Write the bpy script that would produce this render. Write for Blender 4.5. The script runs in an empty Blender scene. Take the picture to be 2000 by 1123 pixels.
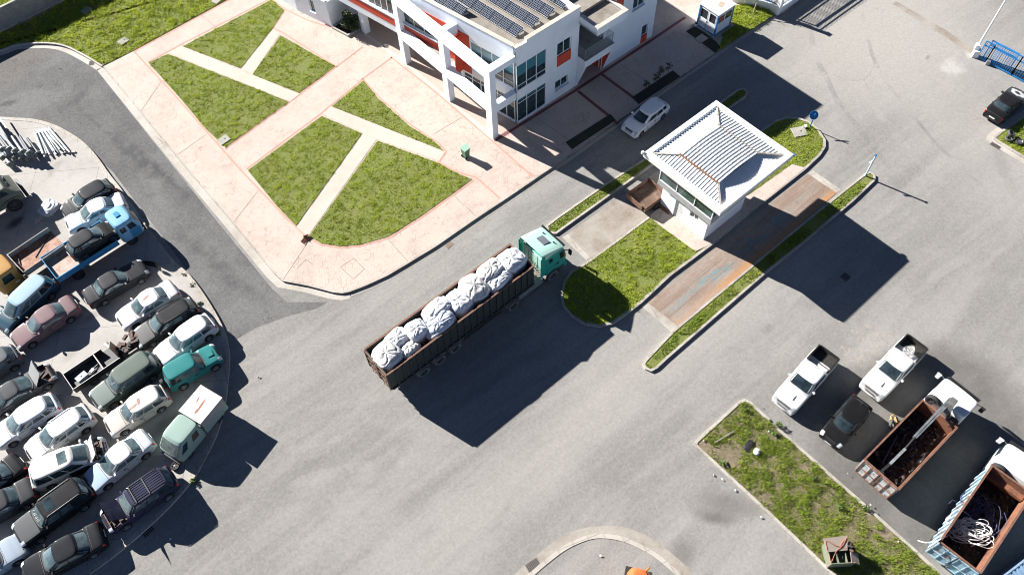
import bpy, bmesh, math, random
import numpy as np
from mathutils import Vector, Matrix, noise, Euler
from math import sin, cos, pi, radians as R, atan2, sqrt, hypot

SC = bpy.context.scene
COL = SC.collection
rnd = random.Random(7)

# ------------------------------------------------------------------ camera
CAM_H = 50.0
FPX = 1555.0            # focal length in pixels of the 2000 px wide photograph
YAW, PIT, ROLL = R(-38.8444), R(32.2494), R(-2.4257)
CM = Matrix.Rotation(YAW, 3, 'Z') @ Matrix.Rotation(PIT, 3, 'X') @ Matrix.Rotation(ROLL, 3, 'Z')
cam = bpy.data.cameras.new('camera'); cam_o = bpy.data.objects.new('camera', cam); COL.objects.link(cam_o)
cam.sensor_width = 36.0; cam.lens = FPX / 2000 * 36; cam.clip_end = 2000; cam.clip_start = 0.5
cam_o.matrix_world = Matrix.Translation((0, 0, CAM_H)) @ CM.to_4x4()
SC.camera = cam_o

# ------------------------------------------------------------------ sun and sky
SUN_TO = Vector((-0.55, 1.90, 1.0)).normalized()      # towards the sun
SUN_EL = math.asin(SUN_TO.z)
w = bpy.data.worlds.new('World'); SC.world = w; w.use_nodes = True
nt = w.node_tree
bg = nt.nodes['Background']; bg.inputs[1].default_value = 0.05
sky = nt.nodes.new('ShaderNodeTexSky'); sky.sky_type = 'NISHITA'; sky.sun_disc = False
sky.sun_elevation = SUN_EL; sky.sun_rotation = atan2(SUN_TO.x, SUN_TO.y)
sky.air_density = 0.40; sky.dust_density = 0.05; sky.ozone_density = 0.35; sky.altitude = 1500
nt.links.new(sky.outputs[0], bg.inputs[0])
sl = bpy.data.lights.new('sun', 'SUN'); sl.energy = 5.0; sl.angle = R(0.5); sl.color = (1.0, 0.965, 0.915)
so = bpy.data.objects.new('sun', sl); COL.objects.link(so)
so.rotation_euler = SUN_TO.to_track_quat('Z', 'Y').to_euler()
so.location = SUN_TO * 120
SC.view_settings.view_transform = 'Standard'; SC.view_settings.look = 'None'
SC.cycles.filter_width = 0.95
SC.view_settings.exposure = 1.48; SC.view_settings.gamma = 1.0

# ------------------------------------------------------------------ helpers
def P(x, y, z=0.0):
    """world point at height z seen at photo pixel (x, y)"""
    d = CM @ Vector((x - 1000.0, -(y - 561.5), -FPX))
    t = (z - CAM_H) / d.z
    return Vector((d.x * t, d.y * t, z))
def PL(pts, z=0.0): return [P(a, b, z) for a, b in pts]

def smooth_pts(pts, n=6, closed=False):
    out = []; m = len(pts)
    rng = range(m) if closed else range(m - 1)
    for i in rng:
        p0 = pts[(i - 1) % m] if (closed or i > 0) else pts[i]
        p1 = pts[i]; p2 = pts[(i + 1) % m]
        p3 = pts[(i + 2) % m] if (closed or i + 2 < m) else p2
        for k in range(n):
            t = k / n
            out.append(0.5 * ((2 * p1) + (p2 - p0) * t + (2 * p0 - 5 * p1 + 4 * p2 - p3) * t * t + (3 * p1 - p0 - 3 * p2 + p3) * t ** 3))
    if not closed: out.append(pts[-1])
    return out

class MB:
    def __init__(s): s.v = []; s.f = []; s.m = []
    def add(s, verts, faces, m=0):
        b = len(s.v); s.v += [tuple(v) for v in verts]
        for f in faces: s.f.append([b + i for i in f]); s.m.append(m)
        return s
    def box(s, c, d, m=0, rz=0.0, ry=0.0, rx=0.0):
        M = Euler((rx, ry, rz)).to_matrix(); c = Vector(c); h = Vector(d) / 2
        vs = [c + M @ Vector((h.x * a, h.y * b, h.z * e)) for a in (-1, 1) for b in (-1, 1) for e in (-1, 1)]
        return s.add(vs, [(0, 1, 3, 2), (4, 6, 7, 5), (0, 4, 5, 1), (2, 3, 7, 6), (0, 2, 6, 4), (1, 5, 7, 3)], m)
    def span(s, a, b, m=0):
        a = Vector(a); b = Vector(b)
        return s.box((a + b) / 2, [abs(q) for q in (b - a)], m)
    def prism(s, pts, z0, z1, m=0, ms=None, bottom=False):
        n = len(pts)
        if sum(pts[i][0] * pts[(i + 1) % n][1] - pts[(i + 1) % n][0] * pts[i][1] for i in range(n)) < 0: pts = pts[::-1]
        s.add([(p[0], p[1], z1) for p in pts], [tuple(range(n))], m)
        if z0 is not None:
            vs = [(p[0], p[1], z0) for p in pts] + [(p[0], p[1], z1) for p in pts]
            s.add(vs, [(i, (i + 1) % n, n + (i + 1) % n, n + i) for i in range(n)], m if ms is None else ms)
            if bottom: s.add([(p[0], p[1], z0) for p in pts[::-1]], [tuple(range(n))], m)
        return s
    def slab(s, pts, t, m=0):
        """thicken a planar 3d polygon along its normal by t"""
        pts = [Vector(p) for p in pts]; nrm = Vector((0, 0, 0)); n = len(pts)
        for i in range(n): nrm += pts[i].cross(pts[(i + 1) % n])
        nrm.normalize()
        top = [p + nrm * t for p in pts]
        s.add(top, [tuple(range(n))], m); s.add(pts[::-1], [tuple(range(n))], m)
        return s.add(pts + top, [(i, (i + 1) % n, n + (i + 1) % n, n + i) for i in range(n)], m)
    def bar(s, a, b, wd, ht, m=0):
        a = Vector(a); b = Vector(b); d = b - a; L = d.length
        if L < 1e-5: return s
        d.normalize(); up = Vector((0, 0, 1)) if abs(d.z) < 0.95 else Vector((1, 0, 0))
        sd = d.cross(up).normalized(); up = sd.cross(d)
        vs = [p + sd * (wd / 2 * i) + up * (ht / 2 * j) for p in (a, b) for i, j in ((-1, -1), (1, -1), (1, 1), (-1, 1))]
        return s.add(vs, [(0, 1, 2, 3), (7, 6, 5, 4), (0, 4, 5, 1), (1, 5, 6, 2), (2, 6, 7, 3), (3, 7, 4, 0)], m)
    def tube(s, pts, r, seg=8, m=0, caps=True):
        pts = [Vector(p) for p in pts]; n = len(pts); rr = r if hasattr(r, '__len__') else [r] * n
        vs = []; prev = None
        for i, p in enumerate(pts):
            d = (pts[min(i + 1, n - 1)] - pts[max(i - 1, 0)]).normalized()
            if prev is None:
                up = Vector((0, 0, 1)) if abs(d.z) < 0.9 else Vector((1, 0, 0))
                sd = d.cross(up).normalized()
            else: sd = (prev - d * prev.dot(d)).normalized()
            prev = sd; up = sd.cross(d)
            vs += [p + (sd * cos(2 * pi * k / seg) + up * sin(2 * pi * k / seg)) * rr[i] for k in range(seg)]
        fs = [(i * seg + k, i * seg + (k + 1) % seg, (i + 1) * seg + (k + 1) % seg, (i + 1) * seg + k) for i in range(n - 1) for k in range(seg)]
        if caps: fs += [tuple(range(seg))[::-1], tuple(range((n - 1) * seg, n * seg))]
        return s.add(vs, fs, m)
    def grid(s, f, nu, nv, m=0, flip=False):
        vs = [f(i / nu, j / nv) for i in range(nu + 1) for j in range(nv + 1)]
        k = nv + 1
        fs = [(i * k + j, (i + 1) * k + j, (i + 1) * k + j + 1, i * k + j + 1) for i in range(nu) for j in range(nv)]
        if flip: fs = [f_[::-1] for f_ in fs]
        return s.add(vs, fs, m)
    def lathe(s, prof, axis_o, axis='Y', seg=20, m=0, mats=None):
        """prof: list of (r, h) ; rotates about axis through axis_o"""
        o = Vector(axis_o); n = len(prof); vs = []
        for r, h in prof:
            for k in range(seg):
                a = 2 * pi * k / seg
                q = Vector((r * cos(a), h, r * sin(a))) if axis == 'Y' else Vector((r * cos(a), r * sin(a), h))
                vs.append(o + q)
        for i in range(n - 1):
            fs = []
            for k in range(seg):
                f = (i * seg + k, i * seg + (k + 1) % seg, (i + 1) * seg + (k + 1) % seg, (i + 1) * seg + k)
                fs.append(f if axis != 'Y' else f[::-1])
            if i == 0: base = len(s.v); s.v += [tuple(v) for v in vs]
            for f in fs: s.f.append([base + q for q in f]); s.m.append(m if mats is None else mats[i])
        return s
    def ribbon(s, pts, a, b, z0, z1, closed=False, m=0):
        """swept strip between offsets a and b (to the left of the direction) of a polyline"""
        n = len(pts); L = []; Rr = []
        for i in range(n):
            p = Vector(pts[i][:2])
            p0 = Vector(pts[(i - 1) % n][:2]) if (closed or i > 0) else None
            p1 = Vector(pts[(i + 1) % n][:2]) if (closed or i < n - 1) else None
            ds = []
            if p0 is not None: ds.append((p - p0).normalized())
            if p1 is not None: ds.append((p1 - p).normalized())
            t = sum(ds, Vector((0, 0)))
            if t.length < 1e-6: t = ds[0].copy()
            t.normalize(); nn = Vector((-t.y, t.x)); c = max(0.5, nn.dot(Vector((-ds[0].y, ds[0].x))))
            L.append(p + nn * a / c); Rr.append(p + nn * b / c)
        top = [(q.x, q.y, z1) for q in L] + [(q.x, q.y, z1) for q in Rr]
        E_ = n if closed else n - 1
        sg = 1 if b > a else -1
        def fl(f): return f if sg > 0 else f[::-1]
        s.add(top, [fl((i, (i + 1) % n, n + (i + 1) % n, n + i)) for i in range(E_)], m)
        if z0 is not None and z0 < z1:
            for Q, rev in ((L, 0), (Rr, 1)):
                vs = [(q.x, q.y, z0) for q in Q] + [(q.x, q.y, z1) for q in Q]
                fs = [(i, (i + 1) % n, n + (i + 1) % n, n + i) for i in range(E_)]
                if rev: fs = [f[::-1] for f in fs]
                s.add(vs, [fl(f) for f in fs], m)
            if not closed:
                for i in (0, n - 1):
                    s.add([(L[i].x, L[i].y, z0), (Rr[i].x, Rr[i].y, z0), (Rr[i].x, Rr[i].y, z1), (L[i].x, L[i].y, z1)], [(0, 1, 2, 3)], m)
        return s
    def build(s, name, mats, parent=None, sharp=35, flat=False):
        me = bpy.data.meshes.new(name); me.from_pydata(s.v, [], s.f)
        if not isinstance(mats, (list, tuple)): mats = [mats]
        for mm in mats: me.materials.append(mm)
        me.polygons.foreach_set('material_index', s.m)
        if not flat:
            me.polygons.foreach_set('use_smooth', [True] * len(me.polygons))
            me.set_sharp_from_angle(angle=R(sharp))
        me.update()
        o = bpy.data.objects.new(name, me); COL.objects.link(o)
        if parent: o.parent = parent
        return o

def tag(o, label=None, cat=None, group=None, kind=None):
    if label: o['label'] = label
    if cat: o['category'] = cat
    if group: o['group'] = group
    if kind: o['kind'] = kind
    return o
def thing(name, label, cat, loc=(0, 0, 0), rz=0.0, group=None):
    o = bpy.data.objects.new(name, None); COL.objects.link(o); o.empty_display_size = 0.3
    o.location = loc; o.rotation_euler = (0, 0, rz)
    return tag(o, label, cat, group)
def structure(name, mb, mats, sharp=35, kind='structure'):
    return tag(mb.build(name, mats, None, sharp), None, None, None, kind)
KIDS = {}
def copy_tree(o, parent=None, label=None):
    c = o.copy(); COL.objects.link(c)
    if parent: c.parent = parent
    if label: c['label'] = label
    for ch in [q for q in COL.objects if q.parent == o]: copy_tree(ch, c)
    return c

# ------------------------------------------------------------------ materials
MATS = {}
class NT:
    def __init__(s, name):
        s.m = bpy.data.materials.new(name); s.m.use_nodes = True; s.t = s.m.node_tree
        s.b = s.t.nodes['Principled BSDF']; s.tc = None
    def n(s, typ, **kw):
        q = s.t.nodes.new(typ)
        for k, v in kw.items(): setattr(q, k, v)
        return q
    def link(s, a, b): s.t.links.new(a, b)
    def coord(s, kind='Object', scale=(1, 1, 1), loc=(0, 0, 0), rot=(0, 0, 0)):
        if s.tc is None: s.tc = s.n('ShaderNodeTexCoord')
        if kind == 'World':
            g = s.n('ShaderNodeNewGeometry'); src = g.outputs['Position']
        else: src = s.tc.outputs[kind]
        mp = s.n('ShaderNodeMapping'); s.link(src, mp.inputs[0])
        mp.inputs['Scale'].default_value = scale; mp.inputs['Location'].default_value = tuple(a + b for a, b in zip(loc, (0.31, 0.17, 0.43) if kind == 'World' and scale != (1, 1, 1) else (0, 0, 0))); mp.inputs['Rotation'].default_value = rot
        return mp.outputs[0]
    def noise(s, scale, detail=3, rough=0.55, co=None, kind='World', lo=0.35, hi=0.65):
        q = s.n('ShaderNodeTexNoise'); q.inputs['Scale'].default_value = scale; q.inputs['Detail'].default_value = detail; q.inputs['Roughness'].default_value = rough
        s.link(co if co is not None else s.coord(kind, loc=(0.0, 0.0, 0.377) if kind == 'World' else (0, 0, 0)), q.inputs['Vector'])
        return s.ramp(q.outputs['Fac'], lo, hi)
    def ramp(s, src, lo, hi, a=0.0, b=1.0):
        q = s.n('ShaderNodeMapRange'); q.interpolation_type = 'SMOOTHSTEP'
        s.link(src, q.inputs[0]); q.inputs[1].default_value = lo; q.inputs[2].default_value = hi; q.inputs[3].default_value = a; q.inputs[4].default_value = b
        return q.outputs[0]
    def mix(s, fac, a, b, mode='MIX'):
        q = s.n('ShaderNodeMix'); q.data_type = 'RGBA'; q.blend_type = mode
        for sock, v in ((q.inputs[0], fac), (q.inputs[6], a), (q.inputs[7], b)):
            if isinstance(v, (int, float)): sock.default_value = v
            elif isinstance(v, tuple): sock.default_value = v if len(v) == 4 else v + (1,)
            else: s.link(v, sock)
        return q.outputs[2]
    def math(s, op, a, b=0.0):
        q = s.n('ShaderNodeMath', operation=op)
        for i, v in enumerate((a, b)):
            if isinstance(v, (int, float)): q.inputs[i].default_value = v
            else: s.link(v, q.inputs[i])
        return q.outputs[0]
    def voronoi_edge(s, scale, co=None, lo=0.0, hi=0.02):
        q = s.n('ShaderNodeTexVoronoi', feature='DISTANCE_TO_EDGE'); q.inputs['Scale'].default_value = scale
        s.link(co if co is not None else s.coord('World'), q.inputs['Vector'])
        return s.ramp(q.outputs[0], lo, hi, 1.0, 0.0)
    def warp(s, scale, amt, kind='World', sc=(1, 1, 1)):
        co = s.coord(kind, sc)
        q = s.n('ShaderNodeTexNoise'); q.inputs['Scale'].default_value = scale; q.inputs['Detail'].default_value = 3; s.link(co, q.inputs['Vector'])
        v = s.n('ShaderNodeVectorMath', operation='MULTIPLY_ADD'); s.link(q.outputs['Color'], v.inputs[0]); v.inputs[1].default_value = (amt,) * 3; s.link(co, v.inputs[2])
        return v.outputs[0]
    def warp2(s, scale, amt, sc, rz):
        """stretched world coordinates, turned a little and bent so that streaks do not run dead straight"""
        g = s.warp(scale * .2, amt * 8); m1 = s.n('ShaderNodeMapping'); s.link(g, m1.inputs[0]); m1.inputs['Rotation'].default_value = (0, 0, rz)
        m2 = s.n('ShaderNodeMapping'); s.link(m1.outputs[0], m2.inputs[0]); m2.inputs['Scale'].default_value = (sc[0], sc[1], 0.0); m2.inputs['Location'].default_value = (.31, .17, .43); return m2.outputs[0]
    def near(s, pt, r, r0=0.0, sx=1.0, sy=1.0, rz=0.0, warp=0.0, wscale=1.0):
        """1 near a world point, falling to 0 at distance r (an actual stain or patch on the ground)"""
        src = s.warp(wscale, warp) if warp else s.coord('World')
        mp = s.n('ShaderNodeMapping'); mp.vector_type = 'TEXTURE'
        s.link(src, mp.inputs[0]); o = warp * 0.5
        mp.inputs['Location'].default_value = (pt[0] + o, pt[1] + o, pt[2] + o if len(pt) > 2 else o); mp.inputs['Rotation'].default_value = (0, 0, rz); mp.inputs['Scale'].default_value = (sx, sy, 1000)
        l = s.n('ShaderNodeVectorMath', operation='LENGTH'); s.link(mp.outputs[0], l.inputs[0])
        return s.ramp(l.outputs['Value'], r0, r, 1.0, 0.0)
    def out(s, col, rough=0.8, metal=0.0, bump=None, bstr=0.2, bdist=0.02, coat=0.0, spec=0.5):
        for sock, v in ((s.b.inputs['Base Color'], col), (s.b.inputs['Roughness'], rough), (s.b.inputs['Metallic'], metal)):
            if isinstance(v, (int, float)): sock.default_value = v
            elif isinstance(v, tuple): sock.default_value = v if len(v) == 4 else v + (1,)
            else: s.link(v, sock)
        s.b.inputs['Coat Weight'].default_value = coat; s.b.inputs['Coat Roughness'].default_value = 0.12
        s.b.inputs['Specular IOR Level'].default_value = spec
        if bump is not None:
            q = s.n('ShaderNodeBump'); q.inputs['Strength'].default_value = bstr; q.inputs['Distance'].default_value = bdist
            s.link(bump, q.inputs['Height']); s.link(q.outputs[0], s.b.inputs['Normal'])
        return s.m

def plain(name, col, rough=0.6, metal=0.0, var=0.15, scale=3.0, kind='Object', coat=0.0, spec=0.5):
    """base colour with a little soft wear so that nothing is perfectly flat"""
    if name in MATS: return MATS[name]
    t = NT(name); n = t.noise(scale, 5, 0.65, kind=kind, lo=0.3, hi=0.7)
    c = t.mix(n, tuple(q * (1 - var) for q in col), tuple(min(1, q * (1 + var)) for q in col))
    MATS[name] = t.out(c, rough, metal, coat=coat, spec=spec); return MATS[name]
def paint(name, col, dust=0.25, rough=0.32, dcol=(0.42, 0.39, 0.35), coat=0.35):
    if name in MATS: return MATS[name]
    t = NT(name); n = t.noise(0.9, 4, 0.6, kind='World', lo=0.3, hi=0.8)
    f = t.math('MULTIPLY', n, dust * 0.11)
    c = t.mix(f, col, dcol)
    sp = t.noise(30, 2, 0.5, kind='World', lo=0.62, hi=0.72); c = t.mix(t.math('MULTIPLY', sp, dust * 0.15), c, dcol)
    MATS[name] = t.out(c, 0.5, 0.0, coat=coat, spec=0.05); t.b.inputs['Coat Roughness'].default_value = 0.04 + 0.10 * dust; return MATS[name]
def rusty(name, col, rust=0.5, scale=1.5, rcol=(0.22, 0.085, 0.035), rough=0.75, kind='World', stretch=(1, 1, 1)):
    if name in MATS: return MATS[name]
    t = NT(name); co = t.coord(kind, stretch)
    n = t.noise(scale, 8, 0.7, co=co, lo=0.62 - rust * 0.5, hi=0.82 - rust * 0.5)
    n2 = t.noise(scale * 6, 5, 0.7, co=co, lo=0.3, hi=0.7)
    rc = t.mix(n2, tuple(q * 0.55 for q in rcol), tuple(q * 1.4 for q in rcol))
    cc = t.mix(n2, tuple(q * 0.85 for q in col), col)
    MATS[name] = t.out(t.mix(n, cc, rc), rough, 0.0, bump=n2, bstr=0.15); return MATS[name]

GLASS = None
def glass():
    t = NT('glass'); n = t.noise(1.3, 4, 0.6, kind='World', lo=0.35, hi=0.7)
    return t.out(t.mix(n, (0.055, 0.085, 0.095), (0.15, 0.20, 0.21)), 0.08, 0.0, spec=0.8)
def glass_dark():
    t = NT('glass_dark'); n = t.noise(1.0, 4, 0.6, kind='World', lo=0.35, hi=0.7)
    return t.out(t.mix(n, (0.012, 0.02, 0.026), (0.04, 0.06, 0.07)), 0.06, 0.0, spec=0.8)
M_GLASS = glass(); M_GLASSD = glass_dark()
M_TYRE = plain('tyre_rubber', (0.022, 0.022, 0.024), 0.85, var=0.3, scale=8)
M_RIM = plain('rim_metal', (0.32, 0.32, 0.33), 0.35, 0.7, 0.2, 6)
M_RIMD = plain('dull_rim', (0.10, 0.10, 0.10), 0.5, 0.5, 0.3, 6)
M_BLACK = plain('black_plastic', (0.018, 0.018, 0.02), 0.55, var=0.3)
M_DARK = plain('dark_underside', (0.010, 0.010, 0.011), 0.9, var=0.3)
M_LAMP = plain('lamp_glass', (0.55, 0.58, 0.60), 0.12, 0.1, 0.1, 8)
M_RED = plain('red_lamp', (0.42, 0.02, 0.015), 0.2, 0, 0.15, 8)
M_AMBER = plain('amber_lamp', (0.6, 0.2, 0.02), 0.25, 0, 0.1, 8)
M_PLATE = plain('number_plate', (0.62, 0.62, 0.60), 0.4, 0, 0.05)
M_WHITE = plain('white_render', (0.80, 0.80, 0.80), 0.8, 0, 0.03, 1.5, 'World')
M_STEEL = plain('grey_steel', (0.30, 0.31, 0.32), 0.45, 0.6, 0.2, 4)
M_ENGINE = rusty('engine_parts', (0.05, 0.05, 0.055), 0.35, 5)

def m_asphalt():
    t = NT('asphalt')
    fine = t.noise(6.5, 5, 0.85, lo=0.32, hi=0.68)
    grit = t.noise(38, 2, 0.6, lo=0.3, hi=0.7)
    big = t.noise(0.09, 5, 0.6, lo=0.38, hi=0.62)
    mid = t.noise(0.6, 5, 0.65, lo=0.35, hi=0.68)
    streak = t.noise(1.0, 5, 0.62, co=t.warp2(0.5, 0.25, (0.045, 0.8, 1), 0.07), lo=0.40, hi=0.60)
    st2 = t.noise(1.0, 4, 0.6, co=t.warp2(0.4, 0.3, (0.03, 0.47, 1), -0.05), lo=0.46, hi=0.62)
    c = t.mix(big, (0.182, 0.175, 0.166), (0.275, 0.265, 0.250))
    c = t.mix(t.math('MULTIPLY', streak, 0.50), c, (0.34, 0.325, 0.30)); c = t.mix(t.math('MULTIPLY', st2, 0.42), c, (0.145, 0.14, 0.133))
    c = t.mix(t.math('MULTIPLY', mid, 0.22), c, (0.165, 0.16, 0.152))
    # pale dust that trucks carried in around the gate
    for pt, r, sx, sy, a in ((P(1720, 40), 1.0, 22, 9, 0.85), (P(1830, 130), 1.0, 14, 10, 0.55), (P(1180, 790), 1.0, 30, 3.5, 0.5), (P(1960, 330), 1, 10, 12, 0.35)):
        d = t.near(pt, 1.0, 0.1, sx, sy, 0.0, 3.0, 0.15)
        c = t.mix(t.math('MULTIPLY', d, a), c, (0.42, 0.395, 0.36))
    d = t.near(P(1858, 133), 1.0, 0.25, 1.5, 1.2, 0.3, 1.4, 1.1)
    c = t.mix(t.math('MULTIPLY', d, 0.8), c, (0.55, 0.53, 0.50))
    d = t.near(P(1690, 665), 1.0, 0.1, 4.0, 2.2, 0.0, 2.5, 0.7)
    c = t.mix(t.math('MULTIPLY', t.math('MULTIPLY', d, t.noise(2.0, 6, 0.8, lo=0.48, hi=0.6)), 0.9), c, (0.36, 0.31, 0.26))
    # worn tyre arcs swept by turning trucks
    for ctr, sc_, reg in ((P(2350, 60), 0.30, (P(1760, 190), 13, 17)), (P(760, 1500), 0.22, (P(640, 930), 10, 10))):
        mp = t.n('ShaderNodeMapping'); mp.vector_type = 'TEXTURE'; t.link(t.warp(0.12, 1.2), mp.inputs[0]); mp.inputs['Location'].default_value = ctr
        l = t.n('ShaderNodeVectorMath', operation='LENGTH'); t.link(mp.outputs[0], l.inputs[0])
        q = t.n('ShaderNodeTexNoise', noise_dimensions='1D'); q.inputs['Scale'].default_value = 1.0; q.inputs['Detail'].default_value = 4
        t.link(t.math('MULTIPLY', l.outputs['Value'], 0.75), q.inputs['W']); gate = t.math('MULTIPLY', t.near(reg[0], 1.0, 0.2, reg[1], reg[2], 0, 4, .12), t.noise(0.35, 3, 0.6, lo=0.42, hi=0.6))
        k = t.math('MULTIPLY', t.math('MULTIPLY', t.ramp(q.outputs['Fac'], 0.5, 0.66), sc_ * 1.6), gate)
        c = t.mix(k, c, (0.36, 0.34, 0.31))
        k = t.math('MULTIPLY', t.math('MULTIPLY', t.ramp(q.outputs['Fac'], 0.40, 0.30), sc_ * 1.6), gate)
        c = t.mix(k, c, (0.10, 0.096, 0.09))
    w_ = t.warp(0.35, 2.2)
    cr = t.voronoi_edge(0.10, w_, 0.0, 0.006)
    c = t.mix(t.math('MULTIPLY', t.math('MULTIPLY', cr, t.noise(0.15, 3, lo=0.5, hi=0.62)), 0.35), c, (0.09, 0.086, 0.08))
    c = t.mix(0.32, c, t.mix(fine, (0.135, 0.131, 0.125), (0.42, 0.408, 0.388)))
    c = t.mix(t.math('MULTIPLY', grit, 0.22), c, (0.30, 0.285, 0.262))
    # older darker tarmac of the parking area
    d = t.near(P(1800, 860), 1.0, 0.72, 9.5, 7.0, 0.0, 1.2, 0.8)
    c = t.mix(t.math('MULTIPLY', d, 0.85), c, t.mix(0.72, c, t.mix(mid, (0.06, 0.056, 0.052), (0.115, 0.106, 0.095))))
    # oil and damp stains
    for px, sx, sy, rz, a in (((1180 + 240, 985), 3.2, 1.3, -0.9, 0.6), ((1395, 1010), 2.0, 0.7, -0.9, 0.75), ((1330, 1080), 1.5, 1.2, 0, 0.55), ((1500, 640), 0.6, 0.4, 0, 0.3), ((1811, 113), 0.45, 0.3, 0, 0.5), ((980, 1010), 2.6, 0.5, 0.3, 0.18), ((760, 905), 3.5, 0.6, 0.2, 0.2), ((1960, 330), 4, 0.8, 0.9, 0.2), ((1560, 760), 3, 5, 0, 0.25), ((1950, 960), 9, 5, 0, 0.2)):
        d = t.near(P(*px), 1.0, 0.1, sx, sy, rz, 0.8, 0.8)
        c = t.mix(t.math('MULTIPLY', d, a * 0.8), c, (0.085, 0.078, 0.07))
    sp = t.noise(14, 1, 0.4, lo=0.74, hi=0.78); c = t.mix(t.math('MULTIPLY', sp, 0.7), c, (0.5, 0.48, 0.45))
    return t.out(c, 0.9, bump=fine, bstr=0.25, bdist=0.012, spec=0.2)
def m_side_road():
    t = NT('dark_asphalt')
    fine = t.noise(6.5, 5, 0.85, lo=0.32, hi=0.68); grit = t.noise(34, 2, 0.6, lo=0.3, hi=0.7)
    big = t.noise(0.16, 5, 0.6, lo=0.38, hi=0.62)
    c = t.mix(big, (0.098, 0.098, 0.098), (0.165, 0.163, 0.160))
    st = t.noise(1.0, 5, 0.6, co=t.coord('World', (0.5, 0.05, 1), rot=(0, 0, 0)), lo=0.45, hi=0.7)
    c = t.mix(t.math('MULTIPLY', st, 0.5), c, (0.062, 0.062, 0.064))
    d = t.near(P(40, 125), 1.0, 0.2, 9, 2.4, 0.3, 2.0, 0.3); c = t.mix(t.math('MULTIPLY', d, 0.5), c, (0.15, 0.125, 0.105))
    d = t.near(P(60, 195), 1.0, 0.6, 3.6, 1.6, -0.5, 1.5, 0.4); c = t.mix(t.math('MULTIPLY', d, 0.7), c, (0.17, 0.168, 0.165))
    d = t.near(P(15, 203), 1.0, 0.2, 1.3, .5, -0.3, 0.8, 0.6); c = t.mix(t.math('MULTIPLY', d, 0.8), c, (0.04, 0.04, 0.04))
    cr = t.voronoi_edge(0.34, t.warp(1.1, 1.5), 0.0, 0.012)
    c = t.mix(t.math('MULTIPLY', t.math('MULTIPLY', cr, t.noise(0.25, 3, lo=0.46, hi=0.6)), 0.7), c, (0.04, 0.04, 0.04))
    c = t.mix(0.36, c, t.mix(fine, (0.045, 0.045, 0.047), (0.23, 0.228, 0.226)))
    for px, sx, sy, rz, a in (((310, 335), .8, 9, .12, .75), ((250, 300), .5, 12, .1, .5), ((430, 520), .9, 8, .15, .5), ((150, 190), 2.5, .7, .3, .5)):
        d = t.near(P(*px), 1.0, 0.1, sx, sy, rz, 1.6, 0.5); c = t.mix(t.math('MULTIPLY', t.math('MULTIPLY', d, t.noise(0.9, 5, 0.7, lo=0.3, hi=0.6)), a), c, (0.05, 0.05, 0.052))
    sp = t.noise(14, 1, 0.4, lo=0.75, hi=0.78); c = t.mix(t.math('MULTIPLY', sp, 0.5), c, (0.4, 0.4, 0.4))
    return t.out(c, 0.9, bump=fine, bstr=0.3, bdist=0.015, spec=0.2)
def m_concrete(name, a, b, stain=(0.2, 0.18, 0.16), sa=0.4, joints=None, jc=0.5, cracks=0.3, stamp=0.0, bump=0.15, spots=()):
    t = NT(name)
    fine = t.noise(12, 4, 0.7, lo=0.3, hi=0.7); big = t.noise(0.35, 6, 0.65, lo=0.35, hi=0.68); mid = t.noise(1.6, 6, 0.7, lo=0.4, hi=0.72)
    c = t.mix(fine, a, b)
    c = t.mix(t.math('MULTIPLY', big, sa * 0.6), c, stain)
    c = t.mix(t.math('MULTIPLY', t.math('MULTIPLY', mid, big), sa), c, stain)
    h = fine
    if joints:
        q = t.n('ShaderNodeTexBrick', offset=0.0); t.link(t.coord('World', rot=(0, 0, joints[2])), q.inputs['Vector'])
        q.inputs['Scale'].default_value = 1.0; q.inputs['Brick Width'].default_value = joints[0]; q.inputs['Row Height'].default_value = joints[1]; q.inputs['Mortar Size'].default_value = 0.022; q.inputs['Mortar Smooth'].default_value = 0.3
        c = t.mix(t.math('MULTIPLY', q.outputs['Fac'], jc), c, tuple(0.45 * z for z in stain))
    if stamp:
        w_ = t.warp(1.2, 0.5); e = t.voronoi_edge(1.9, w_, 0.0, 0.05); e2 = t.voronoi_edge(5.5, w_, 0.0, 0.07)
        gate = t.noise(1.1, 4, 0.7, lo=0.42, hi=0.62)
        c = t.mix(t.math('MULTIPLY', t.math('MULTIPLY', e, gate), stamp), c, stain); c = t.mix(t.math('MULTIPLY', t.math('MULTIPLY', e2, gate), stamp * 0.6), c, stain)
        h = t.math('SUBTRACT', fine, t.math('MULTIPLY', e, 1.5))
    if cracks:
        cr = t.voronoi_edge(0.3, t.warp(0.7, 1.2), 0.0, 0.008)
        c = t.mix(t.math('MULTIPLY', cr, cracks * 0.5), c, tuple(0.4 * z for z in stain))
    for px, sx, sy, rz, a, sc_ in spots:
        d = t.near(P(*px), 1.0, 0.25, sx, sy, rz, 0.5, 1.2); c = t.mix(t.math('MULTIPLY', d, a), c, sc_)
    return t.out(c, 0.85, bump=h, bstr=bump, bdist=0.01)
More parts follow.
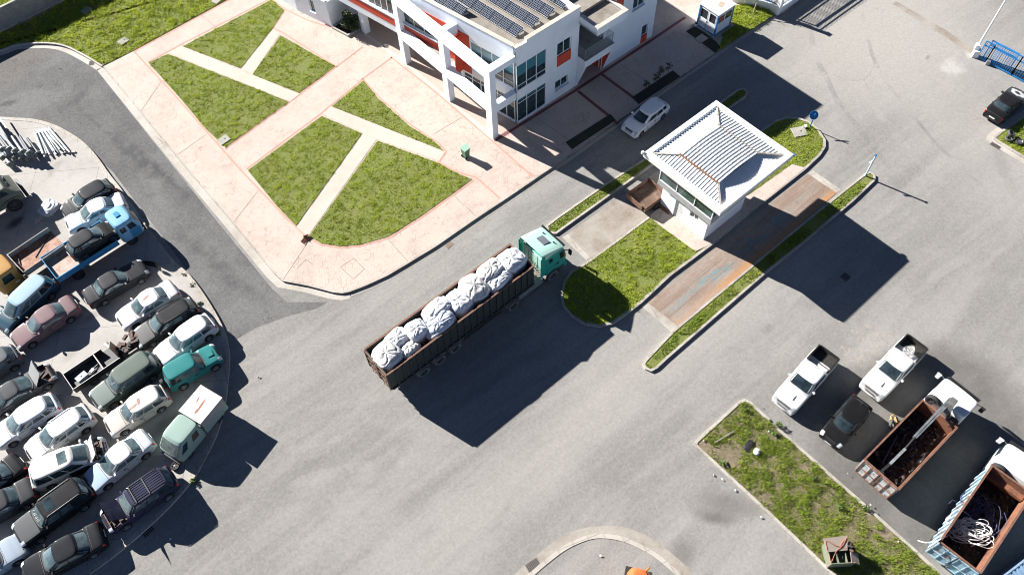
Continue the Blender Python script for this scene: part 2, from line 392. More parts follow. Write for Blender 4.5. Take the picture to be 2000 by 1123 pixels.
def m_grass_blade(name, a, b, dry=(0.30, 0.26, 0.12), dryness=0.2):
    t = NT(name)
    g = t.n('ShaderNodeNewGeometry'); r = g.outputs['Random Per Island']
    big = t.noise(0.55, 4, 0.6, lo=0.35, hi=0.65); fine = t.noise(2.6, 4, 0.7, lo=0.35, hi=0.65)
    c = t.mix(r, a, b); c = t.mix(t.math('MULTIPLY', big, 0.55), c, (0.15, 0.24, 0.025)); c = t.mix(t.math('MULTIPLY', fine, 0.35), c, (0.36, 0.42, 0.06)); c = t.mix(t.math('MULTIPLY', t.noise(0.28, 3, 0.6, lo=0.5, hi=0.66), 0.5), c, (0.40, 0.42, 0.10))
    dm = t.math('MULTIPLY', t.noise(0.9, 5, 0.7, co=t.coord('World', loc=(13, 7, 0)), lo=0.5, hi=0.68), min(1.0, dryness * 2.2))
    rr = t.math('GREATER_THAN', t.math('FRACT', t.math('MULTIPLY', r, 17.3)), 0.45)
    c = t.mix(t.math('MULTIPLY', dm, rr), c, dry)
    m = t.out(c, 0.75, spec=0.15)
    tr = t.n('ShaderNodeBsdfTranslucent'); t.link(c, tr.inputs[0]); ms = t.n('ShaderNodeMixShader'); ms.inputs[0].default_value = 0.45
    o_ = t.t.nodes['Material Output']; t.link(t.b.outputs[0], ms.inputs[1]); t.link(tr.outputs[0], ms.inputs[2]); t.link(ms.outputs[0], o_.inputs['Surface'])
    return m
def m_soil(name, a=(0.075, 0.062, 0.035), b=(0.13, 0.105, 0.06), g=(0.06, 0.075, 0.02)):
    t = NT(name); n = t.noise(6, 5, 0.7, lo=0.3, hi=0.7); k = t.noise(0.8, 5, 0.7, lo=0.4, hi=0.6)
    return t.out(t.mix(t.math('MULTIPLY', k, 0.6), t.mix(n, a, b), g), 0.95, bump=n, bstr=0.5, bdist=0.04)
M_ASPH = m_asphalt(); M_SIDE = m_side_road()
M_YARD = m_concrete('yard_concrete', (0.36, 0.34, 0.318), (0.42, 0.40, 0.375), (0.23, 0.21, 0.19), 0.5, (5.2, 5.2, 0.62), 0.6, 0.35, spots=[((32, 437), 1.2, .6, .3, .85, (.03, .03, .03)), ((110, 330), 1.4, .5, .5, .4, (.2, .18, .16)), ((300, 420), .8, .6, 0, .4, (.25, .14, .08)), ((250, 760), 1.5, .8, 0, .5, (.12, .10, .09)), ((330, 830), 1.6, .9, 0, .6, (.07, .06, .055)), ((140, 690), 1.2, .7, .4, .35, (.16, .14, .12)), ((300, 905), .8, .5, 0, .4, (.3, .17, .1)), ((180, 620), .9, .5, 0, .4, (.1, .09, .08)), ((95, 880), 1.2, .6, 0, .5, (.1, .09, .08))])
M_KERB = m_concrete('kerb_concrete', (0.40, 0.37, 0.33), (0.48, 0.445, 0.40), (0.20, 0.17, 0.13), 0.6, (1.0, 1.0, 0.35), 0.5, 0.0)
M_GUTTER = m_concrete('gutter_concrete', (0.42, 0.39, 0.355), (0.50, 0.465, 0.425), (0.25, 0.21, 0.16), 0.5, None, 0, 0.2)
M_PAVE = m_concrete('stamped_pavement', (0.485, 0.40, 0.345), (0.55, 0.46, 0.405), (0.27, 0.19, 0.155), 0.30, None, 0, 0.12, 0.6, 0.5)
M_PATH = m_concrete('path_concrete', (0.52, 0.43, 0.37), (0.58, 0.485, 0.42), (0.36, 0.28, 0.23), 0.3, None, 0, 0.1, 0.1)
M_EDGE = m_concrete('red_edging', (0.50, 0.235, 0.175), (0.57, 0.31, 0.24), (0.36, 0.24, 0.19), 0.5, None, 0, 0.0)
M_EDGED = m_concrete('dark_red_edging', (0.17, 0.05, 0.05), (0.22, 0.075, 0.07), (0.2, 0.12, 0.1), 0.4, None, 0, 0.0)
M_SLABC = m_concrete('grey_slab', (0.33, 0.32, 0.29), (0.42, 0.40, 0.37), (0.18, 0.17, 0.13), 0.6, None, 0, 0.1)
M_LANE = m_concrete('lane_concrete', (0.31, 0.285, 0.25), (0.38, 0.35, 0.31), (0.17, 0.12, 0.085), 0.75, None, 0, 0.3)
M_SOIL = m_soil('soil', (0.12, 0.14, 0.028), (0.20, 0.21, 0.06), (0.135, 0.18, 0.026)); M_BED = m_soil('bed_soil', (0.022, 0.019, 0.016), (0.045, 0.038, 0.03), (0.03, 0.035, 0.014))
M_DRY = m_soil('dry_earth', (0.15, 0.115, 0.075), (0.25, 0.20, 0.14), (0.10, 0.10, 0.035))
M_LAWN = m_grass_blade('lawn_grass', (0.34, 0.42, 0.030), (0.64, 0.70, 0.085), dryness=0.12)
M_ROUGH = m_grass_blade('rough_grass', (0.18, 0.26, 0.03), (0.36, 0.43, 0.075), dryness=0.45)
# ================================================================== SETTING
def in_poly(px, py, poly):
    """vectorised point in polygon"""
    n = len(poly); ins = np.zeros(px.shape, bool); j = n - 1
    for i in range(n):
        xi, yi = poly[i][0], poly[i][1]; xj, yj = poly[j][0], poly[j][1]
        c = ((yi > py) != (yj > py)) & (px < (xj - xi) * (py - yi) / (yj - yi + 1e-12) + xi)
        ins ^= c; j = i
    return ins
def offset_poly(pts, d):
    """inset (d>0) a closed polygon"""
    n = len(pts); A = sum(pts[i][0] * pts[(i + 1) % n][1] - pts[(i + 1) % n][0] * pts[i][1] for i in range(n))
    s = 1 if A > 0 else -1; out = []
    for i in range(n):
        p = Vector(pts[i][:2]); a = (p - Vector(pts[i - 1][:2])).normalized(); b = (Vector(pts[(i + 1) % n][:2]) - p).normalized()
        t = (a + b).normalized(); nn = Vector((-t.y, t.x)) * s; c = max(0.4, nn.dot(Vector((-a.y, a.x)) * s))
        out.append(p + nn * d / c)
    return out

# ---- base sheet
mb = MB(); mb.add([(-150, -150, 0), (250, -150, 0), (250, 250, 0), (-150, 250, 0)], [(0, 1, 2, 3)])
structure('ground', mb, M_ASPH)

# ---- side road of darker asphalt
mb = MB()
mb.prism(PL([(-400, 60), (-60, 110), (0, 100), (36, 90), (90, 88), (130, 95), (165, 112), (186, 134), (342, 330), (430, 440), (530, 562), (560, 590), (640, 590), (620, 602), (560, 618), (500, 640), (462, 662), (440, 640), (420, 600), (330, 480), (220, 335), (120, 250), (0, 228), (-300, 260)], 0.004), None, 0.004)
structure('side_road', mb, M_SIDE)

# ---- pavement round the office and its lawns
KP = [(201, 131), (282, 230), (364, 330), (440, 419), (492, 482), (536, 535), (552, 549), (600, 558), (650, 571), (668, 573), (683, 570), (717, 557), (758, 538), (795, 516), (851, 482), (926, 430), (1000, 381), (1060, 340), (1115, 303), (1200, 242), (1330, 150), (1425, 85), (1507, 32), (1560, -4), (1640, -60)]
ZP = 0.14
kp = PL(KP, ZP)
mb = MB()
mb.prism([(p.x, p.y) for p in kp] + [(p.x, p.y) for p in PL([(1500, -230), (640, -110), (445, 1), (262, 100)], ZP)], 0.0, ZP)
structure('pavement', mb, M_PAVE)
mb = MB()
mb.ribbon(kp, 0.0, 0.13, 0.0, ZP + 0.012)
structure('kerb', mb, M_KERB)
mb = MB()
mb.ribbon(PL(KP[:11], 0), -0.60, -0.002, None, 0.009); mb.ribbon(PL(KP[10:], 0), -0.42, -0.002, None, 0.0095)
structure('gutter', mb, M_GUTTER)

def sheet(name, polys, z, mat, z0=None):
    mb = MB()
    for q in polys: mb.prism(PL(q, z), z0, z)
    return structure(name, mb, mat)
# red concrete edging lines of the pavement
mb = MB(); zE = ZP + 0.010
def edge(pts, wd=0.14): mb.ribbon(PL(pts, ZP), -wd / 2, wd / 2, None, zE)
edge([(261, 100), (345, 191), (468, 330), (560, 427), (600, 463), (627, 478), (664, 484), (703, 481), (760, 465), (822, 426), (881, 384), (927, 351)])
edge([(262, 101), (350, 54), (445, 2), (520, -40)]); edge([(289, 122), (354, 87), (530, -3)])
edge([(440, 291), (560, 204), (657, 131), (550, 63), (532, 56)]); edge([(481, 331), (627, 222), (709, 155), (740, 190), (800, 243), (856, 279), (872, 297), (858, 316)])
edge([(855, 316), (890, 335), (930, 347), (977, 388)]); edge([(706, 156), (766, 112)]); edge([(657, 131), (708, 92)]); edge([(556, 20), (532, 57)])
edge([(763, 112), (850, 180), (965, 279), (1040, 345)]); edge([(530, -2), (557, 19), (600, 40), (655, 57)])
structure('path_edging', mb, M_EDGE)
mb = MB()
for q in ([(756, 465), (798, 512)], [(848, 262), (903, 229)], [(640, 20), (585, 28)], [(404, 262), (362, 292), (345, 303)], [(505, 372), (455, 436)], [(605, 468), (553, 546)], [(888, 384), (932, 424)], [(1002, 318), (1048, 346)], [(316, 158), (275, 218)], [(392, 29), (420, 52)], [(1030, 248), (1100, 300)], [(1213, 126), (1290, 178)], [(1050, 232), (1120, 280)]):
    mb.ribbon(PL(q, ZP), -0.016, 0.016, None, zE - 0.004)
for q in ([(300, 288), (318, 280), (306, 268)], [(690, 505), (712, 525), (690, 545), (665, 522), (690, 505)], [(580, 525), (597, 507), (612, 517)]):
    mb.ribbon(PL(q, ZP), -0.014, 0.014, None, zE - 0.004)
structure('pavement_joint', mb, plain('joint_dark', (.20, .15, .125), .9, 0, .3, 2))
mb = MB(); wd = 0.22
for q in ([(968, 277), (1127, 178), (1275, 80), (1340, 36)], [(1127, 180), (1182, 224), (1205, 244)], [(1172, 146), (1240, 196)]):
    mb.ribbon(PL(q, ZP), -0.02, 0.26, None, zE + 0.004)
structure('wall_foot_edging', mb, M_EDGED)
# diagonal garden paths
sheet('garden_path', [[(329, 104), (353, 90), (585, 184), (566, 199)], [(471, 137), (534, 56), (547, 67), (493, 146)], [(629, 223), (646, 208), (869, 297), (857, 315), (735, 272)], [(579, 444), (710, 261), (735, 273), (601, 462)]], ZP + 0.016, M_PATH)

LAWNS = [
    [(357, 91), (530, 0), (555, 20), (532, 56), (470, 134)],
    [(548, 70), (493, 146), (584, 182), (655, 130)],
    [(290, 123), (328, 106), (564, 199), (440, 288), (400, 250), (350, 190)],
    [(648, 208), (710, 158), (738, 192), (800, 247), (850, 278), (867, 295)],
    [(484, 333), (628, 227), (707, 261), (578, 441), (540, 402)],
    [(737, 275), (855, 318), (895, 340), (922, 350), (881, 380), (820, 423), (758, 462), (702, 478), (664, 481), (627, 475), (604, 461)]]
FIELD = [(-200, 140), (-60, 108), (0, 98), (36, 86), (90, 83), (129, 89), (168, 108), (200, 128), (262, 98), (445, -2), (560, -70), (420, -150), (180, -40), (129, 2), (60, 40), (0, 66), (-200, 150)]
sheet('lawn', LAWNS, ZP + 0.024, M_SOIL)
sheet('field', [FIELD, [(-200, 20), (-10, 26), (42, -8), (80, -40), (-200, -200)]], 0.06, M_SOIL, 0.0)

# kerb of the field along the bend of the side road
mb = MB()
fk = PL([(-200, 142), (-60, 112), (0, 101), (36, 89), (90, 86), (129, 92), (168, 111), (201, 131)], 0.0); fk = smooth_pts(fk, 5)
mb.ribbon(fk, -0.12, 0.06, 0.0, 0.15); structure('kerb', mb, M_KERB)
mb = MB(); mb.ribbon(fk, -0.62, -0.13, None, 0.009); structure('gutter', mb, M_GUTTER)

# ---- raised concrete scrapyard apron on the left
YK = [(-300, 205), (-120, 222), (0, 232), (62, 236), (100, 246), (125, 258), (155, 277), (182, 304), (212, 346), (232, 371), (277, 436), (300, 466), (332, 508), (367, 541), (397, 582), (422, 624), (437, 660), (443, 700), (440, 740), (434, 790), (420, 842), (402, 880), (378, 925), (345, 966), (300, 1012), (255, 1052), (210, 1088), (150, 1130), (60, 1190)]
ZY = 0.17
yk = smooth_pts(PL(YK, ZY), 3)
mb = MB(); mb.prism([(p.x, p.y) for p in yk] + [(p.x, p.y) for p in PL([(-500, 1300), (-500, 300)], ZY)], 0.0, ZY)
structure('yard', mb, M_YARD)
mb = MB(); mb.ribbon(yk, -0.14, 0.20, 0.0, ZY + 0.02)
structure('kerb', mb, M_KERB)
mb = MB(); yg = smooth_pts(PL(YK[12:], 0), 3); mb.ribbon(yg, -0.80, -0.15, None, 0.009)
structure('gutter', mb, M_GUTTER)

# ---- gatehouse island, weighbridge strips and lanes
ISL = [(1147, 510), (1130, 520), (1114, 530), (1101, 548), (1094, 575), (1099, 598), (1116, 619), (1142, 634), (1172, 638), (1198, 632), (1225, 613), (1254, 591), (1310, 538.5), (1394, 476), (1487, 399), (1575, 329.5), (1602, 304), (1613, 287), (1613, 273), (1599, 252), (1581, 237), (1559, 229), (1538, 228), (1514, 235), (1487, 254), (1380, 335), (1268, 421)]
ZI = 0.15
isl = [(p.x, p.y) for p in PL(ISL, ZI)]
mb = MB(); mb.prism(offset_poly(isl, 0.12), 0.0, 0.12)
structure('island', mb, M_SOIL)
mb = MB(); ip = [Vector((a, b)) for a, b in isl]
mb.ribbon(ip + [ip[0]], 0.0, 0.20, 0.0, ZI) if sum(ip[i].cross(ip[(i + 1) % len(ip)]) for i in range(len(ip))) > 0 else mb.ribbon(ip + [ip[0]], -0.20, 0.0, 0.0, ZI)
structure('kerb', mb, M_KERB)
sheet('gatehouse_apron', [[(1268, 423), (1296, 446), (1358, 491), (1394, 474), (1487, 397), (1573, 328), (1547, 321), (1462, 382), (1400, 380), (1330, 372)]], ZI + 0.012, M_PAVE)
def strip(name, north, south, cap0=None, cap1=None):
    pts = north + (cap1 or []) + south[::-1] + (cap0 or [])
    w_ = [(p.x, p.y) for p in PL(pts, ZI)]
    mb = MB(); mb.prism(offset_poly(w_, 0.12), 0.0, 0.115); structure('strip', mb, M_SOIL)
    q = [Vector((a, b)) for a, b in w_]; A = sum(q[i].cross(q[(i + 1) % len(q)]) for i in range(len(q)))
    mb = MB(); mb.ribbon(q, 0.0, 0.17 if A > 0 else -0.17, 0.0, ZI, closed=True); structure('kerb', mb, M_KERB)
    return offset_poly(w_, 0.22)
S1 = strip('strip', [(1259, 703), (1314, 645), (1450, 533), (1568, 435), (1639, 378), (1690, 338)], [(1284, 719), (1304, 700), (1499, 531), (1565, 479), (1667, 393), (1710, 352)], [(1272, 725), (1260, 720), (1255, 711)], [(1700, 335), (1710, 341)])
S2 = strip('strip', [(1066, 441), (1085, 426), (1180, 360), (1262, 307), (1406, 200), (1440, 175)], [(1086, 457), (1198, 377), (1276, 321), (1425, 212), (1458, 189)], [(1070, 455)], [(1453, 172), (1462, 179)])
sheet('lane', [[(1108, 457), (1290, 330), (1420, 235), (1465, 262), (1268, 420), (1150, 507)]], 0.006, M_LANE)
sheet('lane_edge', [[(1098, 464), (1109, 457), (1152, 502), (1146, 509)], [(1252, 597), (1264, 589), (1327, 640), (1314, 651)], [(1578, 339), (1588, 333), (1643, 371), (1633, 378)]], 0.012, M_KERB)

# rusted steel deck of the weighbridge
def m_deck():
    t = NT('rusted_deck')
    base = t.noise(0.8, 6, 0.7, co=t.coord('World', (0.25, 1.6, 1)), lo=0.35, hi=0.65); fine = t.noise(7, 5, 0.7, lo=0.3, hi=0.7)
    c = t.mix(base, (0.26, 0.185, 0.14), (0.33, 0.28, 0.24))
    a = P(1270, 594); b = P(1325, 640); mid = P(1450, 495)
    y_n = a.y; y_s = b.y
    tc = t.n('ShaderNodeNewGeometry'); sx = t.n('ShaderNodeSeparateXYZ'); t.link(tc.outputs['Position'], sx.inputs[0])
    edge_ = t.ramp(sx.outputs['Y'], y_s + 0.95, y_s + 0.15)
    k = t.noise(0.6, 5, 0.65, co=t.coord('World', (0.3, 2.5, 1)), lo=0.36, hi=0.6)
    c = t.mix(t.math('MULTIPLY', t.math('MULTIPLY', edge_, k), 0.9), c, (0.44, 0.23, 0.10))
    mid_ = t.near((mid.x, (y_n + y_s) / 2 + 0.05, 0), 1.0, 0.2, 11, 0.85)
    blue = t.noise(0.9, 7, 0.78, co=t.coord('World', (0.55, 1.6, 1)), lo=0.50, hi=0.58)
    c = t.mix(t.math('MULTIPLY', mid_, blue), c, (0.16, 0.26, 0.28))
    c = t.mix(t.math('MULTIPLY', fine, 0.35), c, (0.12, 0.07, 0.05))
    return t.out(c, 0.7, bump=fine, bstr=0.15)
M_DECK = m_deck()
dk = PL([(1265, 591), (1578, 340), (1634, 377), (1326, 639)], 0.010)
deck = thing('weighbridge_deck', 'long rust brown steel weighbridge plate with worn blue paint beside the gatehouse', 'weighbridge', dk[0])
def lerp2(u, v): return dk[0].lerp(dk[1], u).lerp(dk[3].lerp(dk[2], u), v)
for i in range(6):
    u0, u1 = i / 6 + 0.0008, (i + 1) / 6 - 0.0008
    for v0, v1 in ((0, 0.36), (0.364, 0.636), (0.64, 1)):
        mb = MB(); q = [lerp2(u0, v0), lerp2(u1, v0), lerp2(u1, v1), lerp2(u0, v1)]
        mb.prism([(p.x - dk[0].x, p.y - dk[0].y) for p in q], -0.004, 0.012); mb.build('deck_plate', M_DECK, deck)

# ---- planted bed at the lower right, between parking and lane
BED = [(1355, 869), (1358, 860), (1442, 783), (1454, 778), (1467, 784), (1504, 818), (1520, 834), (1700, 992), (1845, 1123), (1960, 1225), (1760, 1250), (1625, 1122), (1500, 1003)]
w_ = [(p.x, p.y) for p in PL(BED, ZI)]
mb = MB(); mb.prism(offset_poly(w_, 0.1), 0.0, 0.11); structure('planting_bed', mb, M_DRY)
mb = MB(); q = [Vector(a) for a in w_]; A = sum(q[i].cross(q[(i + 1) % len(q)]) for i in range(len(q)))
q2 = q[7:] + q[:5]; mb.ribbon(q[6:] + q[:6], 0.0, 0.2 if A > 0 else -0.2, 0.0, ZI); structure('kerb', mb, M_KERB)
# ---- rounded kerb at the bottom of the picture
arc = smooth_pts(PL([(985, 1160), (1031, 1121), (1070, 1088), (1105, 1063), (1147, 1045), (1182, 1042), (1224, 1050), (1273, 1074), (1308, 1100), (1345, 1135), (1390, 1185)], 0.12), 4)
mb = MB(); mb.ribbon(arc, -0.28, 0.0, 0.0, 0.13); structure('kerb', mb, M_KERB)
gut = smooth_pts(PL([(960, 1160), (1005, 1121), (1063, 1071), (1094, 1050), (1129, 1034), (1164, 1027), (1196, 1026), (1227, 1031), (1266, 1047), (1297, 1068), (1348, 1112), (1400, 1170)], 0.0), 4)
mb = MB(); n_ = min(len(arc), len(gut))
mb.add([(p.x, p.y, 0.008) for p in gut[:n_]] + [(p.x, p.y, 0.008) for p in arc[:n_]], [(i, n_ + i, n_ + i + 1, i + 1) for i in range(n_ - 1)])
structure('gutter', mb, M_LANE)
mb = MB(); mb.prism([(p.x, p.y) for p in arc] + [(p.x, p.y) for p in PL([(1390, 1300), (900, 1300)], 0.1)], 0.0, 0.10); structure('yard', mb, M_ASPH)
# ---- grass corner at the right edge
RC = [(1927, 270), (1930, 262), (1943, 251), (2000, 213), (2100, 150), (2200, 250), (2100, 380), (2000, 317), (1945, 284)]
w_ = [(p.x, p.y) for p in PL(RC, ZI)]
mb = MB(); mb.prism(offset_poly(w_, 0.55), 0.0, 0.12); structure('strip', mb, M_SOIL)
mb = MB(); q = [Vector(a) for a in w_]; A = sum(q[i].cross(q[(i + 1) % len(q)]) for i in range(len(q))); sg = 1 if A > 0 else -1
mb.ribbon(q, 0.45 * sg, 0.65 * sg, 0.0, ZI, closed=True); structure('kerb', mb, M_KERB)
mb = MB(); mb.ribbon(q, 0.0, 0.449 * sg, None, 0.009, closed=True); structure('gutter', mb, M_GUTTER)
# ---- grass by the guard cabin and dark flower beds beside the office
CAB = [(1399, 103), (1412, 74), (1400, 50), (1435, 12), (1456, 8), (1500, 20), (1512, 29)]
sheet('lawn', [CAB], ZP + 0.024, M_SOIL)
sheet('flower_bed', [[(1105, 278), (1192, 223), (1203, 235), (1117, 292)], [(1235, 190), (1314, 138), (1329, 150), (1247, 204)], [(1340, 62), (1357, 51), (1399, 82), (1407, 93), (1397, 104)]], ZP + 0.03, M_BED)
sheet('stepping_slab', [[(1357, 76), (1371, 66), (1384, 75), (1369, 85)]], ZP + 0.06, M_SLABC, ZP)
sheet('gate_track', [[(1742, 8), (1750, 3), (1850, 61), (1908, 103), (1896, 104)]], 0.006, M_LANE)

# ---- grass blades
def grass(name, regions, z, mat, dens, hmin, hmax, seed, rad=0.07, blades=5, wd=0.022, bare=None, clump=0.8, stubs=None, freq=0.9):
    rs = np.random.RandomState(seed); V = []; 
    for poly in regions:
        poly = [(p[0], p[1]) for p in poly]
        xs = [p[0] for p in poly]; ys = [p[1] for p in poly]
        x0, x1, y0, y1 = min(xs), max(xs), min(ys), max(ys)
        n = int((x1 - x0) * (y1 - y0) * dens)
        x = rs.uniform(x0, x1, n); y = rs.uniform(y0, y1, n)
        k = in_poly(x, y, poly); x = x[k]; y = y[k]
        hn = np.array([noise.fractal(Vector((a * freq, b * freq, seed)), 1.0, 2.0, 3) for a, b in zip(x, y)])
        if bare is not None:
            bn = np.array([noise.fractal(Vector((a * 0.45, b * 0.45, seed + 9)), 1.0, 2.0, 4) for a, b in zip(x, y)])
            kk = bn + rs.uniform(-.15, .15, len(bn)) > bare; x = x[kk]; y = y[kk]; hn = hn[kk]
        hh = (hmin + (hmax - hmin) * np.clip(0.5 + clump * hn, 0.05, 1.3)) * rs.uniform(0.7, 1.25, len(x))
        for b in range(blades):
            a = rs.uniform(0, 2 * pi, len(x)); r = rs.uniform(0, rad, len(x)); la = rs.uniform(0, 2 * pi, len(x)); ll = rs.uniform(0.25, 1.1, len(x)) * hh
            bx = x + r * np.cos(a); by = y + r * np.sin(a); h = hh * rs.uniform(0.6, 1.1, len(x)); pa = la + pi / 2 + rs.uniform(-.7, .7, len(x)); ww = wd * rs.uniform(.7, 1.5, len(x))
            T = np.empty((len(x), 3, 3))
            T[:, 0] = np.stack([bx - ww * np.cos(pa), by - ww * np.sin(pa), np.full(len(x), z)], 1)
            T[:, 1] = np.stack([bx + ww * np.cos(pa), by + ww * np.sin(pa), np.full(len(x), z)], 1)
            T[:, 2] = np.stack([bx + ll * np.cos(la), by + ll * np.sin(la), z + h], 1)
            V.append(T)
    V = np.concatenate(V).reshape(-1, 3); n = len(V) // 3
    me = bpy.data.meshes.new(name); me.vertices.add(len(V)); me.vertices.foreach_set('co', V.ravel())
    me.loops.add(len(V)); me.loops.foreach_set('vertex_index', np.arange(len(V), dtype=np.int32))
    me.polygons.add(n); me.polygons.foreach_set('loop_start', np.arange(0, len(V), 3, dtype=np.int32)); me.polygons.foreach_set('loop_total', np.full(n, 3, dtype=np.int32))
    me.materials.append(mat); me.update(calc_edges=True)
    o = bpy.data.objects.new(name, me); COL.objects.link(o)
    return o
def to2(q, z): return [(p.x, p.y) for p in PL(q, z)]
o = grass('lawn_grass', [to2(q, ZP) for q in LAWNS], ZP + 0.02, M_LAWN, 115, 0.02, 0.115, 1, bare=-0.45, wd=0.014, clump=1.3, freq=1.9)
tag(o, 'short green lawn grass in six wedge beds between the pink paths', 'grass', kind='stuff')
o = grass('field_grass', [to2(FIELD, 0.06)], 0.05, M_LAWN, 60, 0.07, 0.26, 2, rad=0.1, wd=0.02, clump=1.1, freq=1.3)
tag(o, 'longer bright grass on the field below the block wall', 'grass', kind='stuff')
o = grass('field_grass', [to2([(-40, 18), (-6, 26), (42, -8), (60, -40), (-40, -60)], 0.06)], 0.05, M_LAWN, 40, 0.10, 0.25, 8, rad=0.1, wd=0.028)
tag(o, 'grass beyond the block wall in the corner', 'grass', kind='stuff')
IG = [(1150, 512), (1114, 533), (1104, 549), (1098, 575), (1102, 597), (1118, 615), (1143, 630), (1172, 634), (1196, 628), (1222, 611), (1252, 588), (1310, 535), (1362, 493), (1300, 450), (1271, 428)]
OG = [(1487, 258), (1514, 239), (1538, 232), (1559, 233), (1579, 240), (1596, 254), (1609, 274), (1609, 286), (1598, 303), (1579, 320), (1562, 327), (1546, 320), (1460, 379), (1440, 360), (1400, 330)]
o = grass('island_grass', [to2(IG, 0.12)], 0.11, M_LAWN, 90, 0.04, 0.20, 3, bare=-0.5, rad=0.09, wd=0.017, clump=1.1, freq=1.4)
tag(o, 'green grass on the rounded island in front of the gatehouse', 'grass', kind='stuff')
o = grass('island_grass', [to2(OG, 0.12)], 0.11, M_LAWN, 62, 0.05, 0.16, 4, bare=-0.6)
tag(o, 'mown grass on the island behind the gatehouse by the round blue sign', 'grass', kind='stuff')
o = grass('strip_grass', [S1], 0.11, M_ROUGH, 75, 0.05, 0.24, 5, bare=-0.22, rad=0.08)
tag(o, 'scrubby grass along the narrow kerbed strip south of the weighbridge', 'grass', kind='stuff')
o = grass('strip_grass', [S2], 0.11, M_ROUGH, 75, 0.05, 0.16, 6, bare=-0.35, rad=0.08)
tag(o, 'dry grass on the narrow kerbed strip beside the office road', 'grass', kind='stuff')
bq = [(p.x, p.y) for p in PL(BED, 0.11)]
o = grass('bed_grass', [offset_poly(bq, 0.22)], 0.10, M_ROUGH, 95, 0.05, 0.26, 7, bare=-0.42, rad=0.1, wd=0.019, freq=1.3, clump=1.1)
tag(o, 'weedy grass with bare earth in the long bed beside the parked trucks', 'grass', kind='stuff')
o = grass('cabin_grass', [to2(CAB, ZP)], ZP + 0.02, M_LAWN, 60, 0.08, 0.30, 9, rad=0.1)
tag(o, 'thick green grass behind the guard cabin', 'grass', kind='stuff')
o = grass('corner_grass', [to2([(1952, 274), (1955, 266), (2000, 232), (2060, 190), (2060, 330), (2000, 302)], 0.12)], 0.11, M_LAWN, 60, 0.07, 0.2, 10, rad=0.09)
tag(o, 'grass corner under the dumped tyres at the right', 'grass', kind='stuff')
# ================================================================== OFFICE BUILDING
M_OFFW = plain('office_white', (0.76, 0.80, 0.86), 0.8, 0, 0.03, 0.8, 'World')
M_ORANGE = plain('orange_red_render', (0.58, 0.065, 0.03), 0.75, 0, 0.06, 1.5, 'World')
M_FRAME = plain('window_frame_white', (0.70, 0.72, 0.74), 0.45, 0, 0.04)
M_OGLASS = plain('office_glass', (0.016, 0.04, 0.05), 0.05, 0, 0.5, 0.5, 'World', spec=0.9)
M_BLIND = plain('office_blind', (0.06, 0.19, 0.24), 0.12, 0, 0.1, 0.6, 'World', spec=0.8)
M_ROOFC = m_concrete('roof_screed', (0.25, 0.22, 0.185), (0.33, 0.30, 0.26), (0.13, 0.11, 0.085), 0.8, None, 0, 0.3)
M_COPING = m_concrete('coping', (0.52, 0.47, 0.41), (0.60, 0.555, 0.50), (0.36, 0.30, 0.24), 0.5, None, 0, 0.1)
M_ARCADE = m_concrete('arcade_floor', (0.46, 0.36, 0.30), (0.52, 0.41, 0.35), (0.3, 0.22, 0.18), 0.35, None, 0, 0.1)

def wall(mb, a, b, z0, z1, th, holes, m=0):
    """wall from a to b (outer face on the right-hand side of a->b); holes = (s0, s1, z0, z1) along it"""
    a = Vector((a[0], a[1])); b = Vector((b[0], b[1])); L = (b - a).length; d = (b - a) / L; nrm = Vector((d.y, -d.x))
    xs = sorted(set([0, L] + [min(max(q, 0), L) for h in holes for q in h[:2]])); zs = sorted(set([z0, z1] + [min(max(q, z0), z1) for h in holes for q in h[2:4]]))
    def pt(s, z, dp): q = a + d * s - nrm * dp; return (q.x, q.y, z)
    def solid(i, j):
        if i < 0 or j < 0 or i >= len(xs) - 1 or j >= len(zs) - 1: return False
        s = (xs[i] + xs[i + 1]) / 2; z = (zs[j] + zs[j + 1]) / 2
        return not any(h[0] < s < h[1] and h[2] < z < h[3] for h in holes)
    for i in range(len(xs) - 1):
        for j in range(len(zs) - 1):
            if not solid(i, j): continue
            s0, s1, u0, u1 = xs[i], xs[i + 1], zs[j], zs[j + 1]
            mb.add([pt(s0, u0, 0), pt(s1, u0, 0), pt(s1, u1, 0), pt(s0, u1, 0)], [(0, 1, 2, 3)], m)
            mb.add([pt(s0, u0, th), pt(s1, u0, th), pt(s1, u1, th), pt(s0, u1, th)], [(3, 2, 1, 0)], m)
            if i > 0 and not solid(i - 1, j): mb.add([pt(s0, u0, th), pt(s0, u0, 0), pt(s0, u1, 0), pt(s0, u1, th)], [(0, 1, 2, 3)], m)
            if i < len(xs) - 2 and not solid(i + 1, j): mb.add([pt(s1, u0, 0), pt(s1, u0, th), pt(s1, u1, th), pt(s1, u1, 0)], [(0, 1, 2, 3)], m)
            if not solid(i, j - 1): mb.add([pt(s0, u0, th), pt(s1, u0, th), pt(s1, u0, 0), pt(s0, u0, 0)], [(0, 1, 2, 3)], m)
            if not solid(i, j + 1): mb.add([pt(s0, u1, 0), pt(s1, u1, 0), pt(s1, u1, th), pt(s0, u1, th)], [(0, 1, 2, 3)], m)
    return mb
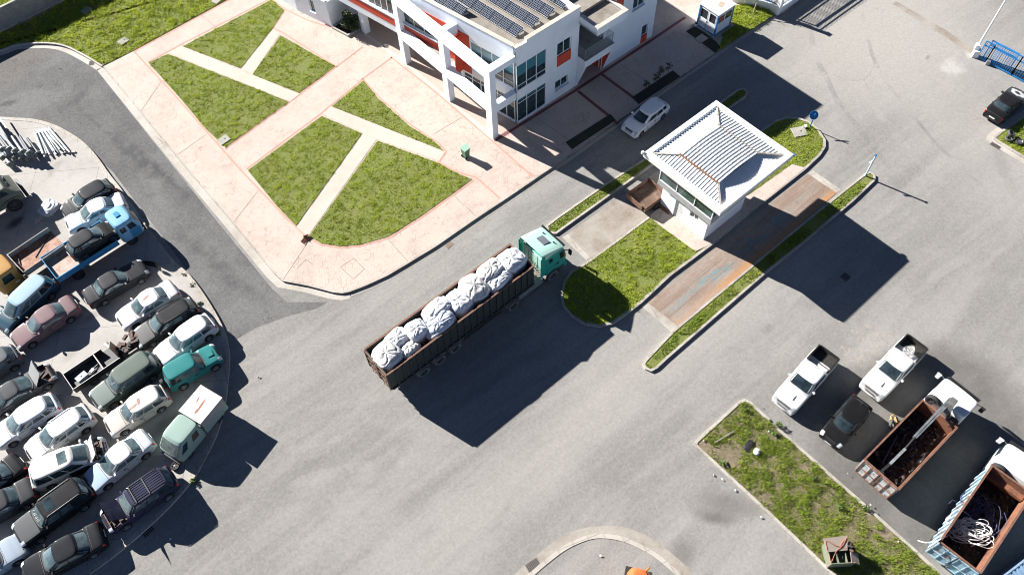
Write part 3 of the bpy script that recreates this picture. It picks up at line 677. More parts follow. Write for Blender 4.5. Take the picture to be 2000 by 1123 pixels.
def window(parent, a, b, s0, s1, z0, z1, depth, cols, rails=(), fw=0.06, gm=None, blind=0.0, name='window', sill=False):
    """a glazed window in the wall a->b: glass, frame bars and an optional lowered blind behind the pane"""
    a = Vector((a[0], a[1])); b = Vector((b[0], b[1])); d = (b - a).normalized(); nrm = Vector((d.y, -d.x)); ang = atan2(d.y, d.x)
    def pt(s, z, dp): q = a + d * s - nrm * dp; return Vector((q.x, q.y, z))
    f = MB()
    for k in range(cols + 1):
        s = s0 + (s1 - s0) * k / cols; s = min(max(s, s0 + fw / 2), s1 - fw / 2)
        f.box(pt(s, (z0 + z1) / 2, depth), (fw, 0.07, z1 - z0), rz=ang)
    for z in [z0 + fw / 2, z1 - fw / 2] + list(rails): f.box(pt((s0 + s1) / 2, z, depth), (s1 - s0 - 0.01, 0.064, fw), rz=ang)
    fo = f.build(name, M_FRAME, parent)
    g = MB(); g.add([pt(s0, z0, depth + .01), pt(s1, z0, depth + .01), pt(s1, z1, depth + .01), pt(s0, z1, depth + .01)], [(0, 1, 2, 3)])
    g.build('pane', gm or M_OGLASS, fo)
    if blind:
        g = MB()
        for k in range(cols):
            bl = blind * (0.75 + 0.5 * rnd.random()) if cols > 1 else blind
            q0 = s0 + (s1 - s0) * (k + 0.03) / cols; q1 = s0 + (s1 - s0) * (k + 0.97) / cols; zt = z1 - 0.03; zb = z1 - (z1 - z0) * min(bl, .95)
            g.add([pt(q0, zb, depth + .004), pt(q1, zb, depth + .004), pt(q1, zt, depth + .004), pt(q0, zt, depth + .004)], [(0, 1, 2, 3)])
        g.build('blind', M_BLIND, fo)
    if sill:
        sb = MB(); sb.box(pt((s0 + s1) / 2, z0 - 0.04, -0.03), (s1 - s0 + 0.12, 0.2, 0.06), rz=ang); sb.build('sill', M_FRAME, fo)
    return fo
OB = thing('office_building', 'white two storey office with orange red bands, white frame colonnade and flat roof', 'building')
Y0 = 36.6
def FX(y): return 30.85 - 0.185 * (y - 36.6)
GX = ZP + 0.0
# --- long side wall (in shade, facing the road)
A_, B_ = (30.85, Y0), (37.65, Y0)
mb = MB()
wall(mb, A_, B_, GX, 8.25, 0.25, [(0.0, 3.2, 3.78, 6.45), (0.0, 3.2, 0.3, 2.85), (4.38, 5.96, 3.68, 6.1), (4.28, 5.78, 1.15, 2.12)])
C_, D_ = (40.62, Y0), (47.2, Y0)
wall(mb, C_, D_, GX, 8.25, 0.25, [(5.05, 5.85, GX, 2.02), (3.4, 4.85, 4.6, 6.4), (1.2, 2.1, 5.0, 6.6)])
wall(mb, (47.2, Y0), (47.2, 75), GX, 8.25, 0.25, [])
wall(mb, (47.2, 75), (22, 75), GX, 8.25, 0.25, [])
# balcony recess: back wall, sides
wall(mb, (37.65, 39.2), (40.62, 39.2), GX, 8.25, 0.2, [])
wall(mb, (37.65, Y0 + .25), (37.65, 39.2), GX, 8.25, 0.2, []); wall(mb, (40.62, 39.2), (40.62, Y0 + .25), GX, 8.25, 0.2, [])
# upper facade (line F): white band, parapet; openings for the ribbon windows
yE = 62.0
Fa, Fb = (FX(yE), yE), (FX(Y0 + .25), Y0 + .25)
LF = hypot(Fa[0] - Fb[0], Fa[1] - Fb[1])
def SF(y): return LF * (yE - y) / (yE - Y0 - .25)
wall(mb, Fa, Fb, 2.9, 8.25, 0.25, [(SF(56.6), SF(49.9), 4.62, 6.35), (SF(48.75), SF(43.1), 4.62, 6.35), (SF(41.3), LF, 3.95, 6.5)])
# ground floor glass line near the corner and the back wall of the arcade
wall(mb, (FX(42.6), 42.6), Fb, GX, 2.898, 0.2, [(0.3, 5.9, 0.28, 2.8)])
wall(mb, (33.2, 57.4), (33.2, 42.6), GX, 2.898, 0.2, [])
wall(mb, (33.2, 42.6), (FX(42.6), 42.6), GX, 2.898, 0.2, [])
# left ground-floor block
wall(mb, (24.9, 61.8), (26.0, 57.6), GX, 2.898, 0.25, [(2.0, 2.6, 1.0, 2.3)]); wall(mb, (26.0, 57.6), (33.2, 57.6), GX, 2.898, 0.2, []); wall(mb, (23, 75), (24.9, 61.8), GX, 2.898, 0.25, [])
wall(mb, (23, 75), Fa, 2.9, 8.25, 0.25, [])
# soffit of the upper floor
mb.prism([(FX(Y0 + .26) + 0.05, Y0 + 0.28), (37.6, Y0 + .28), (37.6, 74.9), (FX(74), 74.9), (FX(62) + .05, 62)], 2.9, 2.98, bottom=True)
mb.build('wall', M_OFFW, OB)
# --- coloured bands
mb = MB()
def fband(y0, y1, z0, z1, out=0.03):
    p = [(FX(y0) - out, y0), (FX(y1) - out, y1), (FX(y1) - 0.001, y1), (FX(y0) - 0.001, y0)]
    mb.prism(p, z0, z1, bottom=True)
fband(62, 49.9, 3.62, 4.3); fband(49.0, 42.5, 3.62, 4.3); fband(62, 42.3, 6.42, 7.05); fband(42.95, 41.35, 3.0, 6.98, 0.04)
mb.span((FX(42.3) - 0.75, 42.25, 3.0), (FX(42.3) - 0.03, 42.4, 6.6))
mb.build('orange_band', M_ORANGE, OB)
for a_, b_ in (((35.23, Y0 - 0.012, 3.68), (36.81, Y0 + 0.1, 4.72)), ((45.67, Y0 - 0.012, GX), (46.47, Y0 + .1, 0.82)), ((41.85, Y0 - .012, 5.0), (42.75, Y0 + .1, 7.6))): mb = MB(); mb.span(a_, b_); mb.build('orange_panel', M_ORANGE, OB)
# --- windows
window(OB, A_, B_, 0.0, 3.2, 3.78, 6.45, 0.05, 3, (4.3,), 0.07, blind=0.5)
window(OB, A_, B_, 0.0, 3.2, 0.3, 2.85, 0.05, 3, (2.38,), 0.07, blind=0.12)
window(OB, A_, B_, 4.38, 5.96, 4.74, 6.1, 0.14, 2, (), 0.07)
window(OB, A_, B_, 4.28, 5.78, 1.15, 2.12, 0.14, 2, (), 0.07, sill=True)
window(OB, C_, D_, 5.05, 5.85, 0.84, 2.02, 0.14, 1, (), 0.07)
window(OB, C_, D_, 3.4, 4.85, 4.6, 6.4, 0.14, 2, (), 0.08, sill=True)
window(OB, C_, D_, 1.2, 2.1, 5.0, 6.6, 0.14, 1, (), 0.08)
window(OB, Fa, Fb, SF(56.6), SF(49.9), 4.62, 6.35, 0.12, 9, (), 0.07, sill=True, blind=0.3)
window(OB, Fa, Fb, SF(48.75), SF(43.1), 4.62, 6.35, 0.12, 5, (), 0.07, sill=True)
window(OB, Fa, Fb, SF(41.3), LF - 0.02, 3.95, 6.5, 0.06, 4, (4.5,), 0.07, blind=0.4)
Ga = (FX(42.6), 42.6); window(OB, Ga, Fb, 0.3, 5.83, 0.28, 2.8, 0.06, 6, (2.35,), 0.07)
window(OB, (24.9, 61.8), (26.0, 57.6), 2.0, 2.6, 1.0, 2.3, 0.12, 1, (), 0.06, sill=True)
# --- roof and parapet copings
mb = MB()
RP = [(FX(Y0 + .2) + 0.2, Y0 + 0.2), (37.7, Y0 + 0.2), (37.7, Y0 + .2), (47.0, Y0 + 0.2), (47.0, 74.8), (24, 74.8), (FX(62) + .2, 62)]
mb.prism(RP, 7.4, 7.62); mb.build('roof', M_ROOFC, OB)
mb = MB()
def cop(a, b, z, th=0.34, ov=0.04, h=0.06):
    d = (Vector(b) - Vector(a)).normalized(); mb.ribbon([Vector(a), Vector(b)], -ov, th, z, z + h)
cop((FX(62), 62), (FX(Y0 + .32), Y0 + .32), 8.251); cop((30.81, Y0), (31.3, Y0), 8.251); cop((31.95, Y0), (37.66, Y0), 8.451)
cop((47.2, Y0 + .02), (47.2, 75), 8.251); cop((41.2, Y0), (47.2, Y0), 8.26)
mb.build('coping', M_COPING, OB)
mb = MB(); mb.span((31.95, Y0, 8.252), (37.65, Y0 + .25, 8.45)); mb.build('parapet', M_OFFW, OB)
# --- balcony canopy with its sunk roof
mb = MB()
mb.span((37.6, 34.52, 6.85), (40.95, Y0 + .0, 7.0))
mb.span((37.6, 34.5, 6.9), (37.8, Y0 - .003, 7.6)); mb.span((40.75, 34.5, 6.9), (40.95, Y0 - .003, 7.6)); mb.span((37.8, 34.5, 6.9), (40.75, 34.75, 7.6))
mb.build('canopy', M_OFFW, OB)
mb = MB(); mb.span((37.81, 34.76, 7.0), (40.74, 39.0, 7.35)); mb.build('canopy_roof', M_ROOFC, OB)
mb = MB(); mb.span((37.56, 34.46, 7.601), (37.92, 36.55, 7.64)); mb.span((40.62, 34.46, 7.601), (40.98, 38.9, 7.64)); mb.span((37.92, 34.46, 7.601), (40.62, 34.84, 7.64)); mb.build('canopy_coping', M_COPING, OB)
# --- balcony slab, tapering wing walls, door recess
mb = MB()
mb.span((37.6, 35.66, 2.75), (41.0, 39.2, 3.5))
for x0, x1 in ((37.6, 37.8), (40.75, 40.95)):
    mb.add([(x0, Y0 - .002, GX), (x0, Y0 - .002, 2.75), (x0, 35.66, 2.75), (x1, Y0 - .002, GX), (x1, Y0 - .002, 2.75), (x1, 35.66, 2.75)], [(0, 1, 2), (5, 4, 3), (0, 2, 5, 3), (0, 3, 4, 1), (1, 4, 5, 2)])
mb.build('balcony', M_OFFW, OB)
mb = MB(); mb.span((37.62, 35.62, 3.502), (41.02, 39.15, 3.56)); mb.build('balcony_floor', M_SLABC, OB)
mb = MB(); x1 = 40.742
mb.add([(x1, 37.8, GX), (x1, 37.8, 2.7), (x1, 35.72, 2.7), (x1, Y0 - .05, GX)], [(0, 1, 2, 3)]); mb.slab([(40.60, 39.19, GX), (40.60, 36.9, GX), (40.60, 36.9, 2.7), (40.60, 39.19, 2.7)], 0.01)
mb.build('orange_band', M_ORANGE, OB)
mb = MB(); mb.box((39.1, 39.18, 1.3), (1.5, 0.06, 2.4)); mb.build('door', M_OGLASS, OB)
mb = MB(); mb.box((39.1, 39.18, 4.7), (2.4, 0.06, 2.2)); mb.build('door', M_OGLASS, OB)
mb = MB()
for z in (3.8, 4.0, 4.2, 4.4, 4.58):
    mb.tube([(37.68, 36.55, z), (37.68, 35.76, z), (40.9, 35.76, z), (40.9, 36.55, z)], 0.022 if z < 4.5 else 0.032, 6)
for x in (37.68, 38.75, 39.83, 40.9): mb.tube([(x, 35.76, 3.55), (x, 35.76, 4.6)], 0.026, 6)
mb.build('railing', plain('railing_metal', (0.28, 0.31, 0.33), 0.4, 0.5, 0.1), OB)
# --- white frame colonnade in front of the facade
CX0, CX1 = 28.15, 28.72
mb = MB()
CY = [(36.62, 37.36), (42.45, 43.15), (48.75, 49.4)]
for k, (a, b) in enumerate(CY):
    c = MB(); c.span((CX0, a, GX), (CX1, b, 7.52)); c.build('column', M_OFFW, OB)
c = MB(); c.span((27.75, 54.6, GX), (28.35, 55.2, 2.899)); c.build('column', M_OFFW, OB)
for (a, b) in ((37.362, 42.448), (43.152, 48.748)):
    mb.span((CX0 + .004, a, 6.55), (CX1 - .004, b, 7.5)); mb.span((CX0 + .004, a, 2.95), (CX1 - .004, b, 3.9))
mb.span((CX1 + .001, 36.625, 6.95), (30.80, 37.3, 7.515)); mb.span((CX1 + .001, 36.625, 2.95), (30.80, 37.15, 3.72))
mb.span((CX1 + .001, 42.5, 6.7), (29.75, 43.1, 7.60)); mb.span((CX1 + .001, 42.3, 2.95), (29.7, 42.9, 3.75))
mb.build('frame_beam', M_OFFW, OB)
mb = MB(); mb.prism([(CX1 + .002, 42.92), (29.65, 42.92), (FX(49) - .04, 49), (CX1 + .002, 48.7)], 3.2, 3.55, bottom=True); mb.build('terrace', M_SLABC, OB)
mb = MB(); mb.prism([(28.16, 36.6), (30.8, 36.6), (33.1, 42.7), (33.1, 57.3), (28.0, 57.4), (27.6, 54.8), (28.0, 50)], None, ZP + 0.02); mb.build('arcade_floor', M_ARCADE, OB)
mb = MB(); mb.ribbon([Vector((27.5, 55.6)), Vector((28.05, 49.5)), Vector((28.1, 36.5))], 0.0, 0.3, ZP, ZP + 0.03); mb.build('step', M_COPING, OB)
# planter with a shrub under the building
pl_ = thing('planter', 'concrete edged planter bed tucked under the office beside the white block', 'planter', P(690, 62, ZP))
q = [Vector(v[:2]) - Vector(P(690, 62, ZP)[:2]) for v in PL([(650, 56), (680, 72), (703, 57), (676, 40)], ZP)]
mb = MB(); mb.ribbon(q + [q[0]], -0.08, 0.08, 0.0, 0.2); mb.build('rim', M_SLABC, pl_)
mb = MB(); mb.prism([(v.x, v.y) for v in q], 0, 0.12); mb.build('soil', M_BED, pl_)

# --- solar panels
def m_cells():
    t = NT('solar_cells'); q = t.n('ShaderNodeTexBrick', offset=0.0); t.link(t.coord('Object'), q.inputs['Vector'])
    q.inputs['Scale'].default_value = 1; q.inputs['Brick Width'].default_value = 0.165; q.inputs['Row Height'].default_value = 0.165; q.inputs['Mortar Size'].default_value = 0.014; q.inputs['Mortar Smooth'].default_value = 0.1
    return t.out(t.mix(q.outputs['Fac'], (0.016, 0.02, 0.035), (0.22, 0.25, 0.29)), 0.25, spec=0.3)
M_CELL = m_cells(); M_ALU = plain('aluminium', (0.62, 0.63, 0.64), 0.4, 0.3, 0.05)
def dpt(x, y, z): return P(820 + x / 6.667, y / 6.667, z)
rows = [((525, 235), (660, 100), 3), ((1250, 490), (1400, 350), 5), ((1460, 365), (1610, 230), 5), ((1660, 240), (1815, 115), 5), ((1860, 120), (2010, -10), 4)]
def make_panel():
    o = thing('solar_panel', 'solar panel', 'solar panel', group='solar panels on the office roof')
    mb = MB(); mb.box((0, 0, 0), (1.98, 1.0, 0.035)); mb.build('frame', M_ALU, o)
    for s in (-1, 1):
        c = MB(); c.box((0.493 * s, 0, 0.012), (0.955, 0.95, 0.036)); c.build('cells', M_CELL, o)
    for s in (-0.9, 0.9): mb = MB(); mb.bar((s, 0.45, -0.02), (s, 0.30, -0.42), 0.04, 0.04); mb.build('support', M_ALU, o)
    return o
proto_panel = make_panel(); first = True
rown = ['front', 'second', 'third', 'fourth', 'rear']
for ri, (lo, hi, n) in enumerate(rows):
    a = dpt(*lo, 7.74); b = dpt(*hi, 8.16)
    dirx = Vector((-0.10, 0.995, 0)).normalized(); tilt = (b - a); tilt = (tilt - dirx * tilt.dot(dirx)).normalized()
    nr = dirx.cross(tilt).normalized(); 
    if nr.z < 0: dirx_ = -dirx; nr = -nr
    else: dirx_ = dirx
    Mx = Matrix((dirx_, tilt, nr)).transposed()
    for k in range(n):
        o = proto_panel if first else copy_tree(proto_panel); first = False
        c = a + dirx * (1.0 + 2.03 * k) + tilt * 0.5
        o.matrix_world = Matrix.Translation(c) @ Mx.to_4x4()
        o['label'] = 'dark solar panel, %s in the %s row counted from the roof corner' % (['first', 'second', 'third', 'fourth', 'fifth'][k], rown[ri])
    w_ = thing('ballast_block', 'white concrete ballast block under the end of the %s solar row' % rown[ri], 'ballast', group='ballast blocks under the solar rows')
    bm_ = MB(); bm_.box((0, 0, 0.11), (0.28, 0.5, 0.22)); bm_.box((0, 0, 0.235), (0.34, 0.12, 0.03)); bm_.build('block', M_COPING, w_); w_.location = (a + tilt * 0.72 + dirx * 0.12)[:2] + (7.62,); w_.rotation_euler.z = 1.4

# ================================================================== GATEHOUSE
GH = thing('gatehouse', 'white weighbridge gatehouse with big square hipped sheet roof and glazed upper floor', 'gatehouse')
bx0, bx1, by0, by1 = 33.45, 37.85, 18.02, 22.6
zb = ZI + .005
M_GREY = plain('grey_fascia', (0.33, 0.33, 0.33), 0.6, 0, 0.08)
mb = MB()
wall(mb, (bx0, by0), (bx1, by0), zb, 2.65, 0.2, [])
wall(mb, (bx1, by0), (bx1, by1), zb, 2.65, 0.2, [])
wall(mb, (bx1, by1), (bx0, by1), zb, 2.65, 0.2, [])
wall(mb, (bx0, by1), (bx0, by0), zb, 2.65, 0.25, [(by1 - 21.2, by1 - 20.35, zb, 2.25), (by1 - 19.75, by1 - 18.95, 1.55, 2.2)])
mb.span((bx0 + .1, by0 + .1, 2.5), (bx1 - .1, by1 - .1, 2.64))
mb.build('wall', M_WHITE, GH)
mb = MB(); mb.slab([(bx0 + .12, 21.2, zb), (bx0 + .12, 20.35, zb), (bx0 + .12, 20.35, 2.25), (bx0 + .12, 21.2, 2.25)], 0.04); dr = mb.build('door', plain('pale_door', (0.6, 0.61, 0.62), 0.5), GH)
mb = MB(); mb.box((bx0 + .06, 20.5, 1.1), (0.06, 0.12, 0.03)); mb.build('handle', M_STEEL, dr)
window(GH, (bx0, by1), (bx0, by0), by1 - 19.75, by1 - 18.95, 1.55, 2.2, 0.1, 2, (), 0.05)
mb = MB(); e = 0.35
for (a, b) in (((bx0 - e, by0 - e), (bx1 + e, by0 - e)), ((bx1 + e, by0 - e), (bx1 + e, by1 + e)), ((bx1 + e, by1 + e), (bx0 - e, by1 + e)), ((bx0 - e, by1 + e), (bx0 - e, by0 - e))):
    wall(mb, a, b, 2.66, 3.22, 0.12, [])
mb.span((bx0 - e + .1, by0 - e + .1, 2.67), (bx1 + e - .1, by1 + e - .1, 2.8)); mb.build('sill_band', M_GREY, GH)
for (a, b, c) in (((bx0 - e, by1 + e), (bx0 - e, by0 - e), 3), ((bx0 - e, by0 - e), (bx1 + e, by0 - e), 3), ((bx1 + e, by0 - e), (bx1 + e, by1 + e), 3), ((bx1 + e, by1 + e), (bx0 - e, by1 + e), 3)):
    L_ = hypot(b[0] - a[0], b[1] - a[1]); window(GH, a, b, 0.03, L_ - 0.03, 3.22, 5.0, 0.06, c, (4.55,), 0.075, gm=plain('booth_glass', (0.05, 0.085, 0.085), 0.06, 0, 0.5, 0.8, 'World', spec=0.9))
mb = MB(); mb.span((bx0 - e + .3, by0 - e + .3, 2.81), (bx1 + e - .3, by1 + e - .3, 5.15)); mb.build('core', plain('booth_interior', (0.16, 0.17, 0.165), 0.8, 0, 0.4, 0.7, 'World'), GH)
rx0, rx1, ry0, ry1 = 32.55, 40.55, 16.86, 24.3; zt = 5.45
ix0, ix1, iy0, iy1 = rx0 + .50, rx1 - .42, ry0 + .42, ry1 - .42
jx0, jx1, jy0, jy1 = 34.2, 38.45, 18.6, 22.3
M_ROOFW = m_concrete('roof_white', (0.72, 0.71, 0.69), (0.76, 0.75, 0.73), (0.5, 0.42, 0.34), 0.28, None, 0, 0.0)
M_SHEET = plain('white_roof_sheet', (0.72, 0.735, 0.75), 0.4, 0, 0.03, 0.8, 'World')
mb = MB()
mb.span((rx0, ry0, zt - .42), (rx1, iy0, zt)); mb.span((rx0, iy1, zt - .42), (rx1, ry1, zt)); mb.span((rx0, iy0 + .0005, zt - .42), (ix0, iy1 - .0005, zt - .002)); mb.span((ix1, iy0 + .0005, zt - .42), (rx1, iy1 - .0005, zt - .002)); mb.span((ix0 + .01, iy0 + .01, zt - .42), (ix1 - .01, iy1 - .01, zt - .30))
mb.build('roof_edge', M_ROOFW, GH)
mb = MB()
zc = zt + 0.22; zi = zt - 0.14
def slope(x, y):
    """sheet height between the gutter and the centre rectangle"""
    t = min((x - ix0) / (jx0 - ix0) if x < jx0 else 9, (ix1 - x) / (ix1 - jx1) if x > jx1 else 9, (y - iy0) / (jy0 - iy0) if y < jy0 else 9, (iy1 - y) / (iy1 - jy1) if y > jy1 else 9, 1.0)
    return zi + (zc - zi) * max(0, t)
mb.add([(ix0, iy0, zi), (ix1, iy0, zi), (ix1, iy1, zi), (ix0, iy1, zi), (jx0, jy0, zc), (jx1, jy0, zc), (jx1, jy1, zc), (jx0, jy1, zc)], [(0, 1, 5, 4), (1, 2, 6, 5), (2, 3, 7, 6), (3, 0, 4, 7)])
y = iy0 + 0.15
while y < iy1:       # ribs of the two end slopes run along x
    for (x0, x1, s) in ((ix0 + .05, jx0, 1), (jx1, ix1 - .05, -1)):
        # clip to the hip lines
        tt = min((y - iy0) / (jy0 - iy0), (iy1 - y) / (iy1 - jy1), 1.0)
        if s > 0: a, b = x0, ix0 + (jx0 - ix0) * tt
        else: a, b = ix1 - (ix1 - jx1) * tt, x1
        if b - a > 0.1: mb.bar((a, y, slope(a, y) + .02), (b, y, slope(b, y) + .02), 0.065, 0.055)
    y += 0.265
x = ix0 + 0.15
while x < ix1:       # ribs of the long slopes run along y
    tt = min((x - ix0) / (jx0 - ix0), (ix1 - x) / (ix1 - jx1), 1.0)
    a, b = iy0 + .05, iy0 + (jy0 - iy0) * tt
    if b - a > .1: mb.bar((x, a, slope(x, a) + .004), (x, b, slope(x, b) + .004), 0.05, 0.02)
    a, b = iy1 - (iy1 - jy1) * tt, iy1 - .05
    if b - a > .1: mb.bar((x, a, slope(x, a) + .004), (x, b, slope(x, b) + .004), 0.05, 0.02)
    x += 0.265
mb.build('roof_sheet', M_SHEET, GH)
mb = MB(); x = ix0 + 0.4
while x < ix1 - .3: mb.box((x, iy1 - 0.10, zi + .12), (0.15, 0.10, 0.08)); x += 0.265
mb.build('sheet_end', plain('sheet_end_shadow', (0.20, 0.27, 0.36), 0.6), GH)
# raised arched centre sheet, open along its long edges
mb = MB(); hw = (jx1 - jx0) / 2 + .03; xc = (jx0 + jx1) / 2
def arch(x):
    u = abs(x - xc) / hw
    return zc + 0.06 + 0.19 * (1 - u ** 1.4)
NXA = 5
def af(u, v): xx = xc + hw * (2 * u - 1); return (xx, jy0 - .05 + (jy1 - jy0 + .05) * v, arch(xx))
mb.grid(af, NXA, 1); mb.grid(lambda u, v: (af(u, v)[0], af(u, v)[1], af(u, v)[2] - .02), NXA, 1, flip=True)
y = jy0 + .02
while y < jy1 + .02:
    for k in range(NXA):
        a = xc + hw * (2 * k / NXA - 1); b = xc + hw * (2 * (k + 1) / NXA - 1)
        mb.bar((a, y, arch(a) + .03), (b, y, arch(b) + .03), 0.07, 0.065)
    y += 0.27
mb.build('roof_vault', M_SHEET, GH, sharp=12)
M_RUST = rusty('rust_metal', (0.26, 0.15, 0.09), 0.5, 3, (.20, .09, .045))
M_HIP = rusty('hip_flashing', (0.50, 0.46, 0.41), 0.28, 2.5, (.20, .13, .09))
mb = MB()
for a, b in (((ix0, iy0), (jx0, jy0)), ((ix1, iy0), (jx1, jy0)), ((ix0, iy1), (jx0, jy1)), ((ix1, iy1), (jx1, jy1))):
    mb.bar((a[0], a[1], zi + .06), (b[0], b[1], zc + .08), 0.14, 0.07)
mb.build('hip_flashing', M_HIP, GH)
mb = MB(); mb.bar((jx0, jy0, zc + .09), (jx0, jy1, zc + .09), 0.13, 0.08); mb.build('ridge_flashing', M_RUST, GH)
mb = MB(); mb.bar((jx1, jy0, zc + .09), (jx1, jy1, zc + .09), 0.07, 0.08); mb.build('ridge_flashing', rusty('ridge_flashing_dark', (0.3, 0.27, 0.24), 0.35, 3, (.16, .11, .08)), GH)
fl = thing('floodlight', 'small round white floodlight on the left corner of the gatehouse roof', 'floodlight', (rx0 - .05, ry1 + .05, zt - .1))
mb = MB(); mb.lathe([(0.0, -.12), (0.11, -.12), (0.13, 0.0), (0.11, .12), (0.0, .12)], (0, 0, .1), 'Z', 14); mb.build('lamp', M_WHITE, fl); mb = MB(); mb.bar((0, 0, .05), (.2, -.2, -.05), .05, .05); mb.build('bracket', M_STEEL, fl)
fl = thing('floodlight', 'blue floodlight on the right corner of the gatehouse roof', 'floodlight', (rx1 + .08, ry0 + .1, zt - .25))
mb = MB(); mb.box((0.1, -.02, 0), (0.3, 0.22, 0.14), ry=.4); mb.build('lamp', plain('blue_lamp', (0.06, 0.2, 0.45), .4), fl); mb = MB(); mb.bar((0, 0, 0), (-.2, .1, .05), .05, .05); mb.build('bracket', M_STEEL, fl)
mb = MB(); mb.box((0, 0, 0.07), (1.5, 0.9, 0.14)); mb.box((0, .3, .15), (1.4, .05, .05)); o = mb.build('rusty_ramp', rusty('ramp_steel', (0.22, 0.14, 0.11), .5, 3), None); o.location = P(1300, 402, ZI + .02); o.rotation_euler.z = 1.57
tag(o, 'flat rusty steel plate lying at the gatehouse door', 'steel plate')

# ================================================================== GUARD CABIN
CB = thing('guard_cabin', 'small white guard cabin with blue frame and tinted windows on a concrete pad', 'cabin', (52.3, 33.72, ZP))
M_BLUE = plain('blue_frame', (0.03, 0.17, 0.42), 0.4, 0, 0.1)
M_PANEL = plain('white_panel', (0.72, 0.74, 0.76), 0.5, 0, 0.03)
mb = MB(); mb.box((0.1, 0, 0.06), (2.75, 2.7, 0.12)); mb.build('pad', M_SLABC, CB)
hx, hy, h0, h1 = 1.04, 1.04, 0.13, 2.4
mb = MB()
wall(mb, (-hx, hy), (-hx, -hy), h0, h1, 0.06, [(0.1, 0.98, 1.15, 2.15), (1.14, 1.9, 1.15, 2.15)]); wall(mb, (-hx, -hy), (hx, -hy), h0, h1, 0.06, [(0.12, 0.98, 1.3, 2.1), (1.06, 1.95, 1.3, 2.1)]); wall(mb, (hx, -hy), (hx, hy), h0, h1, 0.06, []); wall(mb, (hx, hy), (-hx, hy), h0, h1, 0.06, [])
mb.build('wall', M_PANEL, CB)
for (a, b, s0, s1, z0, z1) in (((-hx, hy), (-hx, -hy), .1, .98, 1.15, 2.15), ((-hx, hy), (-hx, -hy), 1.14, 1.9, 1.15, 2.15), ((-hx, -hy), (hx, -hy), .12, .98, 1.3, 2.1), ((-hx, -hy), (hx, -hy), 1.06, 1.95, 1.3, 2.1)):
    window(CB, a, b, s0, s1, z0, z1, 0.02, 1, (), 0.04, gm=plain('cabin_glass', (0.03, 0.035, 0.04), 0.08, 0, 0.4, 2, 'World'))
mb = MB()
for sx in (-1, 1):
    for sy in (-1, 1): mb.box((sx * hx, sy * hy, (h0 + h1) / 2), (0.11, 0.11, h1 - h0))
for sx, sy, d in ((-1, 0, (.09, 2.0, .09)), (1, 0, (.09, 2.0, .09)), (0, -1, (2.0, .09, .09)), (0, 1, (2.0, .09, .09))):
    for z in (h0 + .045, h1 - .046): mb.box((sx * hx, sy * hy, z), d)
mb.build('frame', M_BLUE, CB)
mb = MB(); mb.box((0, 0, h1 + .06), (2.3, 2.3, 0.12)); mb.box((0, 0, h1 + .125), (2.1, 2.1, 0.02)); rf = mb.build('roof', M_WHITE, CB)
mb = MB(); mb.box((0.1, -0.3, h1 + .14), (0.75, 0.45, 0.02), rz=.3); mb.build('cardboard', plain('cardboard', (0.45, 0.36, 0.27), .8), rf)
mb = MB(); mb.box((-hx - .03, 0.02, 1.05), (0.04, 0.03, 0.12)); mb.box((-hx - .008, .1, .62), (.012, .03, .95)); mb.build('door_handle', M_BLACK, CB)
mb = MB(); mb.slab([(-hx + .25, -hy - .003, 1.42), (-hx + .85, -hy - .003, 1.42), (-hx + .85, -hy - .003, 2.0), (-hx + .25, -hy - .003, 2.0)], .006); mb.build('poster', plain('red_poster', (0.42, 0.09, 0.07), .6, 0, .5, 9), CB)
bk = thing('bucket', 'small white bucket standing at the corner of the guard cabin', 'bucket', P(1358.5, 52, ZP))
mb = MB(); mb.lathe([(0.13, 0), (0.17, 0.36), (0.15, 0.36), (0.12, 0.02)], (0, 0, 0), 'Z', 16); mb.build('pail', M_WHITE, bk); mb = MB(); mb.lathe([(0.0, 0.30), (0.15, 0.30)], (0, 0, 0), 'Z', 16); mb.build('content', M_DARK, bk)

# ================================================================== FENCES, GATE, WALL
M_BAR = plain('white_bars', (0.68, 0.70, 0.72), 0.45, 0, 0.05)
FN = thing('entrance_fence', 'white barred entrance fence with blue rails on a low white wall, curved at the corner', 'fence')
fp = PL([(1400, -22), (1428, 2), (1453, 7.5), (1480, 12), (1500, 18), (1518, 28)], ZP); fp = smooth_pts(fp, 5)
mb = MB(); mb.ribbon(fp, -0.1, 0.1, ZP, 0.75); mb.ribbon(PL([(1518, 28), (1570, -8), (1640, -55)], ZP), -0.12, 0.12, ZP, 0.8); mb.build('base_wall', M_WHITE, FN)
mb = MB()
for z in (1.0, 2.1): mb.tube([(p.x, p.y, z) for p in fp], 0.045, 6); mb.tube([(p.x, p.y, z) for p in PL([(1518, 28), (1570, -8), (1640, -55)], ZP)], 0.045, 6)
mb.build('rail', M_BLUE, FN)
mb = MB()
def along(pts, step):
    out = []; acc = 0
    for i in range(len(pts) - 1):
        d = pts[i + 1] - pts[i]; L = d.length; s = acc
        while s < L: out.append(pts[i] + d * (s / L)); s += step
        acc = s - L
    return out
for p in along(fp, 0.14) + along(PL([(1518, 28), (1570, -8), (1640, -55)], ZP), 0.16): mb.box((p.x, p.y, 1.5), (0.035, 0.035, 1.55))
o = mb.build('bar', M_BAR, FN); o['kind'] = 'stuff'
for px in ((1453, 7.5), (1518, 28)):
    p = P(*px, ZP); mb = MB(); mb.span((p.x - .18, p.y - .18, ZP), (p.x + .18, p.y + .18, 2.5)); mb.box((p.x, p.y, 2.54), (.46, .46, .08)); mb.build('post', M_WHITE, FN)
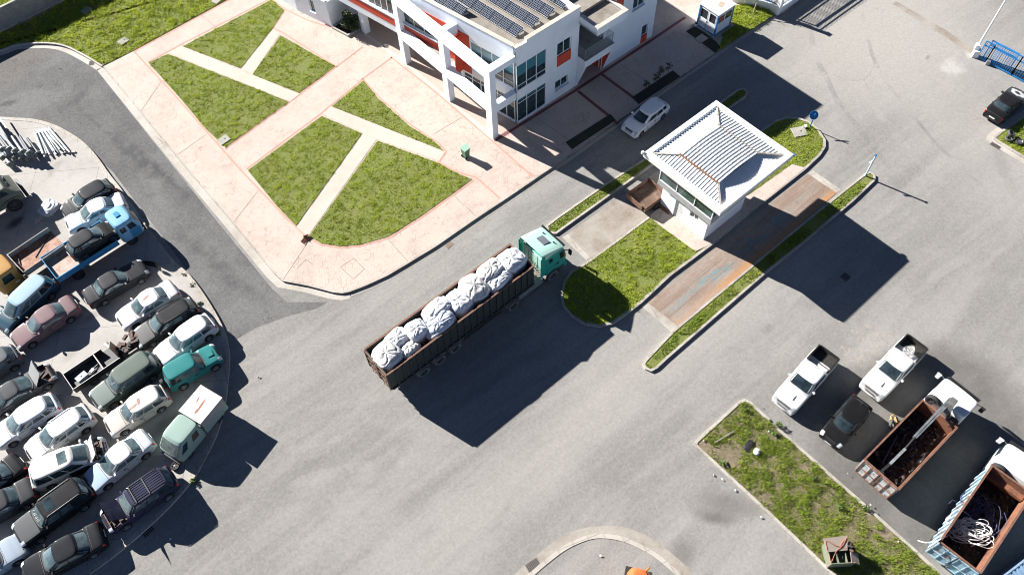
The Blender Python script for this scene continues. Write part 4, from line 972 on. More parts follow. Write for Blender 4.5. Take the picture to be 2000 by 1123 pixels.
# high sliding entrance gate, only its shadow and foot reach the picture
GT = thing('entrance_gate', 'tall slatted entrance gate standing just beyond the top edge, casting a striped shadow', 'gate')
ga, gb = Vector((55.6, 35.0, 0)), Vector((63.5, 35.2, 0))
ga = P(1640, 50) ; 
mb = MB(); gs = Vector((-0.55, 1.9)) 
g0 = P(1595, 52); g1 = P(1690, -14)
G0 = Vector((g0.x + .55 * 2.6, g0.y + 1.9 * 2.6, 0)); G1 = Vector((g1.x + .55 * 2.6, g1.y + 1.9 * 2.6, 0)); G0.x = g0.x + 0.55 * -2.6; G1.x = g1.x - .55 * 2.6
mb.bar((G0.x, G0.y, 2.6), (G1.x, G1.y, 2.6), .09, .14); mb.bar((G0.x, G0.y, .3), (G1.x, G1.y, .3), .09, .14); mb.bar((G0.x, G0.y, .0), (G0.x, G0.y, 2.7), .14, .14); mb.bar((G1.x, G1.y, .0), (G1.x, G1.y, 2.7), .12, .12); mb.build('gate_frame', M_BLUE, GT)
mb = MB(); n_ = 40
for i in range(1, n_):
    p = G0.lerp(G1, i / n_); mb.bar((p.x, p.y, .3), (p.x, p.y, 2.6), .03, .03)
o = mb.build('bar', M_BAR, GT)
# blue sliding gate at the right edge with a white pillar and pole
BG = thing('blue_gate', 'blue barred sliding gate leaning on its rail at the right edge', 'gate')
M_BGATE = plain('gate_blue', (0.02, 0.20, 0.50), 0.45, 0, 0.15, 3)
def gate_panel(a, b, z0, z1, nb):
    mb = MB(); a = Vector(a); b = Vector(b)
    for z in (z0, z1, (z0 * .25 + z1 * .75)): mb.bar((a.x, a.y, z), (b.x, b.y, z), .07, .09)
    for p in (a, b): mb.bar((p.x, p.y, z0), (p.x, p.y, z1), .09, .09)
    fo = mb.build('gate_frame', M_BGATE, BG); mb = MB()
    for i in range(1, nb): p = a.lerp(b, i / nb); mb.bar((p.x, p.y, z0), (p.x, p.y, z1), .03, .03)
    mb.build('bar', M_BGATE, fo)
g0 = P(1908, 114); g1 = P(1924, 122); g2 = P(1974, 148); g3 = P(2060, 196)
gate_panel(g0, g1, .15, 1.9, 6); gate_panel(g1, g2, .12, 2.1, 14); gate_panel(g2, g3, .12, 2.1, 20)
h = Vector((.35, .45, 0)); gate_panel(g1 + h, g2 + h, .12, 1.9, 12)
mb = MB(); mb.box((g1.x - .1, g1.y - .25, .2), (.35, .3, .4), rz=.5); mb.build('motor', M_STEEL, BG)
FP_ = thing('flag_pole', 'tall white pole on a white block at the end of the blue gate', 'pole', P(1903, 110))
mb = MB(); mb.box((0, 0, .35), (.55, .5, .7), rz=.6); mb.box((.05, .2, .9), (.4, .35, .5), rz=.6); mb.build('base_block', M_WHITE, FP_)
mb = MB(); mb.tube([(0.15, .2, .7), (0.15, .2, 9.5)], [.085, .06], 10); mb.build('shaft', M_WHITE, FP_)
# block wall in the far left corner
M_BLOCK = NT('block_wall'); t = M_BLOCK; q = t.n('ShaderNodeTexBrick'); sxyz = t.n('ShaderNodeSeparateXYZ'); cxyz = t.n('ShaderNodeCombineXYZ')
t.link(t.coord('Object'), sxyz.inputs[0]); t.link(sxyz.outputs['X'], cxyz.inputs['X']); t.link(sxyz.outputs['Z'], cxyz.inputs['Y']); t.link(cxyz.outputs[0], q.inputs['Vector'])
q.inputs['Scale'].default_value = 1; q.inputs['Brick Width'].default_value = .42; q.inputs['Row Height'].default_value = .21; q.inputs['Mortar Size'].default_value = .018
q.inputs['Color1'].default_value = (.30, .29, .27, 1); q.inputs['Color2'].default_value = (.38, .37, .35, 1); q.inputs['Mortar'].default_value = (.22, .21, .20, 1)
M_BLOCK = t.out(t.mix(t.math('MULTIPLY', t.noise(1.5, 5), .4), q.outputs[0], (.2, .19, .17)), .9)
wa, wb = P(-25, 75, .06), P(140, -7, .06)
BW = thing('block_wall', 'grey concrete block wall with a pale coping along the field', 'wall', wa, atan2(wb.y - wa.y, wb.x - wa.x))
Lw = (wb - wa).length
mb = MB(); mb.span((-12, 0, 0), (Lw + 25, .2, 2.0)); mb.build('blockwork', M_BLOCK, BW)
mb = MB(); mb.span((-12, -.03, 2.001), (Lw + 25, .23, 2.08)); mb.build('coping', M_SLABC, BW)
for k in range(8):
    mb = MB(); xx = Lw - 2.2 - 3.4 * (k - 3); mb.span((xx, -.06, 0), (xx + .35, -.001, 1.99)); mb.build('pier', M_BLOCK, BW)
# ================================================================== VEHICLES
def wheel(parent, x, y, r, wd=0.2, rim=None, name='wheel', twin=False, mat=None):
    """a wheel with tyre and rim; axis along y; outer side faces sign(y)"""
    s = 1 if y > 0 else -1
    wt = bpy.data.objects.new(name, None)
    key = ('tyre', round(r, 3), round(wd, 3), s, (mat or M_TYRE).name)
    if key not in MESHC:
        mb = MB(); h = wd / 2
        mb.lathe([(r * .60, -h * .9), (r * .93, -h), (r, -h * .6), (r, h * .6), (r * .93, h), (r * .62, h * .92), (r * .60, h * .5), (r * .60, -h * .9)], (0, 0, 0), 'Y', 22)
        o = mb.build('tyre', mat or M_TYRE); MESHC[key] = o.data; bpy.data.objects.remove(o)
    t = bpy.data.objects.new(name, MESHC[key]); COL.objects.link(t); t.parent = parent; t.location = (x, y, r)
    key = ('rim', round(r, 3), round(wd, 3), s, (rim or M_RIM).name)
    if key not in MESHC:
        mb = MB(); h = wd / 2 * s; q = [(r * .60, h * .85), (r * .52, h * .55), (r * .30, h * .62), (r * .14, h * .75), (0.0, h * .78)]
        if s > 0: mb.lathe(q, (0, 0, 0), 'Y', 20)
        else: mb.lathe(q[::-1], (0, 0, 0), 'Y', 20)
        for k in range(5):
            a = 2 * pi * k / 5; mb.box((cos(a) * r * .38, h * .70, sin(a) * r * .38), (r * .4, .02, r * .11), ry=-a, m=0)
        for k in range(5):
            a = 2 * pi * (k + .5) / 5; mb.box((cos(a) * r * .42, h * .64, sin(a) * r * .42), (r * .16, .012, r * .15), ry=-a, m=1)
        o = mb.build('rim', [rim or M_RIM, M_DARK]); MESHC[key] = o.data; bpy.data.objects.remove(o)
    q = bpy.data.objects.new('rim', MESHC[key]); COL.objects.link(q); q.parent = t
    return t
MESHC = {}

class Shell:
    """lofted shell: levels (z, x_back, x_front, half_width, squareness, bow) from bottom to top"""
    def __init__(s, levels): s.l = levels
    def at(s, z):
        L = s.l
        if z <= L[0][0]: return L[0]
        for a, b in zip(L, L[1:]):
            if z <= b[0]:
                t = (z - a[0]) / (b[0] - a[0]); return tuple(p + (q - p) * t for p, q in zip(a, b))
        return L[-1]
    def ring(s, lv, K=12):
        z, xb, xf, w_, n, bow = lv; cx = (xb + xf) / 2; a = (xf - xb) / 2; pts = []
        for k in range(4 * K):
            # walk a square perimeter -> superellipse
            t = k / K; sd = int(t) % 4; f = -1 + 2 * (t - int(t))
            if sd == 0: X, Y = 1, f
            elif sd == 1: X, Y = -f, 1
            elif sd == 2: X, Y = -1, -f
            else: X, Y = f, -1
            m = (abs(X) ** n + abs(Y) ** n) ** (1 / n)
            xx, yy = X / m, Y / m
            pts.append((cx + a * xx - (bow * abs(yy) ** 2 if xx > 0 else -bow * .6 * abs(yy) ** 2) , w_ * yy, z))
        return pts
    def mesh(s, mb, K=12, m=0, cap=True, crown=0.05, bottom=False):
        N = 4 * K; rings = [s.ring(l, K) for l in s.l]
        if cap:
            z, xb, xf, w_, n, bow = s.l[-1]; cx = (xb + xf) / 2
            for sc_, dz in ((.965, .42), (.90, .62), (.75, .82), (.5, .95), (.22, 1.0)):
                rings.append([(cx + (x - cx) * sc_, y * sc_, z + crown * dz) for x, y, _ in rings[len(s.l) - 1]])
        vs = [p for r in rings for p in r]
        fs = [(i * N + k, i * N + (k + 1) % N, (i + 1) * N + (k + 1) % N, (i + 1) * N + k) for i in range(len(rings) - 1) for k in range(N)]
        if cap: fs.append(tuple(range((len(rings) - 1) * N, len(rings) * N)))
        if bottom: fs.append(tuple(range(N))[::-1])
        mb.add(vs, fs, m); return mb
    def front(s, q, z, off=0.0, back=False):
        z_, xb, xf, w_, n, bow = s.at(z); cx = (xb + xf) / 2; a = (xf - xb) / 2; sg = -1 if back else 1
        y = q; m = (1 - abs(q) ** n) ** (1 / n)
        x = cx + sg * a * m - sg * bow * (0.6 if back else 1) * abs(q) ** 2
        return Vector((x + sg * off, w_ * y, z))
    def side(s, r, z, sgn=1, off=0.0):
        z_, xb, xf, w_, n, bow = s.at(z); cx = (xb + xf) / 2; a = (xf - xb) / 2
        return Vector((cx + a * r, sgn * (w_ * (1 - abs(r) ** n) ** (1 / n) + off), z))
    def roof(s, x, y, crown=0.05):
        z, xb, xf, w_, n, bow = s.l[-1]; cx = (xb + xf) / 2; a = (xf - xb) / 2
        d = (abs((x - cx) / a) ** n + abs(y / w_) ** n) ** (1 / n)
        ks = ((1, 0), (.965, .42), (.90, .62), (.75, .82), (.5, .95), (.22, 1.0), (0, 1.0))
        for p, q in zip(ks, ks[1:]):
            if d >= q[0]: t = (p[0] - d) / (p[0] - q[0]); return z + crown * (p[1] + (q[1] - p[1]) * max(0, t))
        return z + crown

def interp(pts, x):
    if x <= pts[0][0]: return pts[0][1]
    for (a, p), (b, q) in zip(pts, pts[1:]):
        if x <= b:
            t = (x - a) / (b - a); t2 = t * t * (3 - 2 * t) * .4 + t * .6
            return p + (q - p) * t2
    return pts[-1][1]

KIND = {  # L, W, H, r, hood front z, hood rear z, belt, trunk z, ws base, roof front, roof rear, rear base (fractions of L from the centre), squareness
    'sedan':  (4.6, 1.76, 1.42, .31, .72, .92, .92, .97, .215, .055, -.20, -.335, 5.0),
    'coupe':  (4.6, 1.74, 1.38, .31, .70, .90, .90, .95, .205, .03, -.19, -.35, 5.0),
    'oldsedan': (4.7, 1.74, 1.42, .31, .78, .93, .93, .96, .185, .06, -.20, -.31, 6.0),
    'hatch':  (4.0, 1.70, 1.46, .30, .74, .95, .95, .98, .235, .07, -.37, -.465, 5.0),
    'wagon':  (4.7, 1.75, 1.46, .31, .74, .93, .93, .98, .20, .055, -.40, -.475, 5.5),
    'mpv':    (4.5, 1.80, 1.70, .32, .80, 1.02, 1.00, 1.0, .30, .12, -.41, -.475, 5.5),
    'suv':    (4.6, 1.84, 1.72, .36, .96, 1.08, 1.06, 1.06, .205, .085, -.42, -.475, 8.0),
    'pickup': (5.25, 1.83, 1.74, .38, .98, 1.12, 1.08, 1.08, .195, .085, -.145, -.185, 9.0),
}
def car(name, label, f_px, r_px, kind='sedan', col=(0.5, 0.5, 0.5), dust=0.25, zf=0.55, zr=0.75, L=None, W=None, base=ZY, bonnet=None, roofmat=None, group=None,
        sunroof=False, rails=False, rack=False, antenna=False, scoop=False, hood='closed', glassm=None, rim=None, ropts=None, lampc=None, missing=(), cat='car', spare=False, hollow=False, trunkcol=None, tint=False, scuffs=False, bonnetmat=None, bodymat=None):
    k = KIND[kind]; Fp = P(f_px[0], f_px[1], base + zf); Rp = P(r_px[0], r_px[1], base + zr)
    d = (Fp - Rp); d.z = 0; Ld = d.length; L = L or min(max(Ld, k[0] * .93), k[0] * 1.07); W = W or k[1]; H = k[2]
    c = (Fp + Rp) / 2; rz = atan2(d.y, d.x)
    root = thing(name, label, cat, (c.x, c.y, base), rz, group)
    pm = bodymat or paint('paint_%s' % '_'.join('%02d' % int(q * 99) for q in col) + ('_d%d' % int(dust * 100)), col, dust)
    bm_ = pm if bonnet is None else paint('paint_b%s_d%d' % ('_'.join('%02d' % int(q * 99) for q in bonnet), int(dust * 100)), bonnet, dust)
    if bonnetmat: bm_ = bonnetmat
    gm = glassm or M_GLASS
    r = k[3]; hf, hr, belt, tz = k[4:8]; n_ = k[12]
    xw, xrf, xrr, xrb = [q * L for q in k[8:12]]
    h2 = L / 2; ax_f = h2 - L * .185; ax_r = -h2 + L * .205
    sill = .20 if kind not in ('suv', 'pickup') else .34
    pick = kind == 'pickup'
    top = [(-h2, tz * .62), (-h2 + .04, tz * .86), (-h2 + .16, tz - .015), (xrb, tz + .01), (xrb + .12, belt), (xw - .05, belt), (xw + .02, hr), (xw + .35 * (h2 - xw), hr - .04), (h2 - .30, hf + .05), (h2 - .12, hf - .02), (h2 - .03, hf - .12), (h2, hf - .24)]
    if kind in ('hatch', 'wagon', 'mpv', 'suv'): top[0:4] = [(-h2, tz * .72), (-h2 + .03, tz * .94), (-h2 + .10, tz), (xrb, tz)]
    arch = r + .055
    def zb(x):
        z = sill
        for ax in (ax_f, ax_r):
            dx = abs(x - ax)
            if dx < arch: z = max(z, r + sqrt(arch * arch - dx * dx) * 1.0 - .0)
        e = max(0, (abs(x) - (h2 - .5)) / .5); return max(z, sill + .10 * e)
    def wplan(x):
        e = max(0.0, (abs(x) - (h2 - .85)) / .85); return W / 2 * (1 - .06 * e ** 1.6 - .10 * e ** 7)
    def sect(x):
        w_ = wplan(x); zt = interp(top, x); b = min(zb(x), zt - .14); h = zt - b
        return [(w_ * .955, b), (w_ * .985, b + .28 * h), (w_, b + .62 * h), (w_ * .992, zt - .10 * min(1, h / .4)), (w_ * .955, zt - .028), (w_ * .88, zt), (w_ * .5, zt + .022), (0.0, zt + .03)]
    xs = sorted(set([round(q, 3) for q in [-h2, -h2 + .015, -h2 + .04, -h2 + .10, -h2 + .22, -h2 + .4, h2, h2 - .012, h2 - .04, h2 - .10, h2 - .2, h2 - .35, h2 - .55] + [ax + arch * q for ax in (ax_f, ax_r) for q in (-1.02, -.99, -.92, -.78, -.55, -.28, 0, .28, .55, .78, .92, .99, 1.02)] + [xw + .05, xw - .05, xrb, xrb + .12, 0, -.45, .45]]))
    xs = [q for q in xs if -h2 <= q <= h2]
    def bpt(x, s, sgn=1, off=0.0):
        """point on the body: s runs 0..7 over the section (0 sill, 4 shoulder, 7 centre line)"""
        q = sect(x); i = min(int(s), 6); t = s - i; y = q[i][0] + (q[i + 1][0] - q[i][0]) * t; z = q[i][1] + (q[i + 1][1] - q[i][1]) * t
        if off:
            up = min(1.0, max(0.0, (s - 3.2) / 1.2)); y += off * (1 - up); z += off * up
        return Vector((x, sgn * y, z))
    mb = MB(); rows = []
    for x in xs:
        q = sect(x)
        rows.append([(x, -y, z) for y, z in q] + [(x, y, z) for y, z in q[-2::-1]])
    m_ = len(rows[0]); vs = [p for rw in rows for p in rw]
    fs = [(i * m_ + j, (i + 1) * m_ + j, (i + 1) * m_ + j + 1, i * m_ + j + 1) for i in range(len(xs) - 1) for j in range(m_ - 1)]
    fs += [(i * m_ + m_ - 1, (i + 1) * m_ + m_ - 1, (i + 1) * m_, i * m_) for i in range(len(xs) - 1)]
    fs += [tuple(range(m_))[::1], tuple(range((len(xs) - 1) * m_, len(xs) * m_))[::-1]]
    if hood == 'open' or pick:   # leave the engine bay / load bed open
        def cut(i, j):
            xa = (xs[i] + xs[i + 1]) / 2; inner = 4 <= j <= m_ - 6
            if hood == 'open' and inner and xw + .12 < xa < h2 - .16: return True
            if pick and inner and -h2 + .06 < xa < xrb - .12: return True
            return False
        keep = []; idx = 0
        for i in range(len(xs) - 1):
            for j in range(m_ - 1):
                if not cut(i, j): keep.append(fs[idx])
                idx += 1
        fs = keep + fs[idx:]
    mb.add(vs, fs); body = mb.build('body', pm, root, 50)
    # cabin shell
    zroof = H - .055
    lev = [(belt - .05, xrb - .015, xw + .015, W / 2 * .935, n_, .10), (belt + .03, xrb, xw, W / 2 * .93, n_, .10), (belt + (zroof - belt) * .55, xrb + (xrr - xrb) * .50, xw + (xrf - xw) * .52, W / 2 * .885, n_, .09), (zroof - .04, xrr + (xrb - xrr) * .10, xrf + (xw - xrf) * .09, W / 2 * .825, n_, .08), (zroof, xrr, xrf, W / 2 * .805, n_, .07)]
    sh = Shell(lev); mb = MB(); sh.mesh(mb, 10, crown=.055)
    rf = mb.build('roof', roofmat or pm, root, 60)
    g0, g1 = belt + .05, zroof - .045
    def patch(nm, f, mat, nu=6, nv=3, par=root, border=None):
        mb = MB()
        if border:      # thin dark shut line round the panel
            bu, bv = border
            def rm(t, n, b): k = round(t * n); return 0.0 if k == 0 else 1.0 if k == n else b + (1 - 2 * b) * (k - 1) / (n - 2)
            g = f; f = lambda u, v: g(rm(u, nu, bu), rm(v, nv, bv))
        mb.grid(f, nu, nv); v = [Vector(p) for p in mb.v]
        if border: mb.m = [1 if (i in (0, nu - 1) or j in (0, nv - 1)) else 0 for i in range(nu) for j in range(nv)]; mat = [mat, M_BLACK]
        # orient outwards: away from the vehicle centre
        f0 = mb.f[len(mb.f) // 2]; nrm = (v[f0[1]] - v[f0[0]]).cross(v[f0[2]] - v[f0[0]]); cc = v[f0[0]] - Vector((0, 0, .5))
        if nrm.dot(Vector((cc.x * .25, cc.y, cc.z))) < 0: mb.f = [q[::-1] for q in mb.f]
        return mb.build(nm, mat, par, 60)
    patch('windscreen', lambda u, v: sh.front(-.90 + 1.80 * u, g0 + .0 + (g1 - g0) * v, .009), gm, 8, 4)
    if not pick: patch('rear_window', lambda u, v: sh.front(-.87 + 1.74 * u, g0 + (g1 - g0) * (v * .92 + .03), .009, True), gm, 8, 4)
    else: patch('rear_window', lambda u, v: sh.front(-.7 + 1.4 * u, g0 + .12 + (g1 - g0 - .12) * (v * .9 + .03), .009, True), M_GLASSD, 6, 3)
    spans = {'sedan': ((.70, .04), (-.02, -.66)), 'oldsedan': ((.70, .04), (-.02, -.70)), 'coupe': ((.68, -.05), (-.11, -.66)), 'hatch': ((.76, .18), (.12, -.42), (-.50, -.82)), 'wagon': ((.78, .26), (.21, -.28), (-.34, -.86)), 'mpv': ((.80, .30), (.25, -.24), (-.30, -.87)), 'suv': ((.80, .28), (.22, -.28), (-.35, -.87)), 'pickup': ((.74, .02), (-.05, -.80))}[kind]
    for sgn in (1, -1):
        for i, (a, b) in enumerate(spans):
            patch('side_window', lambda u, v: sh.side(a + (b - a) * u, g0 + .02 + (g1 - g0 - .03) * v, sgn, .009), M_GLASSD if (tint or i > 1) else gm, 5, 3)
    # bonnet, boot lid and doors as thin panels, so that their gaps show
    hx0, hx1 = xw + .10, h2 - .14
    if hood == 'closed':
        patch('bonnet', lambda u, v: (lambda s, sg: bpt(hx0 + (hx1 - hx0) * u, s, sg, .010))(7 - abs(2 * v - 1) * 2.45, -1 if v < .5 else 1), bm_, 10, 10, border=(.022, .016))
    elif hood == 'open':
        mb = MB(); ang = R(52)
        def hp(u, v, t):
            x = u * (hx1 - hx0); z = .03 * (1 - (2 * v - 1) ** 2) + t; return (hx0 + x * cos(ang) - z * sin(ang), (2 * v - 1) * W * .40, hr + .02 + x * sin(ang) + z * cos(ang))
        mb.grid(lambda u, v: hp(u, v, .0), 4, 4, flip=False); mb.grid(lambda u, v: hp(u, v, -.04), 4, 4, flip=True); mb.build('bonnet', bm_, root)
        mb = MB(); mb.box(((hx0 + hx1) / 2, 0, hf - .28), (hx1 - hx0 - .05, W * .72, .2)); mb.box(((hx0 + hx1) / 2 + .05, .05, hf - .12), (.5, .4, .2), rz=.2); mb.box((hx1 - .12, 0, hf - .1), (.08, W * .6, .2)); mb.box((hx0 + .2, -W * .26, hf - .1), (.3, .26, .18)); mb.box((hx0 + .35, W * .27, hf - .12), (.24, .2, .2)); mb.tube([(hx0 + .1, -.3, hf), (hx0 + .4, 0, hf + .02), (hx1 - .2, .3, hf - .02)], .035, 6)
        mb.build('engine', M_ENGINE, root)
    if kind in ('sedan', 'oldsedan', 'coupe'):
        bx0, bx1 = -h2 + .10, xrb - .06
        patch('boot_lid', lambda u, v: (lambda s, sg: bpt(bx0 + (bx1 - bx0) * u, s, sg, .009))(7 - abs(2 * v - 1) * 2.2, -1 if v < .5 else 1), pm if trunkcol is None else paint('paint_t' + str(trunkcol), trunkcol, dust), 6, 10, border=(.03, .016))
    dx = {'coupe': [(xw - .25, -.75)], 'pickup': [(xw - .18, .12), (.08, xrb + .12)], 'hatch': [(xw - .22, -.22), (-.25, ax_r + arch + .02)]}.get(kind, [(xw - .2, -.05), (-.08, ax_r + arch + .04)])
    for sgn in (1, -1):
        for i, (a, b) in enumerate(dx):
            if ('door', sgn, i) in missing:
                patch('door_opening', lambda u, v: bpt(a + (b - a) * u, .35 + 3.2 * v, sgn, .012), M_DARK, 4, 4); continue
            dr = patch('door', lambda u, v: bpt(a + (b - a) * u, .4 + 3.25 * v, sgn, .009), pm, 6, 7, border=(.022, .03))
            hp_ = bpt(b + (a - b) * .12, 2.7, sgn, .03); mb = MB(); mb.box(hp_, (.18, .035, .035)); mb.build('handle', pm if i % 2 else M_BLACK, dr)
    # lamps, grille, bumper, plates, mirrors
    lm = lampc or (plain('lamp_grey', (.36, .38, .40), .1, .1, .15, 8) if pick else M_LAMP)
    for sgn in (1, -1):
        if ('headlight', sgn) not in missing: patch('headlight', lambda u, v: bpt(h2 - .30 + .27 * u, 3.3 + 2.2 * v, sgn, .014), lm, 4, 4)
        if kind in ('sedan', 'oldsedan', 'coupe', 'pickup'): patch('tail_light', lambda u, v: bpt(-h2 + .02 + .17 * u, 2.6 + 2.0 * v, sgn, .012), M_RED, 3, 4)
        else: patch('tail_light', lambda u, v: bpt(-h2 + .015 + .13 * u, 2.5 + 2.3 * v, sgn, .014), M_RED, 3, 4)
    nose = hf - .24
    mb = MB(); mb.box((h2 - .012, 0, nose - .01), (.05, W * .42, .13)); gr = mb.build('grille', M_BLACK, root)
    patch('grille_bars', lambda u, v: (lambda q, sg: bpt(h2 - .125 + .11 * u, q, sg, .016))(7 - abs(2 * v - 1) * (1.35 if pick else 1.0), -1 if v < .5 else 1), M_RIMD if pick else M_BLACK, 2, 8, gr)
    bmat = pm if kind in ('hatch', 'mpv', 'coupe', 'wagon') else (M_BLACK if kind in ('oldsedan',) else pm)
    for sg, zz in ((1, sill + .22), (-1, sill + .25)):
        mb = MB()
        def bf(u, v, off=.02):
            y = (2 * u - 1); x = h2 + .035 - .22 * abs(y) ** 5 - .05 * abs(y) ** 2; return (sg * x, y * W / 2 * .95, zz - .09 + .2 * v)
        mb.grid(bf, 12, 2); v0 = len(mb.v)
        mb.grid(lambda u, v: ((bf(u, 1)[0]) - sg * .14 * v, bf(u, 1)[1], bf(u, 1)[2] + .01 * v), 12, 1)
        mb.build('bumper', bmat, root)
    mb = MB(); mb.box((h2 + .045, 0, sill + .22), (.012, .50, .11)); mb.build('number_plate', M_PLATE, root)
    if not pick: mb = MB(); mb.box((-h2 - .045, 0, tz * .72 if kind not in ('sedan', 'oldsedan', 'coupe') else tz * .66), (.03, .50, .11)); mb.build('number_plate', M_PLATE, root)
    for sgn in (1, -1):
        if ('mirror', sgn) in missing: continue
        mb = MB(); mb.box((xw - .34, sgn * (W / 2 + .03), belt + .10), (.11, .20, .14), rz=sgn * -.2); mb.bar((xw - .33, sgn * (W / 2 - .10), belt + .05), (xw - .33, sgn * (W / 2), belt + .08), .05, .05); mb.build('mirror', pm if not kind.startswith('old') else M_BLACK, root)
    # sunken dark line at the windscreen foot (scuttle with wipers)
    patch('scuttle', lambda u, v: sh.front(-.84 + 1.68 * u, belt + .052, .012 + .075 * (1 - v)) + Vector((0, 0, .004 - .008 * (1 - v))), M_BLACK, 8, 1)
    for ax in (ax_f, ax_r):
        for sgn in (1, -1):
            if ('wheel', 'f' if ax == ax_f else 'r', sgn) not in missing: wheel(root, ax, sgn * (W / 2 - .115), r, .2 if kind not in ('suv', 'pickup') else .24, rim)
    mb = MB(); mb.box((0, 0, sill + .06), (L * .9, W * .70, .16)); mb.build('underbody', M_DARK, root)
    if scuffs:
        for k in range(8):
            q0 = -.70 + .13 * k + rnd.uniform(-.05, .05); v0 = rnd.uniform(.02, .25); l0 = rnd.uniform(.3, .65); patch('scuff', lambda u, v: sh.front(q0 + .035 * u * (1 - v) + .22 * v, g0 + (g1 - g0) * (v0 + l0 * v), .016), M_WHITE, 1, 4)
    # options
    if sunroof:
        rx = xrf - .30; patch('sunroof', lambda u, v: Vector((rx - .55 * u, -.42 + .84 * v, sh.roof(rx - .55 * u, -.42 + .84 * v, .055) + .008)), M_GLASS if sunroof == 'pale' else M_GLASSD, 3, 5, rf)
    if rails or rack:
        for sgn in (1, -1):
            y = sgn * W / 2 * .72; x0, x1 = xrf - .15, xrr + .15
            mb = MB(); mb.tube([(x0, y, sh.roof(x0, y, .055) - .0), (x0 - .1, y, zroof + .075), (x1 + .1, y, zroof + .075), (x1, y, sh.roof(x1, y, .055))], .022, 6); mb.build('roof_rail', M_BLACK if rails != 'light' else M_STEEL, rf)
    if rack:
        for x in (xrf - .35, xrf - 1.25):
            mb = MB(); mb.bar((x, -W * .335, zroof + .105), (x, W * .335, zroof + .105), .07, .035); mb.build('rack_bar', M_BLACK, rf)
        for i in range(7):
            y = -W * .27 + W * .54 * i / 6; mb = MB(); mb.bar((xrf - .2, y, zroof + .062), (xrr + .12, y, zroof + .062), .03, .02); mb.build('rib', pm, rf)
    if antenna: mb = MB(); mb.tube([(xrr + .25, 0, zroof + .04), (xrr - .12, 0, zroof + .28)], .012, 5); mb.build('antenna', M_BLACK, rf)
    if scoop: mb = MB(); mb.box((xw + .42 * (h2 - xw) + .1, 0, hr + .005), (.42, .46, .06)); mb.build('bonnet_scoop', pm if scoop != 'dark' else M_BLACK, root)
    if spare: wheel(root, 0, .1, .34, .22, M_RIMD, 'spare_wheel').matrix_local = Matrix.Translation((-h2 - .16, -.1, .95)) @ Matrix.Rotation(pi / 2, 4, 'Z')
    if pick:
        fl_, wt = .74, .08; x0, x1 = -h2 + .05, xrb - .13
        mb = MB(); zt_ = tz - .03
        mb.add([(x0, -W * .43, fl_), (x1, -W * .43, fl_), (x1, W * .43, fl_), (x0, W * .43, fl_)], [(0, 1, 2, 3)])
        for a, b in (((x0, -W * .43), (x1, -W * .43)), ((x1, -W * .43), (x1, W * .43)), ((x1, W * .43), (x0, W * .43)), ((x0, W * .43), (x0, -W * .43))): mb.add([(a[0], a[1], fl_), (b[0], b[1], fl_), (b[0], b[1], zt_ + .02), (a[0], a[1], zt_ + .02)], [(3, 2, 1, 0)])
        for i in range(7): y = -W * .36 + W * .72 * i / 6; mb.box(((x0 + x1) / 2, y, fl_ + .012), (x1 - x0 - .1, .06, .02))
        mb.build('bed_liner', plain('bed_liner', (0.045, 0.042, 0.038), .7, 0, .4, 4), root)
        mb = MB()
        for sgn in (1, -1): mb.bar((x0 + .02, sgn * W * .435, tz + .045), (x1 - .02, sgn * W * .435, tz + .045), .10, .05)
        mb.bar((x0 + .01, -W * .40, tz + .045), (x0 + .01, W * .40, tz + .045), .08, .05); mb.build('bed_rim', M_BLACK, root)
        if rack is False and ropts == 'bar':
            mb = MB(); mb.bar((x1 + .02, -W * .40, zroof - .05), (x1 + .02, W * .40, zroof - .05), .05, .05); mb.bar((x1 + .02, -W * .40, tz), (x1 + .02, -W * .40, zroof - .05), .05, .05); mb.bar((x1 + .02, W * .40, tz), (x1 + .02, W * .40, zroof - .05), .05, .05); mb.build('roll_bar', M_BLACK, root)
    return root
def rust_roof(name, col, pts, dust=.2):
    """painted roof with a rust patch of its own shape (object space ellipses)"""
    t = NT(name); co = t.warp(3.0, .22, 'Object'); m_ = 0.0
    for (x, y, sx, sy, rz) in pts:
        mp = t.n('ShaderNodeMapping'); mp.vector_type = 'TEXTURE'; t.link(co, mp.inputs[0]); mp.inputs['Location'].default_value = (x + .11, y + .11, 0); mp.inputs['Rotation'].default_value = (0, 0, rz); mp.inputs['Scale'].default_value = (sx, sy, 100)
        l = t.n('ShaderNodeVectorMath', operation='LENGTH'); t.link(mp.outputs[0], l.inputs[0])
        m_ = t.math('MAXIMUM', m_, t.ramp(l.outputs['Value'], 1.25, .75))
    n = t.noise(2.2, 5, .7, lo=.35, hi=.75); fine = t.noise(12, 4, .7, lo=.3, hi=.7)
    c = t.mix(t.math('MULTIPLY', n, dust), col, (.42, .39, .35)); c = t.mix(t.math('MULTIPLY', m_, .9), c, t.mix(fine, (.16, .05, .03), (.30, .13, .08)))
    return t.out(c, .4, coat=.1)
def white_peel():
    t = NT('peeled_bonnet'); co = t.warp(2.5, .5, 'Object'); mp = t.n('ShaderNodeMapping'); mp.vector_type = 'TEXTURE'; t.link(co, mp.inputs[0]); mp.inputs['Location'].default_value = (1.75, .25, 0); mp.inputs['Scale'].default_value = (.38, .55, 100)
    l = t.n('ShaderNodeVectorMath', operation='LENGTH'); t.link(mp.outputs[0], l.inputs[0]); a = t.math('MULTIPLY', t.ramp(l.outputs['Value'], 1.2, .95), t.ramp(l.outputs['Value'], .35, .6))
    return t.out(t.mix(a, (.05, .05, .053), (.5, .5, .5)), .45, coat=.2, spec=.1)
WHT = (.70, .71, .72)
SCR = 'scrapped cars on the concrete yard'
